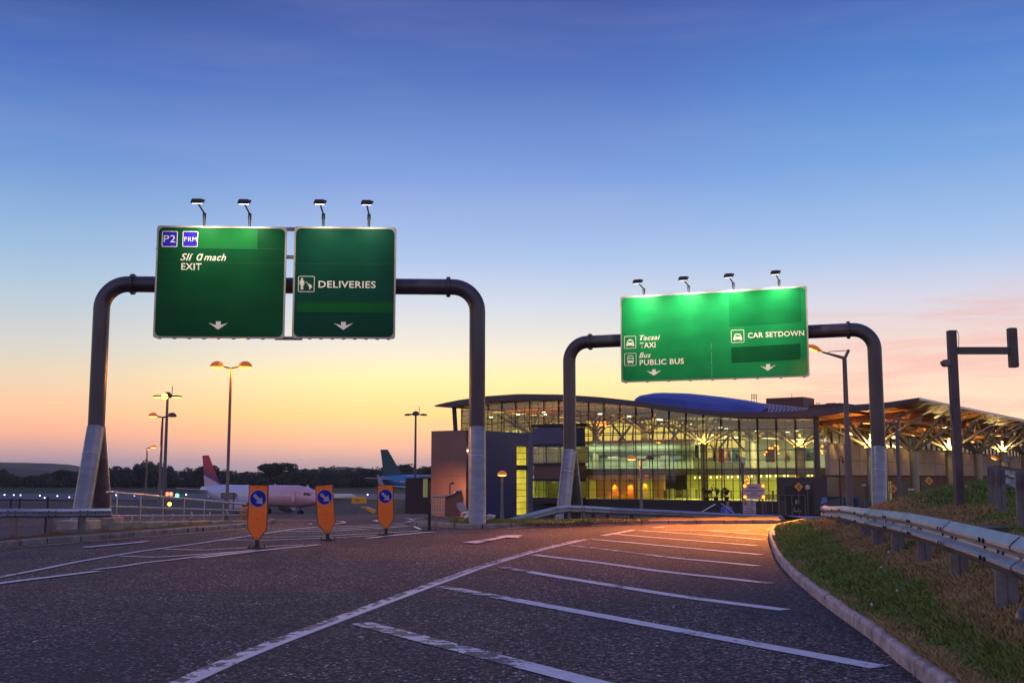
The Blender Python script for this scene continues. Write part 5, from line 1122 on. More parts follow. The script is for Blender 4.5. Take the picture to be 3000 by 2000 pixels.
def car(label, x, y, z, hdg, m, L=4.3, W=1.75, H=1.45, van=False, rear=None, grp='cars on the lower road', cat='car', name='parked_car', roofbar=False, glz=None):
    t = thing(name, label, cat, (x, y, z), grp); O = Vector((x, y, z)); Rm = Matrix.Rotation(hdg, 3, 'Z')
    def put(b, nm, mm, par=t, sm=False): return b.build_local(nm, mm, par, O, Rm, 1.0, sm)
    if van: P = [(-L / 2, .35), (L / 2, .35), (L / 2, .95), (L / 2 - .5, 1.15), (L / 2 - 1.1, H), (-L / 2 + .05, H), (-L / 2, H - .1)]; Gp = [(L / 2 - .62, 1.18), (L / 2 - 1.12, H - .12), (L / 2 - 1.9, H - .12), (L / 2 - 1.9, 1.12)]
    else: P = [(-L / 2, .35), (L / 2, .32), (L / 2, .68), (L / 2 - .9, .90), (L / 2 - 1.55, H), (-L / 2 + .75, H), (-L / 2 + .08, .98), (-L / 2, .9)]; Gp = [(L / 2 - 1.1, .93), (L / 2 - 1.6, H - .08), (-L / 2 + .8, H - .08), (-L / 2 + .3, .98)]
    b = MB(); V = []
    for yy_, ins in ((-W / 2, .0), (W / 2, 0)): V += [(px_, yy_ * (1 if pz < .95 else .86), pz) for px_, pz in P]
    n_ = len(P); b.add(V, [tuple(range(n_)), tuple(range(2 * n_ - 1, n_ - 1, -1))] + [((i + 1) % n_, i, n_ + i, n_ + (i + 1) % n_) for i in range(n_)]); put(b, 'body', m)
    for sg in (-1, 1):
        b = MB(); b.prism([(px_, sg * (W / 2 * (1 if pz < .95 else .86) + .006), pz) for px_, pz in Gp], (0, sg * .008, 0)); put(b, 'side_window', glz or M_CARGLASS)
    b = MB(); zr = H - .1
    if van: b.prism([(-L / 2 - .012, -W * .36, 1.05), (-L / 2 - .012, W * .36, 1.05), (-L / 2 - .012, W * .33, zr - .12), (-L / 2 - .012, -W * .33, zr - .12)], (.01, 0, 0))
    else: b.prism([(-L / 2 + .10, -W * .40, 1.02), (-L / 2 + .10, W * .40, 1.02), (-L / 2 + .66, W * .36, zr), (-L / 2 + .66, -W * .36, zr)], (-.03, 0, .03))
    put(b, 'rear_window', M_CARGLASS)
    b = MB(); f0, f1 = ((L / 2 - .52, 1.17), (L / 2 - 1.05, H - .08)) if van else ((L / 2 - .93, .94), (L / 2 - 1.5, H - .06)); b.prism([(f0[0], -W * .4, f0[1]), (f0[0], W * .4, f0[1]), (f1[0], W * .36, f1[1]), (f1[0], -W * .36, f1[1])], (.03, 0, .03)); put(b, 'windscreen', glz or M_CARGLASS)
    for sx_ in (-L * .31, L * .31):
        for sg in (-1, 1):
            b = MB(); b.tube([(sx_, sg * W * .42, .32), (sx_, sg * W * .51, .32)], .32, 16); w_ = put(b, 'wheel', M_TYRE); 
    for sg in (-1, 1):
        b = MB(); b.bbox((-L / 2 - .015, sg * W * .40, .82 if not van else .9), (.05, .2, .2 if not van else .4), .015); put(b, 'tail_light', rear or M_TAILOFF)
        b = MB(); b.bbox((L / 2 - .01, sg * W * .36, .66), (.06, .32, .14), .02); put(b, 'headlight', M_OFF)
    b = MB(); b.box((-L / 2 - .02, 0, .6), (.02, .5, .11)); put(b, 'number_plate', M_WHITE)
    if roofbar: b = MB(); b.bbox((0, 0, H + .07), (.3, .3, .14), .04); put(b, 'beacon', M_AMB)
    return t
zr = -2.26
van_col = mat('van_navy', (.03, .045, .10), .25, .3, var=.05)
q = D(2454, 1484, 108); car('dark van seen from behind beside the lit street lamp post', q.x, 108, zr, math.radians(105), van_col, 4.8, 1.9, 1.95, True, name='parked_van', cat='van', glz=mat('van_glass_reflection', (.16, .30, .62), .12))  # side windows and windscreen carry a blue reflection painted into their colour
q = D(2636, 1477, 104); car('blue car with bright red tail lights behind the grass bank', q.x, 100, zr, math.radians(62), mat('car_blue', (.05, .08, .20), .2, .4, var=.05), rear=M_TAIL)
light('POINT', 'tail_glow', (q.x - .4, 97.2, zr + .9), 18, (1, .03, .05), shadow_soft_size=.1)
q = D(2400, 1484, 112); car('dark car parked left of the dark van, seen from the side', q.x, 116, zr, math.radians(5), mat('car_dark', (.02, .022, .03), .2, .3, var=.05), grp='cars on the lower road')
q = D(2530, 1478, 112); car('dark estate car behind the lamp post, before the brick opening', q.x, 112, zr, math.radians(20), mat('car_dark', (.02, .022, .03), .2), L=4.6)
for k, (px, lab) in enumerate(((410, 'white service van with amber beacon on the apron, left one of two'), (452, 'white service van with amber beacon on the apron, right one of two'))):
    q = D(px, 1480, 120); car(lab, q.x, 120, gh(q.x, 120) + .03, math.radians(180 - 8 * k), mat('van_white', (.5, .46, .5), .3, var=.05), 4.8, 1.9, 2.2, True, name='service_van', cat='van', grp='service vans on the apron', roofbar=True)
for k, (px, py) in enumerate(((13, 1450), (40, 1450.5), (60, 1451), (116.5, 1452), (130.6, 1458.7), (168, 1453.6), (203, 1457), (269, 1449), (274, 1456), (340, 1450.7), (394, 1452), (545, 1449), (610, 1452), (1077, 1449), (880, 1450))):
    q = G(px, py, -5.2); t = thing('taxiway_light', 'small blue taxiway light glowing on the airfield', 'taxiway light', (q.x, q.y, -5.5), 'blue taxiway lights')
    b = MB(); b.tube([(q.x, q.y, -5.52), (q.x, q.y, -5.2)], .08, 6); b.build('stake', M_GREY, t); b = MB(); b.ball((q.x, q.y, -5.05), .17 * q.y / 400, 8, 6); b.build('lens', glow('taxiway_blue', (.35, .35, 1), 22), t)
for px, py, nm, lab, colr in ((519, 1451, 'green', 'green light on a short stake at the airfield edge', (.05, 1, .25)), (490, 1446, 'red', 'left one of a pair of red lights at the airfield edge', (1, .06, .03)), (501, 1446, 'red', 'right one of a pair of red lights at the airfield edge', (1, .06, .03)), (497, 1476, 'amber', 'amber light low on the apron below the red pair', (1, .45, .05))):
    q = D(px, py, 250); t = thing('airfield_light', lab, 'airfield light', (q.x, 250, -5.5)); b = MB(); b.tube([(q.x, 250, -5.5), (q.x, 250, q.z)], .1, 6); b.build('stake', M_GREY, t); b = MB(); b.ball(q, .40, 10, 6); b.build('lens', glow('airfield_' + nm, colr, 12), t)
# perimeter fence at far left
t = thing('fence', 'dark post and rail fence at the far left edge, before the airfield', 'fence', (D(100, 1480, 55).x, 55, gh(-24, 55)))
for px in (-40, 33, 59, 141, 250):
    q = D(px, 1459 if px != 141 else 1454, 55); b = MB(); b.bar((q.x, 55, gh(q.x, 55)), q, .07, .09); b.build('post', M_BLACK, t)
a_, c_ = D(-90, 1462, 55), D(262, 1465, 55); b = MB(); b.bar(a_, c_, .05, .05); b.bar(a_ - Vector((0, 0, .9)), c_ - Vector((0, 0, .9)), .04, .04); b.build('rail', M_BLACK, t)

# ------------------------------------------------------------------ woodland and hills
def leaf_mat(name, c1, c2):
    m, T, out = new_mat(name); g_ = T.n('ShaderNodeNewGeometry').outputs['Random Per Island']
    c = T.ramp(g_, [(0, c1), (1, c2)]); b = T.n('ShaderNodeBsdfPrincipled', {'Base Color': c, 'Roughness': .9, 'Specular IOR Level': .1}); T.t.links.new(b.outputs[0], out.inputs[0]); return m
M_LEAF = leaf_mat('wood_leaf', (.022, .032, .024), (.06, .075, .05)); M_BARK = mat('bark', (.045, .035, .03), .9)
def crown_mesh(seed, w, h, n, leaf, flat=.0, kinds=6):
    r = np.random.default_rng(seed); L = r.uniform(-.38, .38, (kinds, 3)) * [w, w, h * .7]; L[:, 2] += h * .55; Rr = r.uniform(.24, .42, kinds)
    k = r.integers(0, kinds, n); d = r.normal(size=(n, 3)); d /= np.linalg.norm(d, axis=1)[:, None]; rad = r.uniform(.55, 1.0, n) ** .5
    P = L[k] + d * (rad * Rr[k])[:, None] * [w, w, h * .75]; P[:, 2] = np.maximum(P[:, 2], h * .08)
    a = r.normal(size=(n, 3)); a /= np.linalg.norm(a, axis=1)[:, None]; bq = np.cross(a, r.normal(size=(n, 3))); bq /= np.linalg.norm(bq, axis=1)[:, None]; s = leaf * r.uniform(.5, 1.3, n)[:, None]
    V = np.stack([P - a * s, P + bq * s * .7, P + a * s, P - bq * s * .7], 1).reshape(-1, 3); return V
def tree_parts(V, m):
    me = bpy.data.meshes.new('crown'); me.from_pydata(V.tolist(), [], (np.arange(len(V)).reshape(-1, 4)).tolist()); me.materials.append(m); return me
cms = [tree_parts(crown_mesh(20 + k, 9 + k, [9, 8, 10, 7.5][k], 1700, .62), M_LEAF) for k in range(4)]
tms = []
for k in range(4):
    b = MB(); hh = [4.2, 3.6, 4.5, 5][k]; b.tube([(0, 0, -.3), (.1, 0, hh * .5), (0, .1, hh)], [.42, .34, .24], 8)
    for a in range(4): b.tube([(0, 0, hh * .8), (math.cos(a * 1.6) * 1.6, math.sin(a * 1.6) * 1.6, hh + 2.2)], [.18, .06], 6)
    o = b.build('trunk', M_BARK); tms.append(o.data); bpy.data.objects.remove(o)
def tree(label, px, pytop, y, k, sx=1.0):
    q = D(px, pytop, y); zb = -5.56; H = q.z - zb; ht = [13.2, 11.6, 14.5, 12.5][k]; s = H / ht
    t = thing('tree', label, 'tree', (q.x, y, zb), 'trees standing out of the wood line')
    for nm, me, dz in (('trunk', tms[k], 0), ('crown', cms[k], [3.6, 3.2, 4.0, 4.6][k])):
        o = bpy.data.objects.new(nm, me); COL.objects.link(o); o.parent = t; o.location = (0, 0, dz * s); o.scale = (s * sx, s * sx, s); o.rotation_euler = (0, 0, px * .7)
# the wood as one mass
rw = np.random.default_rng(5); Vs = []
def skyline(px):
    xs_ = [-80, 0, 40, 110, 190, 260, 330, 380, 430, 480, 520, 545, 570, 600, 640, 700, 760, 800, 860, 930, 1000, 1060, 1100, 1180, 1240, 1300, 1700]
    ys_ = [1376, 1384, 1398, 1396, 1384, 1378, 1368, 1364, 1358, 1362, 1372, 1380, 1372, 1374, 1378, 1381, 1378, 1376, 1374, 1376, 1376, 1372, 1366, 1365, 1370, 1364, 1364]
    return np.interp(px, xs_, ys_)
for i in range(250):
    px = rw.uniform(-90, 1330); row = rw.integers(0, 3); y = [820, 900, 980][row] + rw.uniform(-30, 30); top = skyline(px) - 7 + rw.uniform(-2.5, 8) + (2 - row) * 9
    q = D(px, top, y); H = q.z + 5.5; wv = rw.uniform(9, 15); V = crown_mesh(200 + i, wv, H, 420, .95, kinds=5); V = V + np.array([q.x, y, -5.5]); Vs.append(V)
for i in range(220):                         # understorey and hedges along the edge
    px = rw.uniform(-90, 1330); y = rw.uniform(770, 800); q = D(px, 1405 + rw.uniform(-6, 4), y); V = crown_mesh(600 + i, 10, q.z + 5.6, 160, 1.0, kinds=4); Vs.append(V + np.array([q.x, y, -5.6]))
Vw = np.concatenate(Vs); me = tree_parts(Vw, M_LEAF); o = bpy.data.objects.new('woodland', me); COL.objects.link(o); kind(o, 'stuff')
for a in (('domed tree standing above the wood just left of the floodlight mast', 425, 1350, 770, 0), ('broad flat-topped tree above the wood behind the magenta-finned aircraft', 813, 1355, 780, 1, 1.25), ('rounded tree above the wood right of the flat-topped one', 860, 1360, 780, 2, .8), ('bushy tree behind the magenta fin', 597, 1360, 770, 3, 1.1), ('rounded tree left of the teal fin', 1055, 1366, 770, 0, .9),
          ('tree behind the teal fin, widest crown on the right of the wood', 1180, 1364, 770, 2, 1.15), ('dark tree between the wood and the bronze wall', 1252, 1364, 760, 3), ('dark tree left of the splayed gantry legs', 185, 1378, 730, 1), ('dark bushy tree at the far left edge', 8, 1377, 700, 2, .8), ('second bushy tree from the far left edge', 42, 1389, 700, 0, .7), ('low tree midway between the left edge and the gantry legs', 100, 1391, 715, 3, .8), ('tall tree right behind the splayed gantry legs', 340, 1367, 760, 2)):
    tree(*a)
M_HILL = turf('hill_field', (.045, .062, .05), (.075, .08, .06), .5, .004)
def hill(pts, y, depth, m, seed):
    r = random.Random(seed); b = MB(); n = 120; xs_ = np.linspace(pts[0][0], pts[-1][0], n); rows = 6
    yt = np.interp(xs_, [p[0] for p in pts], [p[1] for p in pts])
    for j in range(rows):
        f_ = j / (rows - 1); prof = math.sin(f_ * math.pi / 2)
        for x, t_ in zip(xs_, yt): q = D(float(x), float(t_) + r.uniform(-.5, .5), y); b.v.append((q.x, y - depth * (1 - f_), (q.z + 6) * prof - 6))
    for x, t_ in zip(xs_, yt): q = D(float(x), float(t_), y); b.v.append((q.x, y + depth, -6))
    b.f = [(j * n + i, j * n + i + 1, (j + 1) * n + i + 1, (j + 1) * n + i) for j in range(rows) for i in range(n - 1)]
    kind(b.build('hill', m, smooth=True), 'structure')
hill([(-900, 1352), (-200, 1350), (0, 1354), (60, 1355), (140, 1356), (200, 1360), (240, 1368), (330, 1380), (420, 1390)], 3600, 900, M_HILL, 1)
hill([(-900, 1368), (0, 1368), (60, 1370), (120, 1376), (180, 1385), (260, 1393)], 1900, 500, M_HILL, 2)
hill([(100, 1392), (300, 1380), (500, 1378), (640, 1384), (760, 1382), (880, 1378), (950, 1371), (985, 1367), (1010, 1366), (1060, 1370), (1120, 1376), (1300, 1382), (1700, 1384), (2300, 1386)], 5200, 400, M_HILL, 3)
# ------------------------------------------------------------------ terminal
TO = Vector((-6.5, 142, 0)); TU = Vector((.817, -.577, 0)).normalized(); TV = Vector((.577, .817, 0)).normalized()
RT = Matrix((TU, TV, Vector((0, 0, 1)))).transposed()
def B3(u, v, z): return TO + TU * u + TV * v + Vector((0, 0, z))
def u_at(px, v=0.0):                       # where the column of picture px crosses the line v = const
    r_ = (px - CX) / F; return (r_ * (142 + TV.y * v) - (-6.5 + TV.x * v)) / (TU.x - r_ * TU.y)
def uz(px, py, v=0.0):
    u = u_at(px, v); q = B3(u, v, 0); return u, D(px, py, q.y).z
term = thing('terminal_building', 'glass fronted airport terminal with a wave shaped roof and lit interior', 'building', B3(25, 5, -2.2))
def tb(b, name, m, parent=None, smooth=False): return b.build(name, m, parent or term, smooth)
M_ROOF = mat('roof_metal', (.085, .075, .085), .45, .5, var=.15, scale=.6); M_SOFFIT = mat('timber_soffit', (.46, .17, .028), .55, var=.25, scale=.5, stretch=(1, 4, 1)); M_MULL = mat('mullion_dark', (.018, .024, .02), .5)
M_FGLASS = glass('curtain_glass', (.96, 1.0, .64), .06); M_FGLASS2 = glass('rear_glass', (.82, 1.0, .46), .05)
M_STONE = mat('limestone_panel', (.42, .33, .24), .7, var=.12, scale=.5, stretch=(1, 1, 2)); M_SLATE = mat('blue_slate_panel', (.045, .052, .125), .28, .1, var=.14, scale=.35); M_BRZ = mat('bronze_panel', (.20, .105, .09), .33, .2, var=.18, scale=.3)
M_DK = mat('dark_wall', (.022, .022, .026), .6, var=.2); M_OLIVE = mat('olive_wall', (.44, .42, .13), .7, var=.12, scale=.3); M_GREYIN = mat('grey_green_wall', (.30, .34, .27), .7, var=.12, scale=.3); M_BRN = mat('brown_wall', (.26, .13, .05), .7, var=.2, scale=.3)
M_CREAM = mat('cream_steel', (.27, .245, .17), .45, .1, var=.08); M_SLAB = mat('floor_slab', (.20, .21, .17), .7, var=.1); M_FLOOR = mat('floor_tile', (.30, .28, .20), .3)
ROOF = [(1273, 1187, 1190), (1300, 1180, 1190), (1345, 1171, 1198), (1423, 1160, 1178), (1519, 1153.5, 1172), (1640, 1155, 1172), (1750, 1162, 1179), (1800, 1167, 1184), (1881, 1176, 1192), (1960, 1187, 1204), (2030, 1196, 1212), (2101, 1203, 1219.5), (2165, 1206.5, 1222.5), (2292, 1206, 1222.5), (2369, 1200, 1221), (2440, 1193, 1213), (2475, 1187, 1206), (2600, 1178, 1196), (2694, 1164, 1172)]
VE = -1.6
ru, rz, rl_ = [], [], []
for px, a, c in ROOF: u, z = uz(px, a, VE); ru.append(u); rz.append(z); rl_.append(uz(px, c, VE)[1])
def roof_z(u): return float(np.interp(u, ru, rl_))
def top_z(u): return float(np.interp(u, ru, rz))
UE = ru[-1]
us = np.linspace(ru[0], UE, 90); b = MB(); Vd = 46
for v in (VE, Vd): b.v += [tuple(B3(u, v, top_z(u))) for u in us]
for v in (VE + .02, Vd): b.v += [tuple(B3(u, v, max(roof_z(u), top_z(u) - .75))) for u in us]
n = 90
b.f = [(i, i + 1, n + i + 1, n + i) for i in range(n - 1)] + [(i, i + 1, 2 * n + i + 1, 2 * n + i) for i in range(n - 1)] + [(n + i, n + i + 1, 3 * n + i + 1, 3 * n + i) for i in range(n - 1)] + [(0, n, 3 * n, 2 * n), (n - 1, 2 * n - 1, 4 * n - 1, 3 * n - 1)]
roof = tb(b, 'roof', M_ROOF)
b = MB()
for v in (VE + .05, Vd): b.v += [tuple(B3(u, v, max(roof_z(u), top_z(u) - .75) - .02)) for u in us]
b.f = [(i, i + 1, n + i + 1, n + i) for i in range(n - 1)]; tb(b, 'soffit', M_SOFFIT, roof)
# canopy wing to the right: roof edge running back from the corner
uc0 = 44.0; zc = rz[-1]; zr_ = D(3000, 1218, B3(UE, 38, 0).y).z
usl = np.linspace(uc0, UE, 14); vsl = [Vd, 60, 80, 110]
b = MB()
for v in vsl:
    for u in usl: b.v.append(tuple(B3(u, v, top_z(u) - (v - Vd) * .004)))
for v in vsl:
    for u in usl: b.v.append(tuple(B3(u, v, top_z(u) - (v - Vd) * .004 - .5)))
k = 14; N4 = 4 * k
b.f = [(j * k + i, j * k + i + 1, (j + 1) * k + i + 1, (j + 1) * k + i) for j in range(3) for i in range(k - 1)] + [(N4 + j * k + i, N4 + j * k + i + 1, N4 + (j + 1) * k + i + 1, N4 + (j + 1) * k + i) for j in range(3) for i in range(k - 1)] + [(j * k + k - 1, (j + 1) * k + k - 1, N4 + (j + 1) * k + k - 1, N4 + j * k + k - 1) for j in range(3)]
tb(b, 'canopy_roof', M_ROOF)
b = MB(); b.bar(B3(UE + .03, VE, zc - .12), B3(UE + .03, 110, zc - .32), .06, .24); tb(b, 'edge_trim', mat('edge_metal', (.45, .44, .48), .4, .5), roof)
# timber ribs and plates under the canopy
rb = []
for j in range(17):
    v = 1.5 + j * 5.2; b = MB()
    for a, c in zip(np.linspace(35, UE - 2.2, 12)[:-1], np.linspace(35, UE - 2.2, 12)[1:]):
        b.bar(B3(a, v, roof_z(a) - .55), B3(c, v, roof_z(c) - .55), .28, .55)
    tb(b, 'soffit_rib', M_SOFFIT); b = MB()
    for uu in (UE - 2.2, UE - 5.5, UE - 9): tb(MB().bar(B3(uu, v, roof_z(uu) - 1.15), B3(uu, v, roof_z(uu) - .4), .16, .16), 'hanger', M_CREAM)
    b.prism([B3(UE - 2.2, v - .6, roof_z(UE - 2.2) - .55), B3(UE - 2.2, v + .6, roof_z(UE - 2.2) - .55), B3(UE - .1, v + .05, zc - .35), B3(UE - .1, v - .05, zc - .35)], (0, 0, -.06))
    tb(b, 'eave_bracket', M_CREAM)
for j, uu in enumerate((UE - 3.2, UE - 6.4, UE - 9.6)):
    b = MB(); b.bar(B3(uu, 0, roof_z(uu) - .95), B3(uu, 95, roof_z(uu) - 1.2), .9, .26); tb(b, 'soffit_beam', M_SOFFIT)

# curtain wall
UL, UR = u_at(1352), u_at(2385); ZB = -1.05; bays = 22; us = np.linspace(UL, UR, bays + 1)
b = MB(); b.add([B3(u, .0, ZB) for u in us] + [B3(u, 0, roof_z(u) - .05) for u in us], [(i, i + 1, bays + 2 + i, bays + 1 + i) for i in range(bays)]); glz = tb(b, 'facade_glazing', M_FGLASS)
b = MB()
for i, u in enumerate(us): b.bar(B3(u, -.05, ZB - .1), B3(u, -.05, roof_z(u)), .085, .2)
z = ZB
while z < 12:
    for a, c in zip(us, us[1:]):
        if z < min(roof_z(a), roof_z(c)) - .2: b.bar(B3(a + .04, -.03, z), B3(c - .04, -.03, z), .06, .05)
    z += 1.09
tb(b, 'mullion_grid', M_MULL, glz)
b = MB()
for u in np.linspace(UL + .9, UR - .6, bays * 2 + 1): b.bar(B3(u, 1.2, ZB), B3(u + .05, 1.0, roof_z(u) - .1), .07, .12)
for zz in (1.9, 4.3, 6.6, 8.2): 
    for a, c in zip(us, us[1:]):
        if zz < min(roof_z(a), roof_z(c)) - .4: b.bar(B3(a, 1.1, zz), B3(c, 1.1, zz), .05, .06)
tb(b, 'inner_frame', M_MULL, glz)
b = MB(); b.box(B3((UL + UR) / 2, .1, ZB - .75), (UR - UL, .6, 1.5), RT); tb(b, 'base_wall', M_DK)
b = MB()
for a, c in zip(us, us[1:]):            # grey spandrel under the eave
    b.add([B3(a, .06, roof_z(a) - .0), B3(c, .06, roof_z(c)), B3(c, .06, roof_z(c) - (1.05 if a < 30 else 1.5)), B3(a, .06, roof_z(a) - (1.05 if a < 30 else 1.5))], [(0, 1, 2, 3)])
tb(b, 'eave_spandrel', glass('spandrel_glass', (.30, .31, .25), .2), glz)
# left end glazing (returns away from the viewer)
b = MB(); b.add([B3(UL, 0, 2), B3(UL, 30, 2), B3(UL, 30, roof_z(UL) - .1), B3(UL, 0, roof_z(UL) - .1)], [(0, 1, 2, 3)]); eg_ = tb(b, 'end_glazing', M_FGLASS2)
b = MB(); b.bar(B3(UL - .45, -.3, 4.4), B3(UL - .95, -.3, roof_z(UL) + .15), .55, .4)
for v in np.linspace(2, 30, 12): b.bar(B3(UL, v, 2), B3(UL - .4, v, roof_z(UL)), .1, .14)
for zz in (5.6, 7.0, 8.4): b.bar(B3(UL, 0, zz), B3(UL, 30, zz), .09, .1)
tb(b, 'end_mullions', M_MULL, eg_)
# rear glazing with lattice; the sunset shows through it
b = MB(); VB = 30.0; b.add([B3(UL, VB, 4.2), B3(30, VB, 4.2), B3(30, VB, roof_z(30)), B3(UL, VB, 11)], [(0, 1, 2, 3)]); rg = tb(b, 'rear_glazing', M_FGLASS2)
b = MB(); r = random.Random(4)
for u in np.linspace(UL, 30, 19): b.bar(B3(u - .35, VB - .3, 4.0), B3(u + .45, VB - .3, 11), .20, .3)
for zz in (5.2, 6.4, 7.6, 8.8): b.bar(B3(UL, VB - .2, zz), B3(30, VB - .2, zz + .25), .12, .14)
for u in np.linspace(UL + 2, 27, 7): b.bar(B3(u, VB - 3, 5), B3(u + 4, VB - 3, 9.4), .26, .26); b.bar(B3(u + 4, VB - 3, 5), B3(u, VB - 3, 9.4), .22, .22)
tb(b, 'rear_lattice', mat('lattice_steel', (.10, .11, .08), .5), rg)
# walls and floors inside
def wall(name, m, u0, u1, v, z0, z1, th=.3): b = MB(); b.box(B3((u0 + u1) / 2, v, (z0 + z1) / 2), (u1 - u0, th, z1 - z0), RT); return tb(b, name, m)
wall('back_wall', M_GREYIN, UL, 31, VB + .2, -1, 4.2); wall('back_wall', M_GREYIN, 30, 47, 20, 2.4, 8.0)
wall('back_wall', M_OLIVE, 24, 47.5, 15.5, ZB, 2.5); wall('back_wall', M_BRN, 11, 24, 9.5, ZB, 2.5); wall('back_wall', M_OLIVE, UL, 11, 12.5, ZB, 2.5)
b = MB(); b.box(B3((UL + 46) / 2, 16, ZB - .05), (46 - UL, 32, .1), RT); tb(b, 'ground_floor', M_FLOOR)
b = MB(); P = [B3(u, 3.5 + (1.8 * math.sin((u - 8) * .35) if u > 20 else 0), 1.75) for u in np.linspace(UL, 46, 40)] + [B3(46, 30, 1.75), B3(UL, 30, 1.75)]; b.prism(P, (0, 0, .75)); tb(b, 'first_floor', M_SLAB)
wall('gallery_wall', M_GREYIN, 10, 27, 11.0, 2.5, 5.0); b = MB(); b.tube([B3(9, 10.5, 5.1), B3(28, 10.5, 5.1)], 1.0, 18); tb(b, 'air_duct', mat('duct_metal', (.26, .28, .24), .5, .5), smooth=True)
b = MB()
for u in np.linspace(11, 45, 22): b.bar(B3(u, 3.4, 2.5), B3(u, 3.4, 3.5), .05, .05)
b.bar(B3(UL + 6, 3.4, 3.5), B3(45, 3.4, 3.5), .07, .07); tb(b, 'balustrade', M_CREAM)
for u0, u1, z0, z1 in ((12.6, 14.5, ZB, 1.2), (20.5, 22.4, ZB, 1.3), (8.2, 9.4, ZB, 1.2), (5.2, 6.6, ZB, 1.2)): wall('doorway', M_OLIVE, u0, u1, 9.2 if u0 > 11 else 12.2, z0, z1, .2)
b = MB(); r = random.Random(2)
for u in np.linspace(24, 44, 26): b.box(B3(u, r.uniform(9, 13), ZB + .5), (r.uniform(.5, 1.1), .6, r.uniform(.7, 1.4)), RT)
tb(b, 'shop_fitting', mat('shop_fitting_dark', (.10, .09, .04), .6))
# tree columns inside and out
M_UP = glow('uplight', (1, .60, .14), 8)
def tree_column(u, v, z0, zcap, ztop, spread, lit, pr=.55, nb=6, a0=.3, power=260):
    b = MB(); b.tube([B3(u, v, z0), B3(u, v, zcap)], pr, 18); c = tb(b, 'tree_column', M_CREAM, smooth=True)
    b = MB(); b.lathe([(pr * .5, -.1), (pr * 1.5, 0), (pr * 1.5, .08), (pr * .4, .15)], B3(u, v, zcap), 16); b.build('capital', M_DARKPAINT, c)
    for k in range(nb):
        a = a0 + 2 * math.pi * k / nb; e = B3(u + math.cos(a) * spread, v + math.sin(a) * spread, min(ztop, roof_z(u + math.cos(a) * spread) - .5 if u + math.cos(a) * spread < UE else ztop))
        b = MB(); s = B3(u + math.cos(a) * .18, v + math.sin(a) * .18, zcap + .1); b.tube([s, s.lerp(e, .5), e], [.15, .14, .09] if u < 45 else [.19, .17, .11], 10); b.build('branch', M_CREAM, c, smooth=True)
        m_ = s.lerp(e, .55); e2 = m_ + Vector((0, 0, 1.3)) + TU * math.cos(a + 1.2) * 1.0; b = MB(); b.tube([m_, e2], .07, 6); b.build('branch', M_CREAM, c, smooth=True)
    b = MB(); b.tube([B3(u, v, zcap), B3(u, v, zcap + 1.5)], .18, 8); b.build('branch', M_CREAM, c, smooth=True)
    if lit:
        for k in range(4):
            a = a0 + .5 + math.pi / 2 * k; q = B3(u + math.cos(a) * pr * 1.25, v + math.sin(a) * pr * 1.25, zcap + .12); b = MB(); b.lathe([(.13, -.06), (.17, .02), (.1, .05)], q, 10); b.build('uplight', M_UP, c)
        light('POINT', 'column_uplight', B3(u, v, zcap + .7) - TV * .75 + TU * .2, power, (1, .66, .22), shadow_soft_size=.15)
for px, py, v, lit in ((2060, 1302, 5.5, 1), (2207, 1296, 14, 0), (2340, 1311, 5.0, 1), (1560, 1275, 9, 0), (1745, 1262, 10, 0), (1890, 1268, 16, 0)):
    u, z = uz(px, py, v); tree_column(u, v, ZB, z, roof_z(u) - .4, 5.0, lit, .42, 6, .25, 420)
CC = [(2547, 1313, 3.3, 1), (2671, 1320, 11, 0), (2775, 1320, 24, 1), (2857, 1327, 35, 0), (2930, 1324, 50, 1), (2993, 1329, 63, 0)]
for px, py, v, lit in CC:
    u = min(u_at(px, v), UE - 2.5); z = D(px, py, B3(u, v, 0).y).z; tree_column(u, v, -2.3, z, zc - 1.4, 5.2, lit, .46, 6, .35, 1000)
# glazed corner, stone wall, lower level with openings
u0 = UR; b = MB(); b.tube([B3(UR + .25, -.2, -2.2), B3(UR + .25, -.2, roof_z(UR) - .1)], .28, 12); tb(b, 'corner_column', M_DARKPAINT)
us2 = u_at(2422, 2); zt_, zb2 = uz(2424, 1301, 1.5)[1], uz(2424, 1391, 1.5)[1]
b = MB(); b.add([B3(UR + .6, 1.0, zb2), B3(us2, 1.5, zb2), B3(us2, 1.5, roof_z(us2) - .6), B3(UR + .6, 1.0, roof_z(UR) - .6)], [(0, 1, 2, 3)]); tb(b, 'corner_glazing', M_FGLASS)
b = MB(); b.box(B3(us2 + .15, 53, (zt_ + zb2) / 2), (.3, 103, zt_ - zb2), RT)
sw = tb(b, 'stone_wall', M_STONE); b = MB()
for v in np.arange(6, 62, 5.2): b.box(B3(us2 + .305, v, (zt_ + zb2) / 2), (.02, .05, zt_ - zb2), RT)
b.box(B3(us2 + .31, 33, (zt_ * .5 + zb2 * .5)), (.02, 63, .05), RT); tb(b, 'panel_joint', mat('joint_dark', (.08, .06, .05), .8), sw)
b = MB(); b.box(B3(us2 - .3, 53, (zb2 - 2.3) / 2), (.5, 104, zb2 + 2.3), RT); tb(b, 'lower_wall', mat('lower_brick', (.13, .055, .04), .75, var=.3, scale=.8))
for v0, v1 in ((8, 15), (27, 33), (36, 42)):
    b = MB(); b.box(B3(us2 - .02, (v0 + v1) / 2, (zb2 - .6 - 2.3) / 2), (.1, v1 - v0, zb2 + 1.7), RT); tb(b, 'opening', M_DK)
b = MB(); b.box(B3(us2 + .02, 21, -.6), (.1, 5, 3.2), RT); ew = tb(b, 'entrance_glazing', glow('entrance_lit', (.55, .50, .16), .35)); b = MB()
for v in np.linspace(18.6, 23.4, 6): b.box(B3(us2 + .09, v, -.6), (.06, .12, 3.2), RT)
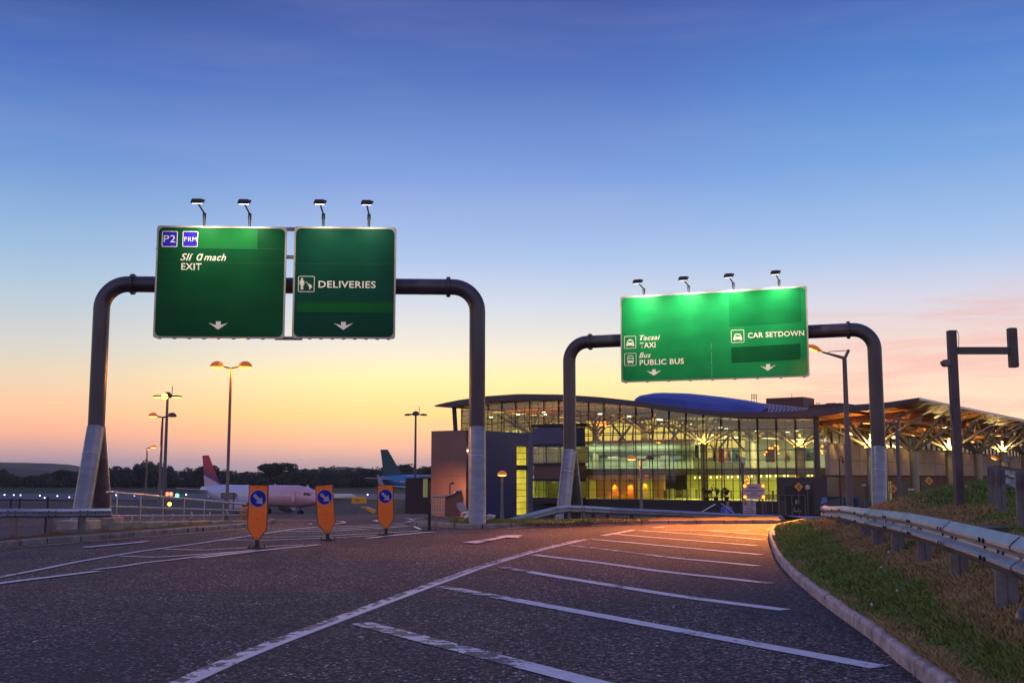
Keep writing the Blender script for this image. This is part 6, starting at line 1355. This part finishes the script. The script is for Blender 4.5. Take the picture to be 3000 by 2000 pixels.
for zz in (-.3, .6): b.box(B3(us2 + .09, 21, zz), (.05, 5, .1), RT)
tb(b, 'door_frame', M_MULL, ew)
b = MB(); b.add([B3(us2 + .05, 1.6, zt_ - .05), B3(us2 + .05, 106, zt_ - .05), B3(us2 + .05, 106, roof_z(us2) - .5), B3(us2 + .05, 1.6, roof_z(us2) - .5)], [(0, 1, 2, 3)]); cg = tb(b, 'clerestory_glazing', mat('clerestory_glass', (.05, .055, .03), .12, 0, var=.5, scale=.5)); b = MB()
for v in np.arange(3, 106, 2.6): b.bar(B3(us2 + .1, v, zt_), B3(us2 + .1, v, roof_z(us2) - .5), .1, .1)
b.bar(B3(us2 + .1, 2, zt_ + .1), B3(us2 + .1, 106, zt_ + .1), .11, .2)
tb(b, 'clerestory_bars', M_MULL, cg)['kind'] = 'stuff'
for v in (14, 30, 46, 60): light('POINT', 'canopy_lamp', B3(us2 + 1.6, v, zt_ + 1.6), 90, (1, .62, .22), shadow_soft_size=.2)
# dark porch in front of the glass, low wall
uA, uB = u_at(2273, -3), u_at(2420, -3); zt2, zb3 = uz(2330, 1397, -3)[1], -2.25
b = MB(); b.box(B3((uA + uB) / 2, -1.8, (zt2 + zb3) / 2), (uB - uA, 3.2, zt2 - zb3), RT); tb(b, 'porch', mat('porch_dark', (.03, .03, .036), .45, var=.15))
b = MB(); b.box(B3((uA + uB) / 2 - .3, -3.42, (zt2 - .9 + zb3) / 2), ((uB - uA) * .55, .06, zt2 - zb3 - .9), RT); tb(b, 'porch_opening', M_BLACK)
# galleries on the left, between stair tower and curtain wall
va = -2.2; u1, u2 = u_at(1560, va), u_at(1682, va); zs = lambda py: uz(1620, py, va)[1]
for nm, m, y0, y1, dv in (('slate_panel', M_SLATE, 1252, 1300, 0), ('slab_edge', M_DK, 1300, 1307, .05), ('slab_edge', M_DK, 1355, 1363, .05), ('slate_panel', mat('plum_panel', (.12, .055, .05), .4, var=.15), 1363, 1401, .3), ('slab_edge', M_DK, 1401, 1409, .05), ('slab_edge', M_DK, 1457, 1474, .05)):
    b = MB(); b.box(B3((u1 + u2) / 2, va + 1.2 + dv, (zs(y0) + zs(y1)) / 2), (u2 - u1, 2.4, zs(y0) - zs(y1)), RT); tb(b, nm, m)
b = MB(); b.box(B3((u1 + u2) / 2, va + 1.3, zs(1245)), (u2 - u1 + .3, 2.6, .35), RT); tb(b, 'slab_edge', M_DK)
for y0, y1 in ((1307, 1355), (1409, 1457)):
    b = MB(); b.box(B3((u1 + u2) / 2, va + 3.2, (zs(y0) + zs(y1)) / 2), (u2 - u1, .1, zs(y0) - zs(y1)), RT); tb(b, 'gallery_back', M_OLIVE)
    b = MB(); b.add([B3(u1, va, zs(y1)), B3(u2, va, zs(y1)), B3(u2, va, zs(y0)), B3(u1, va, zs(y0))], [(0, 1, 2, 3)]); g_ = tb(b, 'gallery_glazing', M_FGLASS)
    b = MB()
    for u in np.linspace(u1, u2, 4): b.bar(B3(u, va - .03, zs(y1)), B3(u, va - .03, zs(y0)), .08, .1)
    for k in range(3): u = u1 + (k + .5) * (u2 - u1) / 3; b.bar(B3(u, va + .6, zs(y0) - 1.1), B3(u + .8, va + .6, zs(y0) - 1.1), .05, .05); b.bar(B3(u + .8, va + .6, zs(y0) - 1.1), B3(u + .8, va + .6, zs(y1)), .05, .05)
    tb(b, 'gallery_rail', M_MULL, g_)
    light('AREA', 'gallery_light', B3((u1 + u2) / 2, va + 1.4, zs(y0) - .15), 55, (1, .93, .42), target=B3((u1 + u2) / 2, va + 1.6, zs(y1)), shape='RECTANGLE', size=4.5, size_y=1.2)
# stair tower
C_ = D(1374, 1400, 106); C_.z = 0; zt3 = D(1372, 1260, 106).z; z0_ = -2.3
def C3(a, c, z): return C_ + TU * a + TV * c + Vector((0, 0, z))
st_ = thing('stair_tower', 'stone block with a bronze side and a dark blue side with lit yellow window strip', 'building', C3(-2, 5, z0_))
b = MB(); b.box(C3(-2.5, .2, (zt3 + z0_) / 2), (4.3, .4, zt3 - z0_), RT); b.build('bronze_wall', M_BRZ, st_)
b = MB()
for zz in (1.6, 3.3): b.box(C3(-2.5, -.002, zz), (4.3, .012, .02), RT)
b.build('panel_joint', mat('joint_dark', (.08, .06, .05), .8), st_)
b = MB(); b.box(C3(-.9, 5.6, (zt3 + z0_) / 2), (.5, 10.4, zt3 - z0_), RT); b.build('recess_wall', M_DK, st_)
L1 = lambda px: ((px - CX) / F * C_.y - C_.x) / (TV.x - (px - CX) / F * TV.y)
c0, c1, c2, c3 = L1(1378) + .0, L1(1509), L1(1543), L1(1556)
for a, c, m in ((c0 + .15, c1, M_SLATE), (c2, c3, mat('blue_slate_edge', (.10, .11, .20), .3, .1, var=.1))): b = MB(); b.box(C3(0, (a + c) / 2, (zt3 + z0_) / 2), (.4, c - a, zt3 - z0_), RT); b.build('slate_wall', m, st_)
zwt = D(1525, 1307, C3(0, (c1 + c2) / 2, 0).y).z; b = MB(); b.box(C3(0, (c1 + c2) / 2, (zt3 + zwt) / 2), (.4, c2 - c1, zt3 - zwt), RT); b.build('slate_wall', M_SLATE, st_)
b = MB(); b.box(C3(-.12, (c1 + c2) / 2, (zwt + z0_) / 2), (.05, c2 - c1, zwt - z0_), RT)
m, T, out = new_mat('lit_stair_window'); nz = T.n('ShaderNodeTexNoise', {'Vector': T.n('ShaderNodeTexCoord').outputs['Object'], 'Scale': .7, 'Detail': 3.0}).outputs['Fac']
e = T.n('ShaderNodeEmission', {'Color': T.ramp(nz, [(.3, (.55, .42, .03)), (.7, (.95, .78, .10))]), 'Strength': .95}); T.t.links.new(e.outputs[0], out.inputs[0]); wnd = b.build('window_strip', m, st_)
b = MB(); z = zwt - .05
while z > z0_: b.box(C3(-.06, (c1 + c2) / 2, z), (.08, c2 - c1, .045), RT); z -= .62
b.box(C3(-.05, (c1 + c2) / 2, zwt - 2.15), (.06, c2 - c1, .5), RT); b.build('glazing_bar', M_MULL, wnd)
b = MB(); b.box(C3(-2.3, 5.6, zt3 - .02), (4.9, 11, .12), RT); b.build('roof', M_ROOF, st_)
b = MB(); q = D(1371, 1311, C3(-.5, .8, 0).y); b.box(q, (.5, .2, .16)); b.build('wall_lamp', glow('slot_lamp', (1, .8, .3), 5), st_); light('POINT', 'slot_light', q + Vector((.1, -.5, -.3)), 22, (1, .8, .4), shadow_soft_size=.1)
light('SPOT', 'tower_sodium', C3(-5, -9, .6), 3200, (1, .36, .12), target=C3(-2.5, 0, -1.4), spot_size=math.radians(60), spot_blend=1.0, shadow_soft_size=.3)
# low dark service building further left
sb = thing('service_building', 'low dark flat-roofed building left of the bronze wall, hiding the blue aircraft', 'building', D(1228, 1450, 135))
X1, X2 = D(1188, 1400, 135), D(1275, 1400, 135); zt4 = D(1188, 1399, 135).z; b = MB(); b.box(((X1.x + X2.x) / 2, 138, (zt4 - 5.4) / 2), (X2.x - X1.x, 6, zt4 + 5.4)); b.build('wall', mat('service_brown', (.05, .028, .03), .6, var=.15), sb)
b = MB(); b.box(((X1.x + X2.x) / 2 + .9, 137.6, zt4 + .16), (X2.x - X1.x - 1.5, 7.2, .26)); b.build('roof', mat('roof_pale', (.20, .19, .22), .4, .3), sb)
b = MB(); b.box((D(1246, 1430, 134.9).x, 134.97, (D(1246, 1406, 135).z + D(1246, 1452, 135).z) / 2), (.55, .06, 2.2)); b.build('window', glow('dim_window', (.42, .38, .2), .35), sb)
b = MB(); b.box((D(1258, 1430, 134.9).x, 134.95, (D(1258, 1412, 135).z + D(1258, 1450, 135).z) / 2), (.45, .06, 1.7)); b.build('window', mat('green_glass', (.04, .06, .03), .15), sb)
# roof lights, plant room, aerials
M_DOMEB = mat('rooflight_blue', (.050, .072, .30), .38, .15, var=.25, scale=.22, stretch=(1, 1, .3)); vd = 10.0
DO = [(1881, 1175, 1176), (1890, 1163, 1181), (1908, 1156, 1186), (1940, 1151.5, 1193), (1967, 1150.5, 1199), (2020, 1152, 1204), (2070, 1157, 1207), (2133, 1164, 1209), (2190, 1172, 1208), (2240, 1182, 1206), (2268, 1195, 1203)]
b = MB(); k = 9
for px, a, c in DO:
    u, zt = uz(px, a, vd); zb_ = top_z(u) - .1; w_ = max(.05, min(7.5, (zt - zb_) * 3.2 + .5))
    for j in range(k): th = math.pi * j / (k - 1); b.v.append(tuple(B3(u, vd - math.cos(th) * w_, zb_ + (zt - zb_) * math.sin(th) ** .8)))
n = len(DO); b.f = [(i * k + j, i * k + j + 1, (i + 1) * k + j + 1, (i + 1) * k + j) for i in range(n - 1) for j in range(k - 1)]; rd = tb(b, 'rooflight', M_DOMEB, smooth=True)
b = MB()
for px in (1935, 1995, 2055, 2115): u = u_at(px, vd); b.bar(B3(u, vd - 3.5, top_z(u) + .4), B3(u + .3, vd - .5, uz(px, 1153 + max(0, px - 2000) * .09, vd)[1] + .02), .06, .06)
tb(b, 'rib', mat('rooflight_rib', (.05, .05, .2), .4), rd)
b = MB(); ua, ub = u_at(2225, 9), u_at(2368, 9); zA = uz(2240, 1180, 9)[1]; zB = uz(2365, 1196, 9)[1]
b.add([B3(ua, 7, top_z(ua)), B3(ub, 7, top_z(ub)), B3(ub, 9, zB), B3(ua, 9, zA), B3(ua, 12, top_z(ua)), B3(ub, 12, top_z(ub))], [(0, 1, 2, 3), (3, 2, 5, 4)]); lt = tb(b, 'lattice_rooflight', mat('lattice_glass', (.10, .13, .20), .2, .2)); b = MB()
for i in range(13):
    t0, t1 = i / 13, (i + 1) / 13; lo0, hi0 = B3(ua + (ub - ua) * t0, 6.95, top_z(ua + (ub - ua) * t0)), B3(ua + (ub - ua) * t0, 8.95, zA + (zB - zA) * t0); lo1, hi1 = B3(ua + (ub - ua) * t1, 6.95, top_z(ua + (ub - ua) * t1)), B3(ua + (ub - ua) * t1, 8.95, zA + (zB - zA) * t1)
    b.bar(lo0, hi1, .07, .07); b.bar(lo1, hi0, .07, .07); b.bar(hi0, hi1, .09, .09)
tb(b, 'lattice_bar', mat('lattice_pale', (.35, .33, .40), .4), lt)
M_PLANT = mat('plant_brown', (.075, .035, .035), .6, var=.15)
def plant(name, x0, x1, yt, yb_, v, m=M_PLANT):
    a, zt = uz(x0, yt, v); c, zb_ = uz(x1, yb_, v); b = MB(); b.box(B3((a + c) / 2, v + 2, (zt + min(zb_, 8.4)) / 2), (c - a, 4, zt - min(zb_, 8.4)), RT); return tb(b, name, m)
plant('plant_room', 2245, 2354, 1166.5, 1200, 26); plant('plant_room', 2369, 2480, 1185, 1205, 22); plant('vent_housing', 2420, 2447, 1180.5, 1190, 23); plant('vent_housing', 2456, 2464, 1180, 1190, 23)
b = MB(); va_ = 20
for x in (2203, 2210, 2217): q = uz(x, 1170, va_); b.tube([B3(q[0], va_, q[1] - .6), B3(q[0], va_, uz(x, 1154, va_)[1])], .035, 6)
for y in (1156, 1161, 1166): q, q2 = uz(2202, y, va_), uz(2219, y, va_); b.tube([B3(q[0], va_, q[1]), B3(q2[0], va_, q2[1])], .03, 6)
for x, y in ((2321, 1153), (2393, 1179), (2400, 1179)): q = uz(x, y, 24); b.tube([B3(q[0], 24, q[1] - 1), B3(q[0], 24, q[1])], .035, 6)
q, q2 = uz(2390, 1180, 24), uz(2404, 1180, 24); b.tube([B3(q[0], 24, q[1]), B3(q2[0], 24, q2[1])], .03, 6); tb(b, 'aerial', M_DARKPAINT)
# interior light (ceiling panels of the lit floors)
for u, v, z, pw, cl_, tz in ((29, 8, 1.6, 330, (1, .95, .36), ZB), (36, 8, 1.6, 330, (1, .95, .36), ZB), (43, 7, 1.6, 230, (1, .93, .4), ZB), (17, 6, 1.6, 70, (1, .7, .3), ZB), (6, 7, 1.6, 120, (.9, .95, .4), ZB), (14, 7, 5.2, 90, (.80, 1, .78), 2.5), (22, 7, 5.2, 90, (.80, 1, .78), 2.5), (32, 9, 6.2, 330, (1, .95, .6), 2.5), (40, 9, 6.2, 330, (1, .92, .6), 2.5), (18, 18, 7.6, 260, (1, .95, .5), 2.5)):
    light('AREA', 'ceiling_light', B3(u, v, z), pw * 4.6, cl_, target=B3(u, v + 1.0, tz), shape='RECTANGLE', size=6, size_y=3)
light('AREA', 'soffit_light', B3(15, 12, 5.6), 3000, (1, .55, .16), target=B3(15, 11, 11), shape='RECTANGLE', size=26, size_y=3)
# roof trusses, spotlights under the roof, seats on the gallery
b = MB(); r = random.Random(12)
for v in (3.5, 8, 13, 19):
    for k in range(15):
        ua_, ub_ = 1.5 + k * 2.9, 1.5 + (k + 1) * 2.9; za, zb_ = roof_z(ua_) - 1.0, roof_z(ub_) - 1.0
        b.tube([B3(ua_, v, za), B3(ub_, v, zb_)], .06, 6); b.tube([B3(ua_, v, za), B3((ua_ + ub_) / 2, v, (za + zb_) / 2 - 1.0)], .045, 6); b.tube([B3((ua_ + ub_) / 2, v, (za + zb_) / 2 - 1.0), B3(ub_, v, zb_)], .045, 6)
        if k < 14: b.tube([B3((ua_ + ub_) / 2, v, (za + zb_) / 2 - 1.0), B3(ub_ + 1.45, v, (zb_ + roof_z(ub_ + 2.9) - 1) / 2 - 1.0)], .06, 6)
tb(b, 'roof_truss', M_CREAM)
for k in range(16):
    u, v = 3 + k * 2.7, 2.4 + (k % 3) * 2.2; q = B3(u, v, roof_z(u) - 1.25); t = thing('roof_spotlight', 'small white spotlight under the roof trusses behind the glass', 'spotlight', q, 'white spotlights under the terminal roof')
    b = MB(); b.tube([q, q + Vector((0, 0, .35))], .05, 6); b.build('stem', M_MULL, t); b = MB(); b.bar(q - TU * .22, q + TU * .22, .12, .10); b.build('lens', glow('cool_white', (.95, 1, .92), 5), t)
b = MB()
for u0_, w_ in ((11.5, 2.2), (16.2, 1.6), (19.5, 2.6), (23.4, 1.2)): b.box(B3(u0_, 10.8, 3.7), (w_, .1, 1.5), RT)
tb(b, 'shop_window', glow('shop_window_lit', (.62, .72, .55), .55))
# things inside
for k, px in enumerate((1798, 1842, 1889)):
    u, z = uz(px, 1407, 9.25); q = B3(u, 9.2, z); t = tag(MB().tube([q - Vector((0, 0, .16)), q + Vector((0, 0, .16))], .09, 10).build('wall_lamp', M_DARKPAINT), ['orange up and down wall lamp inside the glass, left of three', 'orange up and down wall lamp inside the glass, middle of three', 'orange up and down wall lamp inside the glass, beside the twin dome lamp'][k], 'wall lamp', 'orange wall lamps')
    for s, pw in ((1, 26), (-1, 48)): light('SPOT', 'wall_lamp_light', q + Vector((0, 0, .2 * s)) - TV * .14, pw * 14, (1, .30, .035), target=q + Vector((0, 0, 3 * s)) + TV * .25, spot_size=math.radians(70), spot_blend=.5, shadow_soft_size=.03)
M_BULB = glow('warm_bulb', (1, .72, .25), 4)
for k, px in enumerate((2032, 2045, 2078, 2096, 2109, 2128, 2140, 2157, 2170, 2186, 2197, 2225, 2241, 2251, 2267, 2292, 2302, 2326, 2349, 2362, 2372, 2395)):
    u, z = uz(px, 1398 - (px - 2032) * .022, 8); q = B3(u, 8, z); t = thing('pendant_lamp', 'small glowing pendant lamp in the row above the ground floor shops', 'pendant lamp', q, 'row of pendant lamps behind the glass')
    b = MB(); b.tube([q, (q.x, q.y, 1.75)], .02, 6); b.lathe([(.09, .1), (.06, .22), (.02, .26)], q, 8); b.build('shade', M_BLACK, t); b = MB(); b.ball(q, .10, 8, 6, (1, 1, 1.5)); b.build('bulb', M_BULB, t)
for k, (px0, px1, y0, y1, col, lab) in enumerate(((1695, 1728, 1305, 1342, (.08, .22, .22), 'teal poster on the upper floor behind the glass, leftmost'), (1780, 1806, 1306, 1340, (.5, .52, .40), 'pale poster left of the dark figure poster'), (1962, 1998, 1303, 1345, (.05, .12, .2), 'blue poster with dark figures on the upper floor'), (2084, 2100, 1315, 1353, (.45, .46, .34), 'narrow pale poster left of the red one'), (2101, 2119, 1315, 1353, (.42, .05, .02), 'red poster on the upper floor'), (2122, 2139, 1315, 1353, (.5, .5, .4), 'pale poster with a dark figure right of the red one'), (2141, 2162, 1315, 1353, (.06, .35, .33), 'cyan and green poster on the upper floor'), (2239, 2265, 1317, 1353, (.05, .035, .03), 'black and brown poster beside the glowing chandelier'), (2292, 2312, 1319, 1353, (.5, .48, .28), 'cream poster right of the black one'), (2347, 2380, 1316, 1350, (.04, .24, .20), 'large sea green panel near the dark corner column'), (2033, 2044, 1303, 1340, (.03, .03, .03), 'dark notice board left of the lit interior column'))):
    v = 10.4 if px0 < 2010 else 7.0; a, z1 = uz(px0, y0, v); c, z0 = uz(px1, y1, v); t = thing('poster', lab, 'poster', B3((a + c) / 2, v, z0), 'posters on the upper floor')
    b = MB(); b.box(B3((a + c) / 2, v + .06, (z0 + z1) / 2), (c - a, .08, z1 - z0), RT); b.build('board', mat('poster_%d' % k, tuple(min(1, x * 1.5) for x in col), .4, var=.35, scale=1.6), t)
    b = MB(); r = random.Random(k)
    for _ in range(3): w_ = (c - a) * r.uniform(.15, .4); b.box(B3(a + (c - a) * r.uniform(.25, .75), v + .01, z0 + (z1 - z0) * r.uniform(.25, .6)), (w_, .015, (z1 - z0) * r.uniform(.2, .5)), RT)
    b.build('picture', mat('poster_dark_%d' % (k % 3), [(.02, .03, .05), (.10, .16, .10), (.25, .20, .10)][k % 3], .5, var=.4, scale=2), t)
for lab, px, py, v, n_, sx_, sy_ in (('orange chandelier glowing high behind the glass left of the green sign', 1763, 1241, 9, 16, 14, 8), ('orange chandelier on the upper floor near the warning board', 2258, 1318, 7, 14, 20, 14), ('chandelier reflected beside the stone wall corner', 2402, 1316, 3.5, 9, 11, 11), ('pair of small orange lamps on the upper floor', 1922, 1296, 6, 3, 5, 2), ('vertical string of orange lamps above the warning board', 2185, 1405, 6, 8, 2, 12)):
    u, z = uz(px, py, v); r = random.Random(px); t = thing('chandelier', lab, 'chandelier', B3(u, v, z), 'orange chandeliers inside the terminal'); b = MB(); fr_ = MB()
    for _ in range(n_):
        a, zz = uz(px + r.uniform(-sx_, sx_), py + r.uniform(-sy_, sy_), v + r.uniform(-.6, .6)); q = B3(a, v + r.uniform(-.5, .5), zz); b.ball(q, r.uniform(.06, .11), 8, 5); fr_.tube([q, B3(u, v, z + sy_ * .05)], .012, 4)
    b.build('bulb', glow('orange_bulb', (1, .24, .03), 4.5), t); fr_.build('frame', M_DARKPAINT, t)
for k, px in enumerate((2066, 2092, 2123)):
    u, z = uz(px, 1462, 1.8); q = B3(u, 1.8, ZB); t = thing('potted_plant', ['bushy potted plant just inside the glass, left of three', 'tall slim potted plant just inside the glass', 'round potted plant just inside the glass, right of three'][k], 'plant', q, 'potted plants inside the glass')
    b = MB(); b.lathe([(.2, 0), (.28, .4), (.25, .42)], q, 10); b.build('pot', M_DK, t); V = crown_mesh(900 + k, [1.0, .7, .9][k], [1.0, 1.4, 1.0][k], 120, .12, kinds=4); b = MB(); V = V + np.array([q.x, q.y, q.z + .4]); b.v = [tuple(x) for x in V.tolist()]; b.f = [tuple(range(i, i + 4)) for i in range(0, len(V), 4)]; b.build('foliage', M_LEAF, t)
# railings, ramp and people on the lower forecourt
fr = thing('glass_balustrade', 'pale glass balustrade along the forecourt right of the warning board', 'railing', (D(2290, 1460, 95).x, 95, -2.3)); a_, c_ = D(2243, 1449, 95), D(2358, 1450, 95)
b = MB(); b.add([a_, c_, (c_.x, 95, D(2358, 1466, 95).z), (a_.x, 95, D(2243, 1466, 95).z)], [(0, 1, 2, 3)]); b.build('pane', glass('balustrade_glass', (.62, .66, .78), .25), fr); b = MB(); b.tube([a_, c_], .03, 8); b.build('handrail', M_GREY, fr)
for k in range(7): q = a_.lerp(c_, k / 6); b = MB(); b.tube([(q.x, 95.05, -2.3), q], .035, 6); b.build('post', M_POST, fr)
hr = thing('handrail', 'sloping stair handrail in front of the person in blue', 'railing', D(1660, 1490, 62)); b = MB(); b.tube([D(2113, 1475, 62), D(2128, 1484, 61.5), D(2177, 1526, 60)], .03, 8); b.build('rail_tube', M_TUBE, hr, smooth=True); b = MB()
for x, y, d in ((2128, 1484, 61.5), (2150, 1503, 60.8)): q = D(x, y, d); b.tube([q, (q.x, q.y, -2.3)], .025, 6)
b.build('post', M_TUBE, hr); b = MB(); b.tube([D(2095, 1476, 64), D(2050, 1502, 61)], .03, 8); b.build('rail_tube', M_TUBE, hr, smooth=True)
def person(label, px, py_head, y, shirt, trousers, hair, zfeet, lean=.0, face=0):
    top = D(px, py_head, y); H = top.z - zfeet; s = H / 1.75; X = top.x; t = thing('person', label, 'person', (X, y, zfeet))
    def skin(name, nodes, edges, m, par):
        me = bpy.data.meshes.new(name); me.from_pydata([(a * s, c * s, z * s) for a, c, z, _ in nodes], edges, []); o = bpy.data.objects.new(name, me); COL.objects.link(o); bmm = bmesh.new(); bmm.from_mesh(me); ly = bmm.verts.layers.skin.verify(); bmm.verts.ensure_lookup_table()
        for i, nd in enumerate(nodes): bmm.verts[i][ly].radius = (nd[3] * s, nd[3] * s * .85); bmm.verts[i][ly].use_root = (i == 0)
        bmm.to_mesh(me); bmm.free(); o.modifiers.new('s', 'SKIN'); sd = o.modifiers.new('d', 'SUBSURF'); sd.levels = sd.render_levels = 2
        dg = bpy.context.evaluated_depsgraph_get(); m2 = bpy.data.meshes.new_from_object(o.evaluated_get(dg)); o.modifiers.clear(); o.data = m2; m2.name = name; m2.materials.clear(); m2.materials.append(m); m2.polygons.foreach_set('use_smooth', [True] * len(m2.polygons)); o.parent = par; return o
    l = lean; nd = [(0, 0, .95, .145), (l * .3, 0, 1.12, .135), (l * .8, 0, 1.34, .165), (l, -.01, 1.47, .075), (l * 1.1, -.02, 1.54, .06), (l * 1.15, -.03, 1.62, .092), (l * 1.15, -.03, 1.70, .08),
        (l * .8 - .19, 0, 1.40, .065), (l * .8 - .25, -.04, 1.14, .048), (l * .8 - .20, -.20, .96, .035), (l * .8 - .19, -.26, .92, .03), (l * .8 + .19, 0, 1.40, .065), (l * .8 + .26, .03, 1.14, .048), (l * .8 + .24, -.10, .92, .035), (l * .8 + .24, -.14, .87, .03),
        (-.10, 0, .86, .095), (-.11, -.08, .48, .065), (-.11, .02, .09, .045), (-.11, -.14, .03, .035), (.10, 0, .86, .095), (.11, .10, .48, .065), (.11, .22, .10, .045), (.11, .08, .03, .035)]
    ed = [(0, 1), (1, 2), (2, 3), (3, 4), (4, 5), (5, 6), (2, 7), (7, 8), (8, 9), (9, 10), (2, 11), (11, 12), (12, 13), (13, 14), (0, 15), (15, 16), (16, 17), (17, 18), (0, 19), (19, 20), (20, 21), (21, 22)]
    skin('body', nd, ed, mat('skin', (.42, .24, .17), .6), t); j = lambda i, r_: (*nd[i][:3], r_)
    skin('jacket', [(nd[0][0], 0, .93, .165), j(1, .16), j(2, .19), (l, 0, 1.45, .09), j(7, .085), j(8, .066), (nd[9][0], -.18, .99, .052), j(11, .085), j(12, .066), (nd[13][0], -.08, .95, .052)], [(0, 1), (1, 2), (2, 3), (2, 4), (4, 5), (5, 6), (2, 7), (7, 8), (8, 9)], shirt, t)
    skin('trousers', [(0, 0, .93, .15), j(15, .108), j(16, .082), (nd[17][0], nd[17][1], .12, .068), j(19, .108), j(20, .082), (nd[21][0], nd[21][1], .13, .068)], [(0, 1), (1, 2), (2, 3), (0, 4), (4, 5), (5, 6)], trousers, t)
    b = MB(); b.ball((X + l * 1.15 * s, y + .02 * s, zfeet + 1.67 * s), .105 * s, 12, 8, (.95, 1, 1)); b.build('hair', hair, t, smooth=True)
    return t
M_HAIR = mat('dark_hair', (.015, .012, .01), .6); M_TR = mat('dark_cloth', (.02, .022, .035), .8)
person('person in a bright blue jacket at the sloping handrail', 2124, 1464, 63, mat('blue_jacket', (.09, .13, .62), .7, var=.1), M_TR, M_HAIR, -2.0, .10)
person('person in dark clothes walking on the lower road below the yellow diamond sign', 2331, 1461, 88, M_TR, M_TR, M_HAIR, -2.28, .03)

# ------------------------------------------------------------------ evening haze over the airfield
m, T, out = new_mat('haze_air'); pv = T.n('ShaderNodeVolumePrincipled', {'Color': (.80, .80, .88, 1), 'Density': 0.00007, 'Anisotropy': 0.5}); T.t.links.new(pv.outputs[0], out.inputs['Volume'])
b = MB(); b.box((0, 2950, 41), (16000, 6100, 96)); hz_ = b.build('haze', m); kind(hz_, 'stuff')
